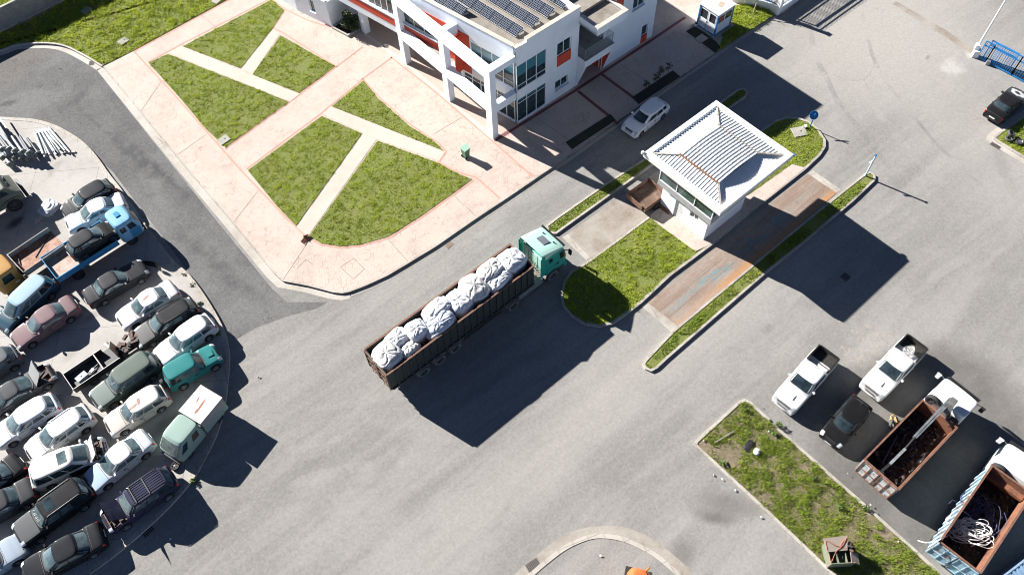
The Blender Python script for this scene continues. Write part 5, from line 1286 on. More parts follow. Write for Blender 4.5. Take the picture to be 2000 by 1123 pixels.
# ---------------- scrapyard, from the top
car('scrap_car', 'charcoal scrapped hatchback, topmost car of the yard, next to the white saloon', (126, 420), (219, 361), 'hatch', (.018, .020, .025), .15, L=4.25, W=1.78, group=SCR)
car('scrap_car', 'white scrapped saloon with pale blue bonnet squeezed beside the blue flatbed cab', (126, 444), (247, 387), 'sedan', (.66, .69, .73), .12, L=4.7, bonnet=(.40, .50, .62), group=SCR)
car('scrap_car', 'charcoal scrapped saloon with broken front bumper, just below the blue flatbed truck', (284, 521), (168, 585), 'oldsedan', (.032, .033, .038), .3, L=4.75, group=SCR)
car('scrap_car', 'white scrapped saloon with a rust patch in the middle of its roof', (233, 632), (343, 560), 'sedan', (.61, .61, .61), .12, L=4.6, W=1.80, group=SCR, roofmat=rust_roof('roof_rust_spot', (.66, .66, .66), [(-.15, 0, .32, .13, .2)]))
car('scrap_car', 'black scrapped estate with weathered grey bonnet between two white cars', (264, 668), (382, 593), 'wagon', (.020, .021, .024), .35, L=4.8, bonnet=(.13, .13, .13), rails=True, sunroof=False, group=SCR)
car('scrap_car', 'white scrapped estate with blue side, lying above the teal off-roader', (311, 701), (411, 627), 'wagon', (.59, .61, .64), .10, L=4.5, group=SCR)
car('scrap_car', 'metallic blue scrapped people carrier with a pale worn roof by the yellow lorry', (4, 640), (97, 548), 'mpv', (.03, .075, .11), .25, L=4.9, group=SCR, roofmat=paint('paint_paleblue', (.30, .42, .48), .35))
car('scrap_car', 'mauve scrapped saloon with faded lilac roof and bonnet', (26, 672), (148, 588), 'sedan', (.19, .125, .135), .3, L=4.85, W=1.80, group=SCR)
car('scrap_car', 'small grey scrapped hatchback cut by the left edge, above the car with its bonnet up', (-52, 745), (22, 693), 'hatch', (.11, .12, .13), .25, group=SCR)
car('scrap_car', 'dark grey scrapped saloon with its bonnet raised at the right end', (96, 728), (-22, 799), 'coupe', (.06, .063, .068), .3, L=4.8, hood='open', bonnet=(.30, .31, .31), group=SCR)
car('scrap_car', 'dull dark green scrapped estate off-roader with faded bonnet', (186, 790), (306, 700), 'suv', (.05, .07, .06), .4, L=4.8, bonnet=(.17, .205, .19), group=SCR, roofmat=paint('paint_duskgreen', (.12, .15, .13), .4))
car('scrap_car', 'beige scrapped estate with a hook shaped rust stain on its roof', (213, 836), (321, 765), 'wagon', (.50, .46, .42), .15, L=4.3, group=SCR, roofmat=rust_roof('roof_rust_hook', (.62, .59, .56), [(.0, .18, .35, .10, .1), (-.45, .02, .12, .28, -.2)]))
car('scrap_car', 'white scrapped hatchback with red lamps framing a dark rear window', (-4, 858), (105, 785), 'hatch', (.60, .62, .65), .08, L=4.4, W=1.78, group=SCR)
car('scrap_car', 'white scrapped hatchback beside the silver van, with a small dent on its roof', (53, 893), (178, 800), 'hatch', (.62, .62, .62), .06, L=4.5, W=1.80, rails='light', group=SCR)
car('scrap_car', 'silver scrapped saloon with pale blue bonnet next to the people carrier with open bonnet', (180, 943), (284, 856), 'sedan', (.52, .55, .58), .22, L=4.6, bonnet=(.36, .46, .58), group=SCR, roofmat=paint('paint_white_worn', (.62, .61, .59), .3))
car('scrap_car', 'black scrapped saloon cut by the left edge, its boot beside the silver carrier', (-82, 1005), (40, 898), 'sedan', (.012, .013, .016), .2, L=4.6, group=SCR)
car('scrap_car', 'dark grey scrapped saloon cut by the left edge, above the black off-roader', (-72, 1034), (57, 954), 'oldsedan', (.04, .042, .048), .35, L=4.9, group=SCR)
car('scrap_car', 'black scrapped off-roader with white scuffs across its windscreen, sunroof and grey bonnet', (38, 1050), (173, 948), 'suv', (.014, .015, .017), .25, L=4.85, W=1.90, sunroof=True, scuffs=True, scoop=False, bonnet=(.10, .105, .11), group=SCR, rails='light', rim=M_RIM, missing=(('door', -1, 0),))
car('scrap_car', 'navy scrapped off-roader with ribbed roof and black roof bars, bonnet open, at the yard kerb', (211, 1022), (336, 931), 'suv', (.030, .031, .062), .30, L=4.75, rack=True, hood='open', group=SCR, spare=False)
car('scrap_car', 'glossy black scrapped saloon with pale trim round its rear window, lowest in the yard', (46, 1126), (201, 1040), 'sedan', (.014, .016, .020), .16, L=4.95, W=1.86, group=SCR)
car('scrap_car', 'light blue grey scrapped car nose cut by the lower left corner', (34, 1068), (-84, 1142), 'sedan', (.34, .40, .47), .15, L=4.5, group=SCR)
car('scrap_off_roader', 'teal scrapped short off-roader with ribbed rear roof and bonnet scoop', (427, 690), (326, 746), 'suv', (.028, .185, .185), .2, L=3.95, W=1.68, scoop=True, spare=True, group=SCR)
# ---------------- right side, in use
car('white_estate_car', 'clean white estate car driving in the office shade', (1229, 256), (1293, 202), 'hatch', (.80, .81, .84), .0, L=4.5, W=1.76, base=0.0, glassm=M_GLASSD, antenna=True, tint=True)
car('white_pickup', 'white double cab pickup with empty black load bed and roll bar, left of the pair', (1526, 796), (1620, 688), 'pickup', (.66, .66, .66), .03, zr=.95, base=0.0, glassm=M_GLASSD, ropts='bar', scoop=True, cat='pickup truck', group='white pickups in the parking area', antenna=True)
car('white_pickup', 'white double cab pickup with coiled pale cable in its bed, right of the pair', (1697, 769), (1792, 668), 'pickup', (.66, .66, .66), .03, zr=.95, base=0.0, glassm=M_GLASSD, scoop=True, cat='pickup truck', group='white pickups in the parking area', antenna=True)
car('black_hatchback', 'small glossy black hatchback parked between the white pickups and the rusty truck', (1620, 861), (1684, 786), 'hatch', (.010, .010, .011), .10, L=3.85, W=1.66, base=0.0, glassm=M_GLASSD, antenna=True, tint=True)
car('black_saloon', 'black saloon with a peeled white patch on its bonnet parked at the right edge', (2003, 172), (1929, 236), 'oldsedan', (.012, .012, .014), .18, bonnetmat=white_peel(), L=4.5, base=0.0, glassm=M_GLASSD)
car('white_car', 'white car half hidden behind the gatehouse roof with a red tail lamp showing', (1395, 262), (1296, 345), 'suv', (.70, .71, .73), .05, L=4.5, base=0.0, glassm=M_GLASSD)
# ================================================================== TRUCKS
M_TEAL = paint('truck_teal', (.04, .34, .27), .12, .3)
M_TEALL = paint('truck_teal_pale', (.46, .70, .61), .25, .35)
M_TRSIDE = rusty('trailer_side', (.030, .040, .038), .25, 1.1, (.050, .042, .034), .7, 'World', (1, 1, .35))
M_TRRIM = rusty('trailer_rim', (.14, .095, .07), .6, 3, (.18, .09, .06))
M_TRIN = rusty('trailer_inside', (.035, .028, .024), .5, 2, (.08, .045, .03))
M_TYRED = plain('dusty_tyre', (.15, .15, .145), .9, 0, .25, 6)
M_CHAS = plain('chassis_black', (.022, .022, .022), .7, 0, .3)
M_CATW = rusty('catwalk', (.40, .35, .30), .3, 6)
def box_part(name, parent, mat, *spans):
    mb = MB()
    for a, b in spans: mb.span(a, b)
    return mb.build(name, mat, parent)
# --- teal tractor unit
TU = thing('tractor_unit', 'teal lorry tractor unit with raised roof deflector and roof hatch pulling the bag trailer', 'lorry', (21.0, 24.38, 0))
sh = Shell([(.95, .80, 2.92, 1.22, 10, .05), (1.9, .80, 3.0, 1.25, 10, .07), (2.75, .80, 2.80, 1.22, 9, .08), (3.05, .82, 2.62, 1.16, 8, .08)])
mb = MB(); sh.mesh(mb, 10, crown=.06); cabo = mb.build('cab', M_TEAL, TU, 50)
mb = MB()
def rfz(u): return 3.06 + .74 * (u ** .8)
mb.grid(lambda u, v: (2.62 - 2.12 * u, 1.17 * (2 * v - 1) * (1 - .02 * u), rfz(u) + .07 * (1 - (2 * v - 1) ** 4) * 1.0), 10, 12)
for s in (-1, 1): mb.grid(lambda u, v: (2.62 - 2.12 * u, s * 1.172 * (1 - .02 * u), 2.98 + (rfz(u) - 2.98) * v), 10, 2, flip=(s < 0))
mb.build('roof_deflector', M_TEALL, TU, 50)
mb = MB(); mb.grid(lambda u, v: (.47, 1.12 * (2 * v - 1), 3.02 + (rfz(1) - 3.03) * u), 2, 2); 
dk_ = paint('truck_teal_dark', (.02, .19, .16), .15)
mb = MB(); mb.span((.74, -1.1, 1.15), (.798, 1.1, 3.0)); 
for i in range(4): mb.span((.70, -.95 + .5 * i, 1.3), (.739, -.55 + .5 * i, 2.85))
mb.build('rear_wall', M_TEALL, TU)
for s in (-1, 1):
    mb = MB(); mb.span((.38, s * 1.20 - .02, 1.25), (.80, s * 1.20 + .02, 3.55)); mb.build('side_extender', M_TEAL, TU)
    mb = MB(); mb.grid(lambda u, v: sh.side(.34 + .56 * u, 1.98 + .72 * v, s, .012), 5, 3, flip=(s > 0)); mb.build('side_window', M_GLASSD, TU)
    mb = MB(); mb.grid(lambda u, v: sh.side(-.62 + .30 * u, 2.35 + .45 * v, s, .012), 3, 3, flip=(s > 0)); mb.build('rear_side_window', M_GLASSD, TU)
    mb = MB(); mb.grid(lambda u, v: sh.side(-.10 + 1.0 * u, 1.02 + .9 * v, s, .010), 5, 3, flip=(s > 0)); dr = mb.build('door', M_TEAL, TU); mb = MB(); mb.box((1.95, s * 1.28, 1.72), (.3, .04, .07)); mb.build('handle', M_BLACK, dr)
    mb = MB(); mb.bar((2.75, s * 1.2, 2.55), (3.0, s * 1.42, 2.5), .05, .05); mb.box((3.02, s * 1.45, 2.3), (.12, .26, .5)); mb.build('mirror', M_BLACK, TU)
    mb = MB(); mb.span((-1.7, s * 1.1 - .12, .45), (.55, s * 1.1 + .12, 1.0)); mb.build('side_skirt', plain('skirt_grey', (.22, .24, .24), .5, 0, .2), TU)
    mb = MB(); mb.tube([(1.54 - .62 * cos(a), s * 1.22, .5 + .62 * sin(a)) for a in [pi * k / 12 for k in range(13)]], .07, 6); mb.build('mudguard', M_CHAS, TU)
    wheel(TU, 1.54, s * 1.20, .50, .30, M_RIMD, mat=M_TYRED); wheel(TU, -2.36, s * 1.16, .50, .46, M_RIMD, mat=M_TYRED)
    mb = MB(); mb.box((2.96, s * .85, .85), (.12, .45, .2)); mb.build('headlight', M_LAMP, TU)
mb = MB(); mb.grid(lambda u, v: sh.front(-.9 + 1.8 * u, 1.95 + .85 * v, .012), 8, 3); mb.build('windscreen', M_GLASSD, TU)
mb = MB(); mb.box((2.86, 0, .72), (.30, 2.4, .55)); mb.box((3.02, 0, .5), (.1, 2.0, .14)); mb.build('bumper', M_TEAL, TU)
mb = MB(); mb.box((2.72, 0, 2.98), (.28, 2.2, .05), ry=.25); mb.build('sun_visor', M_BLACK, TU)
mb = MB(); mb.box((1.66, .0, rfz(.45) + .085), (.62, .78, .06), ry=.27); mb.build('roof_hatch', plain('hatch_grey', (.17, .19, .21), .35, 0, .1), TU)
mb = MB(); mb.box((2.2, .55, rfz(.2) + .10), (.1, .1, .06)); mb.build('roof_vent', M_BLACK, TU); mb = MB(); mb.box((2.2, -.55, rfz(.2) + .10), (.1, .1, .06)); mb.build('roof_vent', M_BLACK, TU)
mb = MB(); mb.lathe([(0, .18), (.07, .14), (.09, 0)], (.95, 1.0, 3.55), 'Z', 12); mb.build('beacon', plain('beacon_blue', (.03, .2, .55), .2, 0, .05), TU)
mb = MB(); mb.span((-3.2, -.45, .75), (2.8, .45, 1.0)); mb.build('chassis', M_CHAS, TU)
mb = MB(); mb.span((-.35, -1.0, 1.0), (.70, 1.0, 1.05)); mb.build('catwalk', M_CATW, TU)
mb = MB()
for k in range(5): mb.tube([(.70, -.5 + .22 * k, 1.9), (.45, -.5 + .22 * k, 1.5), (.1, -.45 + .2 * k, 1.35), (-.2, -.4 + .2 * k, 1.6)], .025, 6)
mb.build('air_hoses', M_BLACK, TU)['kind'] = 'stuff'
# --- tipping trailer
TX0, TX1, TY0, TY1, TZ0, TZ1 = 8.02, 20.75, 23.22, 25.78, 1.15, 3.35
TR = thing('bulk_trailer', 'long open dark rusted bulk trailer with ribbed sides and three axles', 'trailer', (TX0, 24.5, 0))
ox, oy = TX0, 24.5
def T(x, y, z): return (x - ox, y - oy, z)
box_part('floor', TR, M_TRIN, (T(TX0 + .05, TY0 + .05, TZ0), T(TX1 - .05, TY1 - .05, TZ0 + .12)))
for nm, a, b in (('side_wall', (TX0, TY0), (TX1, TY0 + .07)), ('side_wall', (TX0, TY1 - .07), (TX1, TY1)), ('front_wall', (TX1 - .07, TY0 + .071), (TX1, TY1 - .071))):
    o = box_part(nm, TR, M_TRSIDE, (T(a[0], a[1], TZ0), T(b[0], b[1], TZ1)))
    if nm == 'side_wall':
        y = TY0 - .045 if a[1] == TY0 else TY1 + .045; mb = MB(); x = TX0 + .5; n_ = 0
        while x < TX1 - .3: mb.span(T(x, y - .045, TZ0 + .05), T(x + .13, y + .045, TZ1 - .08)); x += .58
        mb.span(T(TX0 + .02, y - .05, TZ0), T(TX1 - .02, y + .05, TZ0 + .14)); r_ = mb.build('rib', M_TRSIDE, o); r_['kind'] = 'stuff'
mb = MB()
for a, b in (((TX0 - .02, TY0 + .02), (TX1 + .02, TY0 + .02)), ((TX0 - .02, TY1 - .02), (TX1 + .02, TY1 - .02))): mb.bar(T(a[0], a[1], TZ1 + .03), T(b[0], b[1], TZ1 + .03), .13, .09)
mb.bar(T(TX1 - .03, TY0 + .08, TZ1 + .03), T(TX1 - .03, TY1 - .08, TZ1 + .03), .12, .088); mb.build('top_rail', M_TRRIM, TR)
for s, (a, b) in enumerate(((TY0 + .01, 24.49), (24.51, TY1 - .01))):
    mb = MB(); mb.span(T(TX0 - .07, a, TZ0 - .05), T(TX0, b, TZ1 + .02)); dr = mb.build('rear_door', M_TRSIDE, TR)
    mb = MB()
    for yy in (a + .06, b - .06): mb.bar(T(TX0 - .11, yy, TZ0), T(TX0 - .11, yy, TZ1), .09, .09)
    for zz in (TZ0 + .1, 1.8, 2.6, TZ1 - .06): mb.bar(T(TX0 - .10, a + .12, zz), T(TX0 - .10, b - .12, zz), .07, .08)
    mb.build('door_frame', rusty('door_frame_steel', (.17, .16, .14), .45, 3), dr)
    mb = MB(); mb.tube([T(TX0 - .18, (a + b) / 2, TZ0), T(TX0 - .18, (a + b) / 2, TZ1 - .1)], .025, 6); mb.build('lock_bar', M_STEEL, dr)
mb = MB(); mb.span(T(TX0 + .3, 24.0, .72), T(TX1 - 1, 24.25, .999)); mb.span(T(TX0 + .3, 24.75, .72), T(TX1 - 1, 25.0, .999)); mb.build('chassis', M_CHAS, TR)
for x in (10.53, 11.93, 13.31):
    for s in (-1, 1):
        wheel(TR, x - ox, s * 1.26, .50, .36, M_RIMD, mat=M_TYRED)
        mb = MB(); mb.tube([(x - ox - .62 * cos(a), s * 1.30, .5 + .6 * sin(a)) for a in [pi * (.12 + .76 * k / 10) for k in range(11)]], .06, 6); mb.build('mudguard', M_TYRED, TR)
for s in (-1, 1):
    mb = MB(); 
    for z in (.5, .78): mb.bar((6.2, s * 1.22, z), (9.4, s * 1.22, z), .04, .1)
    for x in (6.3, 7.3, 8.3, 9.3): mb.bar((x, s * 1.2, .45), (x, s * 1.2, 1.0), .05, .05)
    mb.build('side_guard', M_CHAS, TR)
    mb = MB(); mb.span((9.6, s * 1.0 - .07, .1), (9.75, s * 1.0 + .07, 1.0)); mb.build('landing_leg', M_CHAS, TR)
# load: shredded scrap with bags on it
def m_scrap(name, base, bits):
    t = NT(name); q = t.n('ShaderNodeTexVoronoi'); q.inputs['Scale'].default_value = 7; t.link(t.warp(3, .3), q.inputs['Vector'])
    h = t.n('ShaderNodeSeparateColor'); t.link(q.outputs['Color'], h.inputs[0]); c = base
    c = t.mix(t.ramp(h.outputs[0], .3, .9), base, tuple(2.2 * z for z in base))
    for i, (thr, cc) in enumerate(bits): c = t.mix(t.math('GREATER_THAN', h.outputs[i % 3], thr), c, cc)
    return t.out(c, .75, bump=q.outputs['Distance'], bstr=.8, bdist=.08)
def heap(name, x0, x1, y0, y1, z0, amp, mat, n=48, seed=0, bits=0):
    mb = MB(); nx = n; ny = max(8, int(n * (y1 - y0) / (x1 - x0)) * 1)
    def f(u, v):
        x = x0 + (x1 - x0) * u; y = y0 + (y1 - y0) * v
        h = noise.fractal(Vector((x * 1.3, y * 1.3, seed)), 1, 2, 4) * amp + noise.noise(Vector((x * 5, y * 5, seed))) * amp * .5
        return (x, y, z0 + h)
    mb.grid(f, nx, ny, flip=False); rr = random.Random(seed)
    for k in range(bits):
        x = rr.uniform(x0 + .2, x1 - .2); y = rr.uniform(y0 + .2, y1 - .2); mb.box((x, y, z0 + rr.uniform(0, .14)), (rr.uniform(.1, .55), rr.uniform(.06, .3), rr.uniform(.03, .2)), rz=rr.uniform(0, 3), ry=rr.uniform(-.5, .5), rx=rr.uniform(-.5, .5))
    return mb.build(name, mat, None, 30)
o = heap('scrap_load', TX0 + .08, TX1 - .08, TY0 + .08, TY1 - .08, 2.45, .16, m_scrap('mixed_scrap', (.05, .045, .045), [(.93, (.45, .44, .43)), (.95, (.25, .05, .07)), (.95, (.12, .16, .28))]), 120, 3)
tag(o, 'shredded mixed scrap filling the long trailer under the bags', 'scrap', kind='stuff')
def m_bag(name, a, b):
    t = NT(name); n = t.noise(1.6, 6, .7, kind='Object', lo=.4, hi=.75); f = t.noise(9, 4, .7, kind='Object', lo=.35, hi=.7)
    c = t.mix(f, a, b); c = t.mix(t.math('MULTIPLY', n, .30), c, (.38, .34, .29))
    sp = t.noise(16, 3, .6, kind='Object', lo=.66, hi=.74); c = t.mix(t.math('MULTIPLY', t.math('MULTIPLY', sp, n), .8), c, (.10, .085, .08))
    return t.out(c, .55, bump=f, bstr=.2, bdist=.03)
M_BAG = m_bag('white_bag', (.62, .64, .67), (.72, .73, .745)); M_BAGD = m_bag('greyish_bag', (.50, .495, .48), (.63, .62, .605)); M_BAGB = m_bag('bluish_bag', (.46, .51, .58), (.63, .655, .69))
def bag(name, label, c, r, rz, mat, seed, tie=True, group=None, wr=.10, sub='big bag'):
    NU, NV = 60, 40; vs = []; fs = []
    for j in range(NV + 1):
        ph = -pi / 2 + pi * j / NV
        for i in range(NU):
            th = 2 * pi * i / NU; d = Vector((cos(ph) * cos(th), cos(ph) * sin(th), sin(ph)))
            e = .64; q = Vector([(abs(k) ** e) * (1 if k > 0 else -1) for k in d]); q = Vector((q.x * r[0], q.y * r[1], q.z * r[2]))
            lo_ = noise.noise(d * 1.4 + Vector((seed * 3.1, 1, seed)))
            ca, sa = cos(seed * 2.4), sin(seed * 2.4); ex, ey = d.x * ca + d.y * sa, d.y * ca - d.x * sa; f1 = abs(noise.noise(Vector((ex * 1.2 + seed, ey * 3.4, d.z * 1.6)))); f2 = abs(noise.noise(Vector((ex * 5.2 + seed * 2, ey * 2.2 + 3, d.z * 2.6))))
            k = 1 + wr * (.55 * lo_ - .50 * (max(0, .26 - f1) / .26) ** 1.5 - .13 * (max(0, .17 - f2) / .17) ** 1.5)
            if tie and d.z > .3:
                s_ = (d.z - .3) / .7; k -= wr * .55 * s_ * max(0, sin(th * 6 + seed * 2 + lo_ * 5)) ** 3
            q = q * k
            vs.append(q)
    fs = [(j * NU + i, j * NU + (i + 1) % NU, (j + 1) * NU + (i + 1) % NU, (j + 1) * NU + i) for j in range(NV) for i in range(NU)]
    mb = MB(); mb.add(vs, fs); o = mb.build(name, mat, None, 50); o.location = c; o.rotation_euler = (rnd.uniform(-.12, .12), rnd.uniform(-.12, .12), rz)
    return tag(o, label, sub, group)
BG_ = 'bulk bags on the trailer'
for i, (px, py, rx, ry, rz_, zc_, mat, lab) in enumerate([
    (759, 697, .95, 1.02, .3, 3.0, M_BAGD, 'grubby white bulk bag at the very back of the trailer load'),
    (770, 660, .95, .72, .5, 2.9, M_BAG, 'white bulk bag with blue corner against the far rail near the back'),
    (814, 650, .80, .78, .0, 3.0, M_BAG, 'round white bulk bag with a starred tied top, third from the back'),
    (803, 690, .78, .55, .5, 2.75, M_BAGD, 'small speckled grey bulk bag low at the near rail'),
    (846, 601, 1.15, .78, .25, 3.0, M_BAG, 'wide smooth white bulk bag at the far rail mid trailer'),
    (862, 640, 1.25, .72, .35, 2.95, M_BAGB, 'long slumped white bulk bag at the near rail mid trailer'),
    (897, 594, .82, 1.0, .1, 3.0, M_BAG, 'white bulk bag with crossing creases in the middle of the load'),
    (924, 565, .95, 1.12, -.2, 3.1, M_BAGD, 'tall heavily wrinkled greyish bulk bag, largest of the load'),
    (952, 528, 1.10, .82, .3, 3.1, M_BAGD, 'wrinkled bulk bag at the far rail behind the front bag'),
    (975, 553, 1.05, .66, .45, 2.95, M_BAG, 'flat bright white bulk bag at the near rail towards the cab'),
    (999, 514, 1.0, .98, .1, 3.1, M_BAG, 'bulk bag at the front of the trailer next to the cab')]):
    c = P(px, py, zc_); c.z += .08; c.y = min(max(c.y, TY0 + .1 + ry * .94), TY1 - .1 - ry * .94); bag('bulk_bag', lab, c, (rx * 1.02, ry * .98, .74), rz_ * .3, mat, i + 1.3, group=BG_, wr=.13)
# ---------------- white container lorries at the lower right
M_CABW = paint('lorry_white', (.70, .71, .70), .10)
M_RUSTIN = rusty('rusty_container', (.26, .10, .045), .6, 1.2, (.17, .075, .045), .85)
M_RUSTRIM = rusty('rusty_rim', (.24, .125, .085), .5, 2, (.17, .08, .05))
M_CONTB = rusty('container_blue', (.28, .42, .50), .30, 1.6, (.20, .085, .04))
M_CONTW = rusty('container_paleblue', (.50, .56, .58), .34, 2.2, (.22, .09, .04))
def container_lorry(name, label, org, ang, Lc, Wc, z0, z1, sidemat, ribs, cabx):
    t = thing(name, label, 'lorry', (org.x, org.y, 0), ang)     # origin: rear middle of the body on the ground
    h = Wc / 2
    box_part('body_floor', t, M_RUSTIN, ((.06, -h + .06, z0), (Lc - .06, h - .06, z0 + .1)))
    for s in (-1, 1):
        y = s * h; o = box_part('body_side', t, M_RUSTIN, ((0, min(y, y - s * .05), z0), (Lc, max(y, y - s * .05), z1)))
        mb = MB(); mb.span((0, min(y + s * .002, y + s * .03), z0), (Lc, max(y + s * .002, y + s * .03), z1 - .02)); x = .25
        while ribs and x < Lc - .2: mb.span((x, min(y + s * .031, y + s * .12), z0 + .1), (x + .16, max(y + s * .031, y + s * .12), z1 - .1)); x += .55
        mb.build('side_sheet', sidemat, o)
    box_part('body_front', t, M_RUSTIN, ((Lc - .06, -h + .051, z0), (Lc, h - .051, z1 - .001)))
    mb = MB()
    for s in (-1, 1): mb.bar((-.05, s * (h - .01), z1 + .03), (Lc + .03, s * (h - .01), z1 + .03), .12, .09)
    mb.bar((Lc - .03, -h + .06, z1 + .03), (Lc - .03, h - .06, z1 + .03), .12, .088); mb.bar((-.02, -h + .06, z1 + .03), (-.02, h - .06, z1 + .03), .10, .088); mb.build('top_rim', M_RUSTRIM, t)
    for s in (-1, 1):
        a, b = (.02, h - .02) if s > 0 else (-h + .02, -.02)
        o = box_part('rear_door', t, sidemat, ((-.06, a, z0 - .25), (0, b, z1 - .03)))
        mb = MB()
        for y in (a + .05, (a + b) / 2, b - .05): mb.bar((-.085, y, z0 - .25), (-.085, y, z1 - .03), .06, .05)
        mb.build('door_post', M_RUSTRIM if sidemat is M_CONTW else sidemat, o); mb = MB()
        for z in (z0 - .2, z0 + .55, z1 - .1): mb.bar((-.095, a + .1, z), (-.095, b - .1, z), .05, .06)
        mb.build('door_rail', M_CONTB if sidemat is M_CONTB else M_RUSTRIM, o)
    box_part('chassis', t, M_CHAS, ((.2, -.45, .55), (Lc + cabx + 1.6, .45, z0 - .02)))
    for x in (1.1, 2.4, Lc + cabx + .75):
        for s in (-1, 1): wheel(t, x, s * (h - .20), .48, .30 if x > 3 else .45, M_RIMD)
    c0 = Lc + cabx; s_ = Shell([(.55, c0, c0 + 1.95, 1.22, 14, .05), (1.5, c0, c0 + 1.98, 1.25, 14, .06), (2.35, c0 + .03, c0 + 1.82, 1.21, 13, .06), (2.5, c0 + .06, c0 + 1.74, 1.18, 12, .06)])
    mb = MB(); s_.mesh(mb, 10, crown=.05); cab_ = mb.build('cab', M_CABW, t, 50)
    for i in range(3):
        mb = MB(); yy = -.7 + .7 * i; mb.bar((c0 + .25, yy, 2.545), (c0 + 1.35, yy, 2.545), .05, .02); mb.build('roof_rib', M_CABW, cab_)
    mb = MB(); mb.grid(lambda u, v: s_.front(-.9 + 1.8 * u, 1.5 + .8 * v, .012), 8, 3); mb.build('windscreen', M_GLASSD, t)
    for s in (-1, 1):
        mb = MB(); mb.grid(lambda u, v: s_.side(-.1 + .9 * u, 1.5 + .72 * v, s, .012), 5, 3, flip=(s > 0)); mb.build('side_window', M_GLASSD, t)
        mb = MB(); mb.tube([(c0 + 1.6, s * 1.15, 2.35), (c0 + 1.75, s * 1.55, 2.35), (c0 + 1.65, s * 1.62, 1.95)], .025, 6); mo = mb.build('mirror_arm', M_STEEL if s > 0 else M_BLACK, t)
        mb = MB(); mb.box((c0 + 1.66, s * 1.60, 2.12), (.10, .26, .42)); mb.box((c0 + 1.66, s * 1.60, 2.37), (.14, .3, .06)); mb.build('mirror', M_CABW if s > 0 else M_BLACK, mo)
    mb = MB(); mb.bar((c0 + 1.90, -1.15, 2.42), (c0 + 1.90, 1.15, 2.42), .10, .20); mb.build('sun_visor', M_BLACK, t)
    mb = MB(); mb.box((c0 + 1.95, 0, .75), (.2, 2.4, .4)); mb.build('bumper', M_CABW, t)
    ws = wheel(t, 0, .1, .50, .28, M_RIMD, 'spare_wheel'); ws.matrix_local = Matrix.Translation((c0 - .12, h - .50, 2.1)) @ Matrix.Rotation(.5, 4, 'X') @ Matrix.Rotation(pi / 2, 4, 'Z')
    return t, c0
r1 = P(1687, 897.5, 2.4); r2 = P(1758, 954, 2.4); org = (r1 + r2) / 2
T1, c0 = container_lorry('container_lorry', 'white cabbed lorry with rusty open container, folded crane and pale rusted rear doors', org, R(-.6), 6.05, 2.50, .85, 2.36, M_CONTW, False, .72)
mb = MB(); mb.span((c0 - .65, -.55, .9), (c0 - .2, .2, 2.2)); mb.box((c0 - .42, -.15, 2.45), (.4, .45, .6)); mb.build('crane_base', M_STEEL, T1)
mb = MB(); mb.bar((c0 - .42, -.15, 2.6), (c0 - .15, -.05, 3.0), .4, .5); mb.box((c0 + .05, -.06, 3.02), (.62, .42, .30), rz=.1); mb.build('crane_head', plain('crane_grey', (.13, .13, .12), .6, 0, .25, 4), T1)
M_BOOM = plain('boom_grey', (.13, .145, .16), .8, 0, .3, 3, spec=.1)
def rel(o, v): return o.matrix_world.inverted() @ v if False else (Matrix.Translation(o.location) @ Matrix.Rotation(o.rotation_euler.z, 4, 'Z')).inverted() @ v
b0 = rel(T1, P(1858, 780, 3.0)); b1 = rel(T1, P(1786, 855, 2.7)); b2 = rel(T1, P(1768, 876, 2.55)); b3 = rel(T1, P(1738, 906, 2.3)); b4 = rel(T1, P(1719, 922, 2.2))
mb = MB(); mb.bar(b0 + Vector((0, .10, 0)), b1 + Vector((0, .06, 0)), .13, .22); mb.bar(b0 - Vector((0, .08, 0)), b1 - Vector((0, .06, 0)), .10, .18); mb.build('crane_boom', M_BOOM, T1)
mb = MB(); mb.bar(b1, b2, .15, .14); mb.tube([b1 + Vector((0, 0, .1)), b2 + Vector((0, 0, .08))], .05, 8); mb.build('crane_joint', M_BLACK, T1)
mb = MB(); mb.bar(b2, b3, .17, .14); mb.build('crane_boom', plain('boom_pale', (.19, .205, .22), .8, 0, .3, 3, spec=.1), T1); mb = MB(); mb.bar(b3, b4, .16, .12); mb.box(b4, (.25, .4, .15), rz=.6); mb.build('crane_hook', M_BLACK, T1)
mb = MB()
for k in range(9): 
    a = Vector((c0 - .55 + rnd.random() * .5, -1.1 + rnd.random() * 1.0, 1.9)); mb.tube([a, a + Vector((rnd.uniform(-.2, .2), rnd.uniform(-.25, .25), rnd.uniform(.2, .6))), a + Vector((rnd.uniform(-.4, .4), rnd.uniform(-.4, .4), rnd.uniform(0, .4)))], .03, 6)
mb.box((c0 - .45, .35, 2.2), (.35, .5, .25), rz=.3); mb.box((c0 - .35, -.85, 2.0), (.45, .5, .4)); mb.build('crane_hydraulics', M_ENGINE, T1)['kind'] = 'stuff'
mb = MB(); mb.box((c0 - .6, .12, 2.25), (.28, .14, .1), rz=.5); mb.build('crane_lever', M_AMBER, T1)
M_SCRAP2 = m_scrap('dark_scrap', (.014, .012, .012), [(.94, (.10, .10, .11)), (.97, (.16, .08, .06)), (.985, (.2, .2, .21))])
o = heap('scrap_heap', org.x + .1, org.x + 5.9, org.y - 1.18, org.y + 1.18, 1.22, .16, M_SCRAP2, 60, 5, 110)
tag(o, 'dark metal scrap filling the container under the crane boom', 'scrap', kind='stuff')
pp = thing('scrap_pipe', 'dark blue pipe lying on the scrap in the crane lorry container', 'pipe', P(1722, 905, 1.75))
mb = MB(); mb.tube([Vector((0, 0, 0)), P(1752, 850, 1.75) - P(1722, 905, 1.75)], .07, 10); mb.build('tube', plain('dark_blue', (.02, .025, .06), .5), pp)
r1 = P(1836, 1057, 2.55); r2 = P(1914, 1118, 2.55); org2 = (r1 + r2) / 2
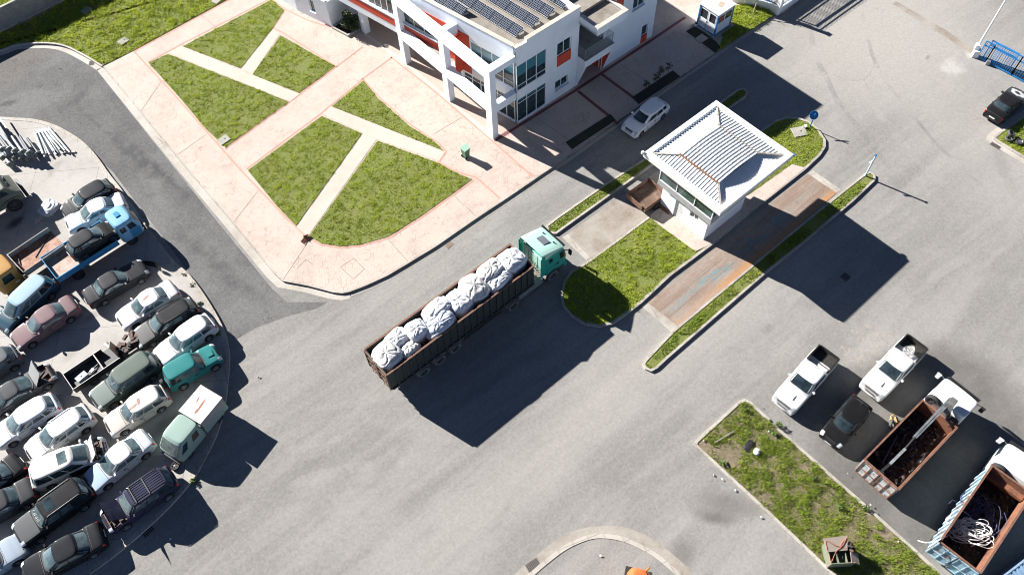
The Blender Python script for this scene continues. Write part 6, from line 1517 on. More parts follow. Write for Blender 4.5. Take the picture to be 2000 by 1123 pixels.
T2, c02 = container_lorry('container_lorry', 'white cabbed lorry with blue ribbed container full of tangled pale cable', org2, R(4.6), 6.35, 2.52, .85, 2.55, M_CONTB, True, .42)
T2['group'] = T1['group'] = 'white container lorries'
mb = MB(); mb.span((5.9, -1.15, 1.75), (6.28, 1.15, 2.0)); mb.build('front_beam', M_RUSTIN, T2)
MT2 = Matrix.Translation(T2.location) @ Matrix.Rotation(R(4.6), 4, 'Z')
o = heap('scrap_heap', .1, 6.2, -1.18, 1.18, 1.05, .08, m_scrap('dark_floor_scrap', (.012, .011, .011), [(.97, (.12, .12, .13)), (.985, (.25, .25, .26))]), 50, 8, 45); o.matrix_world = MT2
tag(o, 'thin dark scrap covering the floor of the cable container', 'scrap', kind='stuff')
def tangle(name, label, c, n, rad, hgt, r, mat, seed, turns=1.6, squash=.6, rz=0.0):
    rr = random.Random(seed); mb = MB()
    for i in range(n):
        pts = []; a0 = rr.uniform(0, 2 * pi); cx, cy = rr.gauss(0, rad * .28), rr.gauss(0, rad * .28); R_ = rad * rr.uniform(.35, .95); tn = turns * rr.uniform(.4, 1.2); ph = rr.uniform(0, 6)
        for k in range(16):
            a = a0 + 2 * pi * tn * k / 15; q = R_ * (1 + .25 * sin(a * 2.3 + ph)); x = cx + q * cos(a); y = cy + q * sin(a) * squash
            pts.append((c[0] + x * cos(rz) - y * sin(rz), c[1] + x * sin(rz) + y * cos(rz), c[2] + rr.uniform(0, 1) * hgt * .3 + hgt * .5 * (1 + sin(a * 1.3 + ph)) * .7))
        mb.tube(smooth_pts([Vector(p) for p in pts], 2), r, 5)
    o = mb.build(name, mat, None, 60); return tag(o, label, 'cable', kind='stuff')
M_CABLE = plain('white_cable', (.70, .69, .67), .5, 0, .1); M_CABLEB = plain('blue_cable', (.05, .07, .16), .5, 0, .2)
tangle('cable_tangle', 'tangle of white cable loops in the blue container', P(1888, 1042, 1.5), 22, 1.15, .7, .022, M_CABLE, 3, 1.3, .6, -.9)
tangle('cable_tangle', 'dark blue cable tangle beside the white one', P(1905, 1010, 1.4), 22, 1.2, .5, .018, M_CABLEB, 5, 1.3, .8, .2)
mb = MB(); mb.tube(smooth_pts([P(1793, 1055, 1.9), P(1808, 1059, 2.3), P(1830, 1056, 2.66), P(1842, 1050, 2.5), P(1850, 1046, 1.9)], 5), .035, 6); tag(mb.build('cable_end', M_CABLE), 'white cable end hanging over the left rear corner of the blue container', 'cable')
tangle('cable_coil', 'small coil of pale cable in the right pickup bed', P(1775, 688, .95), 5, .38, .2, .018, M_CABLE, 9, 1.5, .8, 0)
# corner of another blue container at the bottom right
e0 = P(1962, 1123, 2.3); e1 = P(2000, 1094, 2.3); dr_ = (e1 - e0).normalized(); an = atan2(dr_.y, dr_.x)
BC = thing('blue_container', 'blue grey corrugated container corner at the lower right edge', 'container', (e0.x, e0.y, 0), an)
mb = MB(); mb.span((-3.2, -2.4, .3), (6, -.02, 2.3))
x = -3.1
while x < 5.9: mb.span((x, -2.38, 2.301), (x + .14, -.05, 2.34)); x += .3
mb.build('container_body', plain('container_blue_grey', (.16, .26, .38), .6, 0, .15), BC); mb = MB(); mb.bar((-3.2, .0, 2.3), (6, .0, 2.3), .1, .12); mb.build('top_rim', plain('container_blue_edge', (.22, .32, .44), .6), BC)
# ---------------- lorries in the scrapyard
M_LBLUE = paint('lorry_blue', (.055, .24, .44), .18); M_LBLUEP = paint('lorry_blue_pale', (.22, .44, .62), .25)
M_BOARD = rusty('worn_boards', (.42, .33, .28), .35, 1.2, (.30, .16, .10))
def flatbed(name, label, c, ang, Lb, Wb, zf, hs, bedmat, sidemat, cab, group=None, tail=True):
    """c = middle of the bed on the ground; +x towards the cab"""
    t = thing(name, label, 'lorry', (c[0], c[1], ZY), ang); h = Wb / 2
    box_part('bed_floor', t, bedmat, ((-Lb / 2, -h, zf - .12), (Lb / 2, h, zf)))
    for s in (-1, 1):
        y = s * h; o = box_part('drop_side', t, sidemat, ((-Lb / 2, min(y, y + s * .06), zf - .1), (Lb / 2, max(y, y + s * .06), zf + hs)))
    box_part('headboard', t, sidemat, ((Lb / 2, -h - .05, zf - .1), (Lb / 2 + .06, h + .05, zf + hs + .05)))
    if tail: box_part('tailboard', t, sidemat, ((-Lb / 2 - .05, -h - .05, zf - .1), (-Lb / 2, h + .05, zf + hs)))
    box_part('chassis', t, M_CHAS, ((-Lb / 2 + .2, -.4, .5), (Lb / 2 + 1.9, .4, zf - .13)))
    for x in (-Lb / 2 + 1.3, Lb / 2 + .95):
        for s in (-1, 1): wheel(t, x, s * (h - .25), .45, .26 if x > 0 else .4, M_RIMD)
    return t
r1 = P(84, 504, 1.6); r2 = P(107, 547, 1.6); f1 = P(195, 427, 1.6); f2 = P(231, 477, 1.6); c = (r1 + r2 + f1 + f2) / 4; ang = atan2((f1 + f2 - r1 - r2).y, (f1 + f2 - r1 - r2).x)
BT = flatbed('flatbed_lorry', 'blue flatbed lorry with cab at the kerb, carrying a black car', c, ang, 4.85, 2.55, 1.12, .42, M_BOARD, M_LBLUE, None)
s_ = Shell([(.55, 2.75, 4.62, 1.10, 9, .10), (1.2, 2.75, 4.70, 1.12, 9, .12), (1.55, 2.76, 4.64, 1.11, 9, .12), (2.12, 2.84, 4.42, 1.02, 8, .10), (2.26, 2.92, 4.30, .96, 7, .10)])
cab_off = Matrix.Translation((.2, -.1, 0)); mb = MB(); s_.mesh(mb, 10, crown=.07); cb = mb.build('cab', M_LBLUEP, BT, 50); cb.location = (0, -.1, .12)
mb = MB(); mb.grid(lambda u, v: s_.front(-.8 + 1.6 * u, 1.5 + .62 * v, .012), 8, 3); mb.build('windscreen', M_GLASSD, cb)
mb = MB(); mb.grid(lambda u, v: s_.front(-.7 + 1.4 * u, 1.6 + .45 * v, .012, True), 8, 3); mb.build('rear_window', M_GLASS, cb)
for s in (-1, 1):
    mb = MB(); mb.grid(lambda u, v: s_.side(.0 + .62 * u, 1.5 + .55 * v, s, .012), 5, 3, flip=(s > 0)); mb.build('side_window', M_GLASSD, cb)
    mb = MB(); mb.grid(lambda u, v: s_.side(-.72 + .5 * u, 1.55 + .45 * v, s, .012), 4, 3, flip=(s > 0)); mb.build('quarter_window', M_GLASSD, cb)
    mb = MB(); mb.grid(lambda u, v: s_.side(-.12 + .85 * u, .6 + .85 * v, s, .010), 5, 3, flip=(s > 0)); mb.build('door', M_LBLUE, cb)
mb = MB(); mb.box((3.6, .1, 2.37), (.36, .5, .05)); mb.build('roof_hatch', M_LBLUE, cb); mb = MB(); mb.box((4.68, 0, .7), (.15, 2.0, .3)); mb.build('bumper', M_CHAS, BT)
mb = MB(); mb.bar((2.3, 1.15, 1.2), (.5, 1.28, 1.6), .06, .06); mb.build('side_bar', M_STEEL, BT)
# black car on the flatbed
car('scrap_car', 'small black scrapped hatchback loaded on the blue flatbed lorry', (218, 447), (141, 492), 'hatch', (.022, .024, .028), .35, L=3.7, W=1.62, base=ZY + 1.12, zf=.5, zr=.7, missing=(('wheel', 'r', 1),), group=SCR, bonnet=(.02, .02, .02))
M_LYEL = paint('lorry_yellow', (.38, .21, .06), .3); M_LGREY = rusty('drop_side_grey', (.34, .33, .31), .25, 2)
r1 = P(12, 500, 1.6); f1 = P(93, 447, 1.6); r2 = P(55, 528, 1.6); f2 = P(123, 480, 1.6); c = (r1 + r2 + f1 + f2) / 4; d_ = (r1 + r2 - f1 - f2); ang = atan2(d_.y, d_.x)
YT = flatbed('flatbed_lorry', 'yellow cabbed flatbed lorry with a rusty bare bed at the left edge', c, ang, 3.35, 2.3, 1.10, .42, rusty('rusty_boards', (.40, .24, .17), .5, 1.0, (.27, .12, .07)), M_LGREY, None, tail=False)
s_ = Shell([(.5, 1.85, 3.75, 1.04, 12, .06), (1.2, 1.85, 3.80, 1.06, 12, .08), (2.05, 1.88, 3.42, .98, 11, .08), (2.2, 1.92, 3.35, .94, 10, .08)])
mb = MB(); s_.mesh(mb, 10, crown=.06); cb = mb.build('cab', M_LYEL, YT, 50)
for s in (-1, 1):
    mb = MB(); mb.grid(lambda u, v: s_.side(-.45 + .9 * u, 1.35 + .62 * v, s, .012), 5, 3, flip=(s > 0)); mb.build('side_window', M_GLASSD, cb)
    mb = MB(); mb.box((2.4, s * 1.045, 1.0), (.3, .02, .2)); mb.build('door_sign', M_PLATE, cb)
mb = MB(); mb.grid(lambda u, v: s_.front(-.8 + 1.6 * u, 1.35 + .6 * v, .012), 8, 3); mb.build('windscreen', M_GLASSD, cb)
mb = MB(); mb.bar((-1.4, -.9, 1.13), (.4, .25, 1.13), .05, .04); mb.bar((1.5, .0, 1.15), (1.2, -1.0, 1.2), .05, .05); mb.build('loose_bar', M_CHAS, YT)
# army green lorry cut by the left edge
M_ARMY = plain('army_green', (.12, .13, .10), .65, 0, .2, 2)
fr = P(38, 372, 1.2); t = thing('army_lorry', 'dull green army lorry cab cut by the left edge', 'lorry', (P(8, 400, ZY).x - 1.1, P(8, 400, ZY).y + 1.1, ZY), R(2))
t.location = (P(38, 366, 1.4).x - 2.1, P(38, 366, 1.4).y + .3, ZY); AL = t
s_ = Shell([(.75, -.2, 2.0, 1.15, 30, .02), (1.55, -.2, 2.05, 1.15, 30, .02), (1.75, -.2, 1.7, 1.12, 30, .02), (2.45, -.2, 1.25, 1.05, 26, .02)])
mb = MB(); s_.mesh(mb, 8, crown=.03); mb.build('cab', M_ARMY, t, 40)
for s in (-1, 1):
    mb = MB(); mb.grid(lambda u, v: s_.side(-.35 + .9 * u, 1.82 + .5 * v, s, .012), 4, 2, flip=(s > 0)); mb.build('side_window', M_GLASSD, t); wheel(t, 1.0, s * 1.05, .60, .36, M_RIMD); wheel(t, -3.0, s * 1.05, .60, .36, M_RIMD)
    mb = MB(); mb.bar((.3, s * 1.1, 1.15), (.55, s * 1.1, 1.3), .3, .08); mb.bar((.55, s * 1.1, 1.3), (1.45, s * 1.1, 1.3), .3, .08); mb.bar((1.45, s * 1.1, 1.3), (1.7, s * 1.1, 1.1), .3, .08); mb.build('mudguard', M_ARMY, t)
mb = MB(); mb.grid(lambda u, v: s_.front(-.85 + 1.7 * u, 1.85 + .5 * v, .012), 6, 2); mb.build('windscreen', M_GLASSD, t)
box_part('canvas_top', t, plain('army_canvas', (.22, .23, .17), .8, 0, .15, 2), ((-4.4, -1.15, 1.2), (-.25, 1.15, 2.75))); box_part('bumper', t, M_BLACK, ((2.06, -1.1, .7), (2.3, 1.1, .95))); box_part('chassis', t, M_CHAS, ((-4.3, -.4, .5), (2, .4, .75)))
# pale green pickup van with a boxed canopy
M_VAN = paint('van_green', (.27, .37, .33), .35); M_VAND = paint('van_green_d', (.15, .26, .22), .2)
fpt = P(336, 892, .6); VA = R(199); t = thing('canopy_van', 'pale green van pickup with rust streaked white box canopy at the yard kerb', 'van', (fpt.x - 2.28 * cos(VA), fpt.y - 2.28 * sin(VA), ZY), VA); VN = t
s_ = Shell([(.35, -.15, 2.28, .91, 10, .06), (1.0, -.15, 2.33, .935, 10, .09), (1.15, -.15, 2.27, .93, 10, .09), (1.80, -.14, 1.66, .84, 9, .07), (1.88, -.12, 1.56, .81, 8, .07)])
mb = MB(); s_.mesh(mb, 10, crown=.06); cb = mb.build('cab', M_VAN, t, 50); 
mb = MB(); mb.grid(lambda u, v: s_.front(-.86 + 1.72 * u, 1.18 + .58 * v, .012), 8, 3); mb.build('windscreen', plain('dusty_screen', (.10, .115, .11), .2, 0, .4, 3), cb)
for s in (-1, 1):
    mb = MB(); mb.grid(lambda u, v: s_.side(.30 + .42 * u, 1.15 + .55 * v, s, .012), 4, 3, flip=(s > 0)); mb.build('side_window', M_GLASSD, cb)
    mb = MB(); mb.grid(lambda u, v: s_.side(-.62 + .5 * u, 1.15 + .55 * v, s, .012), 4, 3, flip=(s > 0)); mb.build('side_window', plain('brown_glass', (.10, .07, .06), .15, 0, .3), cb)
    mb = MB(); mb.grid(lambda u, v: s_.side(.12 + .62 * u, .45 + .65 * v, s, .010), 4, 3, flip=(s > 0)); mb.build('door', M_VAN, cb)
    for x in (1.55, -1.35): wheel(t, x, s * .80, .32, .2, M_RIMD)
    box_part('bed_side', t, M_VAN, ((-2.25, s * .89 - .025, .42), (-.155, s * .89 + .025, 1.05)))
mb = MB(); mb.grid(lambda u, v: s_.front(-.62 + 1.24 * u, .62 + .16 * v, .015), 6, 1); mb.build('grille', M_BLACK, cb); mb = MB(); mb.bar((2.36, -.8, .42), (2.36, .8, .42), .1, .14); mb.build('bumper', M_BLACK, t)
wv = wheel(t, 0, .1, .30, .2, M_RIMD, 'loose_wheel'); wv.matrix_local = Matrix.Translation((2.62, .45, .12)) @ Matrix.Rotation(pi / 2, 4, 'X')
CT = NT('canopy_top'); co = CT.warp(2.0, .10, 'Object'); m_ = 0.0
for (x, y, sx, sy, a) in ((-1.15, .12, .55, .07, .12), (-.75, .14, .2, .09, 0), (-1.4, -.35, .2, .05, .2)):
    mp = CT.n('ShaderNodeMapping'); mp.vector_type = 'TEXTURE'; CT.link(co, mp.inputs[0]); mp.inputs['Location'].default_value = (x + .05, y + .05, 0); mp.inputs['Rotation'].default_value = (0, 0, a); mp.inputs['Scale'].default_value = (sx, sy, 100); l = CT.n('ShaderNodeVectorMath', operation='LENGTH'); CT.link(mp.outputs[0], l.inputs[0]); m_ = CT.math('MAXIMUM', m_, CT.ramp(l.outputs['Value'], 1.3, .7))
n_ = CT.noise(2.5, 6, .7, kind='Object'); M_CANT = CT.out(CT.mix(m_, CT.mix(n_, (.62, .58, .55), (.55, .47, .43)), (.26, .10, .06)), .7)
box_part('canopy', t, plain('canopy_grey', (.30, .29, .29), .7, 0, .15, 2), ((-2.28, -.92, 1.051), (-.20, .92, 1.90))); box_part('canopy_top', t, M_CANT, ((-2.32, -.95, 1.901), (-.16, .95, 1.94)))
# people carrier with raised bonnet
car('scrap_car', 'silver scrapped people carrier with big roof hatch and crumpled raised bonnet', (211, 872), (58, 938), 'mpv', (.46, .46, .45), .3, L=4.75, W=1.84, hood='open', sunroof='pale', bonnet=(.60, .60, .58), group=SCR, roofmat=paint('paint_white_worn2', (.60, .59, .56), .35), missing=(('door', -1, 0), ('mirror', -1)), tint=True)
# stripped black pickup bed with junk
q0 = P(132, 724, .95); q1 = P(153, 762, .95); q2 = P(238, 703, .95); q3 = P(212, 672, .95); c = (q0 + q1 + q2 + q3) / 4; d_ = (q2 + q3 - q0 - q1); ang = atan2(d_.y, d_.x)
t = thing('stripped_pickup_bed', 'stripped black pickup load bed and chassis full of junk between parked wrecks', 'vehicle wreck', (c.x, c.y, ZY), ang); Lb, h = 3.7, .78
M_BEDB = plain('bed_black', (.02, .021, .022), .5, 0, .3); M_BEDE = plain('bed_edge', (.45, .44, .42), .6)
box_part('bed_floor', t, M_BEDB, ((-Lb / 2, -h, .5), (Lb / 2, h, .56)))
for s in (-1, 1): box_part('bed_side', t, M_BEDB, ((-Lb / 2, s * h - .03, .45), (Lb / 2 - (.2 if s < 0 else .9), s * h + .03, .95))); 
box_part('bed_end', t, M_BEDB, ((-Lb / 2 - .05, -h - .03, .45), (-Lb / 2, h + .03, .95))); box_part('bed_divider', t, M_BEDE, ((.35, -h + .03, .56), (.42, h - .03, .97)))
mb = MB(); mb.bar((-Lb / 2, -h, .965), (Lb / 2 - .2, -h, .965), .05, .03); mb.bar((-Lb / 2, h, .965), (Lb / 2 - .9, h, .965), .04, .03); mb.bar((-Lb / 2 - .02, -h, .967), (-Lb / 2 - .02, h, .967), .04, .03); mb.build('bed_edge', M_BEDE, t)
for s in (-1, 1): wheel(t, -.6, s * .72, .34, .2, M_RIMD)
box_part('chassis', t, M_CHAS, ((-1.7, -.35, .3), (3.4, .35, .45))); mb = MB()
for k in range(14): mb.box((rnd.uniform(2.0, 3.3), rnd.uniform(-.6, .6), rnd.uniform(.5, .85)), (rnd.uniform(.15, .5), rnd.uniform(.1, .4), rnd.uniform(.1, .35)), rz=rnd.uniform(0, 3))
mb.build('engine_bay', M_ENGINE, t)['kind'] = 'stuff'
def junk(name, label, cat, mbs, mats, loc, rz): 
    o = thing(name, label, cat, loc, rz)
    for (nm, mb), m in zip(mbs, mats): mb.build(nm, m, o)
    return o
mb = MB(); mb.box((0, 0, .12), (.75, .42, .24)); lid = MB(); lid.box((0, 0, .255), (.78, .45, .03)); hd = MB(); hd.box((0, 0, .28), (.12, .03, .03))
junk('toolbox', 'pale blue tool box lying in the black pickup bed', 'tool box', [('box', mb), ('lid', lid), ('handle', hd)], [plain('box_blue', (.36, .45, .55), .5)] * 2 + [M_BLACK], P(162, 738, .75), ang + .15)
mb = MB(); mb.slab([(-.45, 0, 0), (.45, 0, 0), (.45, .1, 1.15), (-.25, .12, 1.35)], .03); mb2 = MB(); mb2.bar((-.4, -.02, .1), (.4, -.02, .1), .04, .06)
junk('door_card', 'tan vehicle door panel propped up on the black pickup bed', 'panel', [('panel', mb), ('edge', mb2)], [plain('tan_board', (.42, .28, .18), .7, 0, .12, 2), M_BLACK], P(232, 690, .7), ang + 1.2)
mb = MB(); mb.box((0, 0, .1), (.16, 1.15, .2)); mb2 = MB(); mb2.box((.18, 0, .08), (.12, 1.1, .16)); junk('radiator_grille', 'chromed grille and radiator lying across the black pickup bed', 'car part', [('grille', mb), ('radiator', mb2)], [M_RIM, M_BLACK], P(217, 681, 1.0), ang + .25)
mb = MB(); mb.box((0, 0, .1), (.3, .22, .2), rz=.4); mb2 = MB(); mb2.tube([(-.5, 0, .05), (0, .1, .12), (.5, .25, .05)], .03, 6); junk('junk_parts', 'white plastic car parts in the black pickup bed', 'car part', [('part', mb), ('rod', mb2)], [M_WHITE, M_STEEL], P(182, 725, .75), ang)
# ---------------- pile of lamp posts and pipes
M_GALV = plain('galvanised', (.30, .33, .35), .45, .4, .15, 3); M_GALVD = plain('galvanised_dark', (.20, .22, .22), .6, .3, .2, 4); M_PIPE = plain('pale_pipe', (.48, .50, .51), .4, .2, .1, 3)
M_NAVY = plain('navy_posts', (.035, .06, .09), .5, 0, .3, 3)
gp_ = 'lamp posts in the pile'
spots = [(x, y, x - 23 + 3 * sin(x), y - 33, z) for x, y, z in ((18, 291, .85), (30, 294, .88), (44, 297, .85), (58, 298, .82), (4, 292, .8), (18, 306, .35), (31, 307, .38), (43, 310, .34), (55, 310, .36), (67, 304, .42), (19, 321, .3), (5, 308, .35), (75, 300, .3))]
for i, (ax, ay, bx, by, z) in enumerate(spots):
    a = P(ax, ay, ZY + z); b = P(bx, by, ZY + z); d = (b - a).normalized(); b = a + d * 2.3
    o = thing('lamp_post', 'galvanised lamp post with square base plate lying in the pile', 'lamp post', a, 0, gp_)
    mb = MB(); mb.tube([Vector((0, 0, 0)), (b - a)], [.13, .10], 10); mb.build('shaft', M_GALV if i % 3 else M_NAVY, o)
    an_ = atan2(d.y, d.x); mb = MB(); mb.box(-d * .03, (.05, .46, .46), rz=an_ + rnd.uniform(-.15, .15), rx=rnd.uniform(-.3, .3)); mb.box(-d * .04, (.05, .1, .1), rz=an_, m=1); mb.build('base_plate', [M_GALVD, M_DARK], o)
for k in range(17):
    u = k / 16; a = P(67 + 31 * u, 257 - 6 * u + 2 * sin(k * 2), ZY + .08 + (.14 if k % 3 == 1 else 0)); b = P(84 + 52 * u, 302 - 9 * u + 5 * sin(k * 1.7), ZY + .08 + (.14 if k % 3 == 1 else 0))
    o = MB(); o.tube([Vector((0, 0, 0)), b - a], .075, 8); p_ = o.build('steel_pipe', M_PIPE); p_.location = a
    tag(p_, 'pale steel pipe lying in the loose row on the yard', 'pipe', 'pipes laid in a row')
    mb = MB(); dd = (b - a).normalized(); mb.box(b - a + dd * .02, (.10, .10, .14), rz=atan2(dd.y, dd.x)); mb.build('pipe_end', M_GALVD, p_)
mb = MB(); mb.bar((0, 0, .05), P(148, 298, ZY) - P(120, 299, ZY) + Vector((0, 0, .05)), .14, .1); o = mb.build('plank', plain('plank', (.42, .36, .30), .8)); o.location = P(120, 299, ZY); tag(o, 'short wooden plank beside the pipe row', 'plank')
mb = MB(); mb.slab([(0, 0, .03), (.9, .2, .03), (1.1, .75, .05), (.3, .5, .05)], .03); o = mb.build('board', plain('pale_board', (.50, .44, .38), .8)); o.location = P(68, 440, ZY); tag(o, 'pale broken board lying above the yellow lorry', 'board')
a = P(0, 228, ZY); b = P(22, 263, ZY); mb = MB(); mb.bar((0, 0, .75), b - a + Vector((0, 0, .75)), .10, .1); 
for k in range(5): mb.bar((-.5, -.3 - .3 * k, .2 + .15 * k), (b - a) + Vector((-.5, -.3 - .3 * k, .2 + .15 * k)), .3, .14, 1)
o = mb.build('steel_sections', [M_PIPE, M_NAVY]); o.location = a; tag(o, 'dark steel sections stacked at the left edge with a pale bar on top', 'steel stack')
bag('rubbish_bag', 'crumpled white and blue plastic bundle lying alone on the yard', P(96, 407, ZY + .22), (.80, .68, .32), 0.4, M_BAGB, 33, False, None, .38, 'bag')
mb = MB(); mb.grid(lambda u, v: (-.9 + 1.8 * u, .28 * (1 - (2 * u - 1) ** 2) + .12 * v, .15 + .35 * v), 8, 3); mb.grid(lambda u, v: (-.9 + 1.8 * u, .28 * (1 - (2 * u - 1) ** 2) + .12 * v - .1, .12 + .35 * v), 8, 3, flip=True); o = mb.build('loose_bumper', M_BLACK); o.location = P(297, 526, ZY); o.rotation_euler.z = -1.0; tag(o, 'torn off black bumper by the nose of the charcoal saloon', 'car part')
# ---------------- smaller things
t = thing('wheelie_bin', 'green wheelie bin standing on the pink pavement', 'bin', P(910, 306, ZP), .05)
M_BIN = plain('bin_green', (.09, .19, .12), .5, 0, .1, 3); mb = MB()
mb.add([(-.20, -.22, .08), (.20, -.22, .08), (.20, .22, .08), (-.20, .22, .08), (-.27, -.28, 1.0), (.27, -.28, 1.0), (.27, .28, 1.0), (-.27, .28, 1.0)], [(0, 3, 2, 1), (0, 1, 5, 4), (1, 2, 6, 5), (2, 3, 7, 6), (3, 0, 4, 7), (4, 5, 6, 7)]); mb.build('body', M_BIN, t)
mb = MB(); mb.box((0, 0, 1.05), (.62, .66, .07), ry=-.06); mb.build('lid', plain('bin_lid', (.25, .42, .32), .45, 0, .08), t); mb = MB(); mb.bar((.33, -.25, .98), (.33, .25, .98), .05, .05); mb.build('handle', M_BLACK, t)
for s in (-1, 1): wheel(t, -.2, s * .26, .10, .06, M_BLACK)
t = thing('road_sign', 'round blue road sign on a blue post at the tip of the gatehouse island', 'road sign', P(1582, 248, ZI)); M_SIGN = plain('sign_blue', (.015, .16, .42), .35, 0, .06)
mb = MB(); mb.tube([(0, 0, 0), (0, 0, 1.55)], .045, 8); mb.build('post', M_SIGN, t); mb = MB(); mb.lathe([(0, -.02), (.36, -.02), (.36, .02), (0, .02)], (0, 0, 0), 'Z', 28); d_ = mb.build('disc', M_SIGN, t); d_.location = (0, 0.06, 1.3); d_.rotation_euler = (R(52), 0, R(-40))
t = thing('sign_post', 'pale blue post with a small white bracket at the tip of the narrow grass strip', 'post', P(1690, 343, ZI)); M_PB = plain('post_paleblue', (.42, .60, .70), .45, 0, .08)
mb = MB(); mb.tube([(0, 0, 0), (0, 0, 2.35)], .07, 10); mb.build('post', M_PB, t); mb = MB(); mb.bar((0, 0, 1.75), (-.28, .12, 1.6), .08, .1); mb.build('bracket', M_WHITE, t); mb = MB(); mb.box((0, .02, 2.37), (.2, .12, .06)); mb.build('cap', M_SIGN, t)
# small tipping trailer beside the gatehouse
q = [P(1225.5, 377, 1.0), P(1267, 348, 1.0), P(1303, 376, 1.0), P(1257.5, 409, 1.0)]; c = sum(q, Vector()) / 4; d_ = q[1] - q[0]; ang = atan2(d_.y, d_.x); Lt, Wt = 2.0, 1.75
d2_ = q[3] - q[0]; t = thing('small_trailer', 'small rusty open trailer with an empty dirty bed beside the gatehouse', 'trailer', (c.x, c.y, 0), ang); M_TRL = rusty('small_trailer_rust', (.27, .17, .13), .5, 2, (.18, .09, .06))
La, Wa = d_.length, d2_.length
box_part('bed_floor', t, rusty('dirty_floor', (.24, .165, .125), .5, 1.5, (.13, .08, .055)), ((-La / 2, -Wa / 2, .55), (La / 2, Wa / 2, .62)))
for s in (-1, 1): box_part('side', t, M_TRL, ((-La / 2, s * Wa / 2 - .03, .5), (La / 2, s * Wa / 2 + .03, 1.0))); wheel(t, .1, s * (Wa / 2 - .05 if s > 0 else Wa / 2 + .08), .33, .18, M_RIMD)
box_part('end_board', t, M_TRL, ((La / 2, -Wa / 2 - .03, .5), (La / 2 + .05, Wa / 2 + .03, 1.02))); box_part('end_board', t, M_TRL, ((-La / 2 - .05, -Wa / 2 + .3, .5), (-La / 2, Wa / 2 + .03, 1.0)))
mb = MB(); mb.bar((La / 2, 0, .5), (La / 2 + 1.2, 0, .45), .08, .1); mb.build('drawbar', M_TRL, t)
# scrap machine on the grass bed
MC = thing('scrap_machine', 'derelict grey green machine cabinet with orange strap standing on the grass bed', 'machine', P(1632, 1086, .11), R(-38)); M_MG = rusty('machine_green', (.16, .19, .13), .35, 2.5, (.22, .16, .12)); M_MT = rusty('machine_top', (.36, .30, .25), .3, 2.5, (.28, .2, .15))
mb = MB(); mb.span((-.85, -.75, 0), (.85, -.69, 1.1)); mb.span((-.85, .69, 0), (.85, .75, 1.25)); mb.span((-.85, -.69, 0), (-.79, .69, 1.1)); mb.span((.79, -.69, 0), (.85, .69, .9)); mb.span((-.79, -.69, .3), (.79, .69, .36)); mb.build('cabinet', M_MG, MC)
mb = MB(); mb.slab([(-1.0, .05, 1.15), (.45, .1, 1.15), (.65, 1.05, 1.32), (-1.05, .95, 1.32)], .05); mb.build('top_plate', M_MT, MC)
for x in (-.3, .3): mb = MB(); mb.span((x - .025, -.69, .36), (x + .025, .0, 1.08)); mb.build('divider', M_MG, MC)
mb = MB(); mb.slab([(.5, -.75, 1.12), (1.15, -.85, .85), (1.2, -.1, .85), (.65, .0, 1.1)], .04); mb.build('flap', M_MT, MC)
mb = MB()
for k in range(10): mb.box((rnd.uniform(.6, 1.05), rnd.uniform(0, .7), rnd.uniform(.8, 1.35)), (rnd.uniform(.1, .3), rnd.uniform(.08, .2), rnd.uniform(.08, .3)), rz=rnd.uniform(0, 3), ry=rnd.uniform(-.5, .5))
mb.build('mechanism', M_ENGINE, MC)['kind'] = 'stuff'
mb = MB(); mb.tube(smooth_pts([Vector(v) for v in ((-.95, .2, 1.25), (-.9, .75, 1.34), (-.35, .45, 1.31), (.0, .35, 1.27), (.15, .6, 1.33), (.55, .9, 1.38), (.1, .35, 1.28), (-.3, .1, 1.23), (-.6, -.3, 1.13), (-.88, -.65, 1.13), (-.86, -.1, 1.13))], 4), .018, 6); mb.build('strap', plain('orange_strap', (.50, .17, .09), .6), MC)
MC.scale = (.86, .86, .9)
# tyres
def tyre(px, py, z, label, tilt=0.0, group=None, tz_=0.0):
    p = P(px, py, z); o = thing('tyre', label, 'tyre', (p.x, p.y, z + .1 + tz_), 0, group); mb = MB(); mb.lathe([(.18, -.09), (.30, -.10), (.33, -.06), (.33, .06), (.30, .10), (.18, .09), (.17, 0), (.18, -.09)], (0, 0, 0), 'Z', 24); mb.build('rubber', plain('worn_tyre', (.07, .07, .07), .8, 0, .3, 5), o); mb = MB(); mb.lathe([(.19, -.07), (.19, .07)], (0, 0, 0), 'Z', 20); mb.build('bead', M_DARK, o); o.rotation_euler = (tilt, tilt * .6, 0); return o
tyre(1739, 831, 0.0, 'old tyre lying beside the rusty container of the crane lorry', .9, None, .15)
tyre(1970, 273, .12, 'lower old tyre on the grass corner', 0, 'dumped tyres on the grass corner'); tyre(1971, 267, .12, 'upper old tyre leaning on the other on the grass corner', .35, 'dumped tyres on the grass corner', .26)
t = thing('car_wheel', 'loose wheel with pale rim at the right edge on the grass corner', 'wheel', P(1990, 280, .12)); wheel(t, 0, .1, .32, .2, M_RIM).matrix_local = Matrix.Translation((0, 0, .12)) @ Matrix.Rotation(pi / 2, 4, 'X')
mb = MB(); mb.box((0, 0, .12), (.4, .25, .2), rz=.5); mb2 = MB(); mb2.tube([(-.3, .2, .1), (.1, .3, .3), (.4, .1, .1)], .05, 6); junk('yellow_part', 'yellow machine part behind the tyre by the rusty container', 'machine part', [('block', mb), ('arm', mb2)], [plain('worn_yellow', (.55, .36, .12), .6), plain('worn_yellow', (.55, .36, .12), .6)], P(1745, 822, 0), .4)
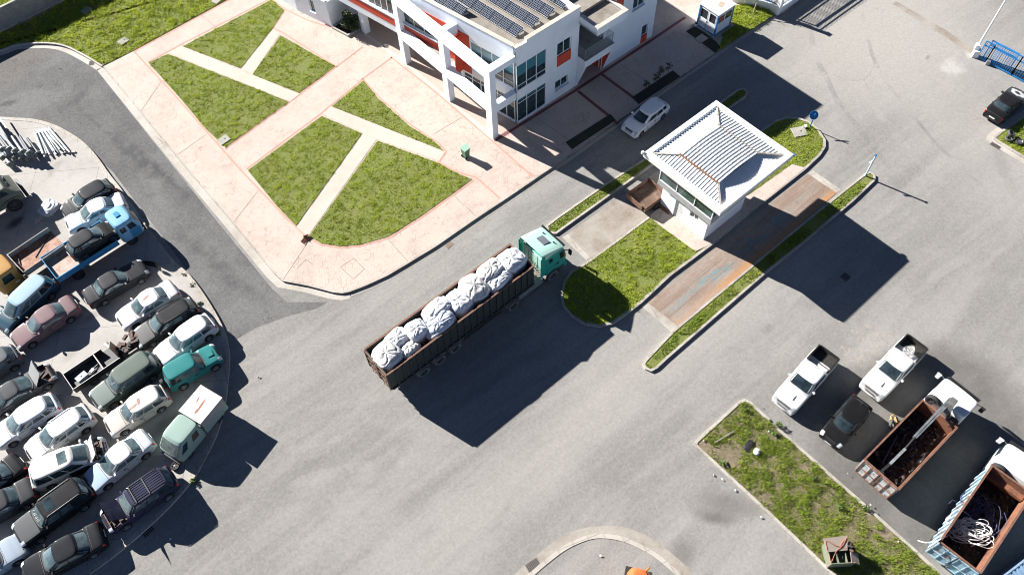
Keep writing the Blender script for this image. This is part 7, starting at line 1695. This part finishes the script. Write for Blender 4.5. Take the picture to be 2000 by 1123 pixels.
# orange machine just entering at the bottom edge
t = thing('orange_machine', 'orange machine roof just showing at the bottom edge', 'machine', P(1241, 1150, .1), .6); M_OR = paint('machine_orange', (.65, .14, .045), .1)
s_ = Shell([(.4, -1.0, 1.0, .7, 5, .05), (1.4, -.9, .9, .65, 5, .05), (1.8, -.75, .75, .5, 4, .05)]); mb = MB(); s_.mesh(mb, 8, crown=.12); mb.build('hood', M_OR, t, 50); box_part('base', t, M_CHAS, ((-1.1, -.8, 0), (1.1, .8, .4)))
mb = MB(); mb.tube([(.8, -.3, 1.6), (.95, -.45, 1.9)], .05, 8); mb.build('lamp', M_AMBER, t)
# broken brown crate on the pavement
t = thing('broken_crate', 'small broken brown crate lying on the path corner by the lawn', 'crate', P(597, 469, ZP), .4); M_CR = plain('brown_board', (.30, .13, .055), .75, 0, .25, 5)
mb = MB(); mb.slab([(-.4, -.15, .02), (.35, -.2, .02), (.35, .2, .12), (-.4, .15, .2)], .03); mb.build('base', M_CR, t); mb = MB(); mb.slab([(.0, -.1, .05), (.12, .25, .05), (.05, .2, .38)], .03); mb.build('flap', M_CR, t); mb = MB(); mb.slab([(.05, .2, .05), (.5, .05, .08), (.45, .0, .25), (.1, .22, .3)], .03); mb.build('flap', M_CR, t)
# drains, manholes and slabs
def drain(px, py, z, w, l, rz, label, mat=None):
    o = thing('drain_grate', label, 'drain', P(px, py, z), rz); mb = MB(); mb.box((0, 0, .004), (w + .1, l + .1, .012)); mb.build('frame', plain('grate_frame', (.20, .185, .165), .8), o); mb = MB()
    n = int(w / .1)
    for i in range(n): mb.box((-w / 2 + (i + .5) * w / n, 0, .013), (w / n * .5, l, .012))
    mb.build('slot', mat or M_DARK, o)['kind'] = 'stuff'
drain(1041, 1103, .009, .8, .5, R(-8), 'iron drain grate in the gutter of the rounded bottom kerb')
drain(1651, 541, .004, .6, .55, R(0), 'iron drain grate in the gatehouse shadow')
drain(1944, 285, .009, .75, .35, R(-88), 'iron drain grate in the gutter below the grass corner')
drain(289, 1037, .009, .7, .45, R(8), 'iron drain grate in the shaded gutter of the scrapyard kerb')
drain(179, 124, .009, .5, .4, R(55), 'iron drain grate at the bend of the side road')
drain(877, 478, .0095, .55, .35, R(5), 'rusty drain grate in the office gutter beside the trailer', M_RUST)
for i, (px, py, z, w, l, rz, lab) in enumerate(((437, 274, ZP + .03, .95, .75, .1, 'concrete inspection cover at the corner of the left lawn'), (241, 81, .1, .9, .75, .2, 'pale concrete cover in the grass field above the side road'), (169, 21, .1, .9, .7, .3, 'concrete cover in the shade of the block wall'), (1561, 258, .14, 1.15, 1.0, -.5, 'concrete slab with a round hole on the oval grass island'), (426, 0, .1, 1.2, .7, .3, 'pale slab on the field at the top edge'))):
    o = thing('inspection_cover', lab, 'cover', P(px, py, z), rz); mb = MB(); mb.box((0, 0, .02), (w, l, .07)); mb.build('slab', M_SLABC, o); mb = MB(); mb.lathe([(0, .058), (.07, .058)], (.15, 0, 0), 'Z', 14); mb.build('lifting_hole', M_DARK, o)
o = thing('white_lamp_block', 'white stone block on the oval island by the sign foot', 'stone', P(1572, 249, ZI)); mb = MB(); mb.box((0, 0, .1), (.3, .22, .2), rz=.3); mb.build('stone', M_WHITE, o)
# litter
M_LIT = plain('litter_white', (.66, .66, .66), .7); M_LITT = plain('litter_tan', (.4, .32, .25), .8)
for i, (px, py, z) in enumerate([(1375, 861, .13), (1479, 884, .13), (1501, 843, .13), (1614, 943, .13), (1755, 1058, .13), (1410, 936, .02), (1436, 958, .02), (1486, 1010, .02), (1394, 928, .02), (1173, 1085, .12), (117, 135, .02), (333, 1053, .02), (1488, 796, .02), (1497, 832, .02), (1655, 925, .13), (1700, 985, .13), (505, 737, .01)]):
    s = rnd.uniform(.05, .10); vs = [(s * cos(a) * rnd.uniform(.5, 1.2), s * sin(a) * rnd.uniform(.5, 1.2), rnd.uniform(.02, .10)) for a in [k * pi / 3 for k in range(6)]]; mb = MB(); mb.add(vs + [(0, 0, .1)], [(k, (k + 1) % 6, 6) for k in range(6)]); o = mb.build('litter', M_LIT if i % 4 else M_LITT); o.location = P(px, py, z); tag(o, 'small crumpled scrap of litter on the ground', 'litter', 'scraps of litter')
mb = MB(); mb.bar((0, 0, .05), P(1433, 842, .15) - P(1395, 865, .15) + Vector((0, 0, .05)), .05, .05); o = mb.build('stick', plain('grey_stick', (.30, .28, .25), .9)); o.location = P(1395, 865, .15); tag(o, 'long grey stick lying in the weedy bed', 'stick')
bag('rubbish_bag', 'black rubbish bag dumped in the weedy bed', P(1462, 870, .17), (.42, .24, .07), .3, M_BLACK, 51, True, None, .2, 'bag')
bag('rubbish_bag', 'small white rubbish bag beside the black one in the weedy bed', P(1478, 882, .25), (.24, .2, .16), .3, M_BAG, 53, True, None, .2, 'bag')
# ---------------- plants
def leaf_mat(name, a, b):
    t = NT(name); g = t.n('ShaderNodeNewGeometry'); return t.out(t.mix(g.outputs['Random Per Island'], a, b), .6, spec=.3)
M_LEAF = leaf_mat('shrub_leaf', (.018, .035, .012), (.06, .09, .03)); M_WOOD = plain('bark', (.10, .075, .055), .9, 0, .25, 6)
def leaves(cs, n, size, seed):
    rr = random.Random(seed); mb = MB()
    for c, r in cs:
        for i in range(n):
            d = Vector((rr.gauss(0, 1), rr.gauss(0, 1), rr.gauss(0, 1))).normalized() * r * rr.random() ** .45; p = Vector(c) + d; u = Vector((rr.gauss(0, 1), rr.gauss(0, 1), rr.gauss(0, .6))).normalized(); v = u.cross(Vector((rr.gauss(0, 1), rr.gauss(0, 1), rr.gauss(0, 1)))).normalized(); s = size * rr.uniform(.6, 1.4)
            mb.add([p - u * s, p + v * s * .4, p + u * s, p - v * s * .4], [(0, 1, 2, 3)])
    return mb
t = thing('shrub', 'dark bushy shrub in the planter under the office', 'shrub', P(688, 62, ZP))
mb = MB()
for k in range(6): a = k * 1.05; mb.tube([(0, 0, 0), (.25 * cos(a), .25 * sin(a), .6), (.7 * cos(a), .6 * sin(a), 1.3)], [.05, .035, .015], 6)
mb.build('stem', M_WOOD, t)['kind'] = 'stuff'; leaves([((.0, .1, 1.0), .7), ((.4, -.1, 1.2), .5), ((-.4, .2, 1.1), .5), ((.1, .5, 1.5), .5), ((.1, -.4, .8), .5), ((0, .1, 1.8), .4)], 260, .10, 2).build('crown', M_LEAF, t, flat=True)
for i, (px, py, hh, lab) in enumerate(((1281, 166, 1.0, 'small sapling in the dark bed by the parked white car, front one'), (1289, 158, 1.3, 'bushier sapling in the middle of the dark bed in the office shade'), (1304, 150, 1.35, 'thin sapling at the rear end of the dark bed in the office shade'), (1262, 176, .8, 'lowest sapling at the front end of the dark bed'))):
    t = thing('sapling', lab, 'sapling', P(px, py, ZP), 0, 'saplings in the shaded bed'); mb = MB(); mb.tube([(0, 0, 0), (.03, .05, hh * .5), (0, .1, hh)], [.025, .02, .01], 6); mb.build('stem', M_WOOD, t); leaves([((0, .1, hh), .24), ((.12, 0, hh * .8), .2), ((-.1, .15, hh * .65), .18)], 40, .08, 20 + i).build('leaves', M_LEAF, t, flat=True)
t = thing('bare_tree', 'thin leaning bare tree in the grass behind the guard cabin', 'tree', P(1471, 27, ZP)); mb = MB(); mb.tube([(0, 0, 0), (.25, .1, .9), (.7, .35, 1.9), (.9, .6, 2.6)], [.06, .05, .035, .012], 7); mb.build('trunk', plain('pale_bark', (.36, .30, .24), .9, 0, .2, 5), t)
mb = MB()
for a, b in (((.3, .1, 1.0), (-.1, .6, 1.8)), ((.5, .22, 1.4), (1.3, .1, 2.0)), ((.7, .35, 1.9), (.4, .9, 2.5)), ((.6, .3, 1.6), (.9, -.3, 2.2)), ((.8, .45, 2.2), (1.4, .8, 2.6))): mb.tube([a, ((a[0] + b[0]) / 2 + .05, (a[1] + b[1]) / 2, (a[2] + b[2]) / 2 + .1), b], [.03, .02, .008], 5)
mb.build('branch', M_WOOD, t)['kind'] = 'stuff'
wm = leaf_mat('weed_leaf', (.05, .085, .015), (.11, .17, .03))
for i, (px, py) in enumerate(((1512, 847), (1590, 935), (1690, 993), (392, 595), (428, 655), (1520, 830), (1455, 800), (1640, 990), (378, 560), (1412, 905), (362, 538), (379, 940), (1870, 1100))):
    z = .12 if px > 1000 else .02; o = leaves([((0, 0, .12), .22)], 60, .09, 60 + i).build('weed', wm, None, flat=True); o.location = P(px, py, z); tag(o, 'leafy green weed growing at a kerb', 'weed', 'weeds along the kerbs')
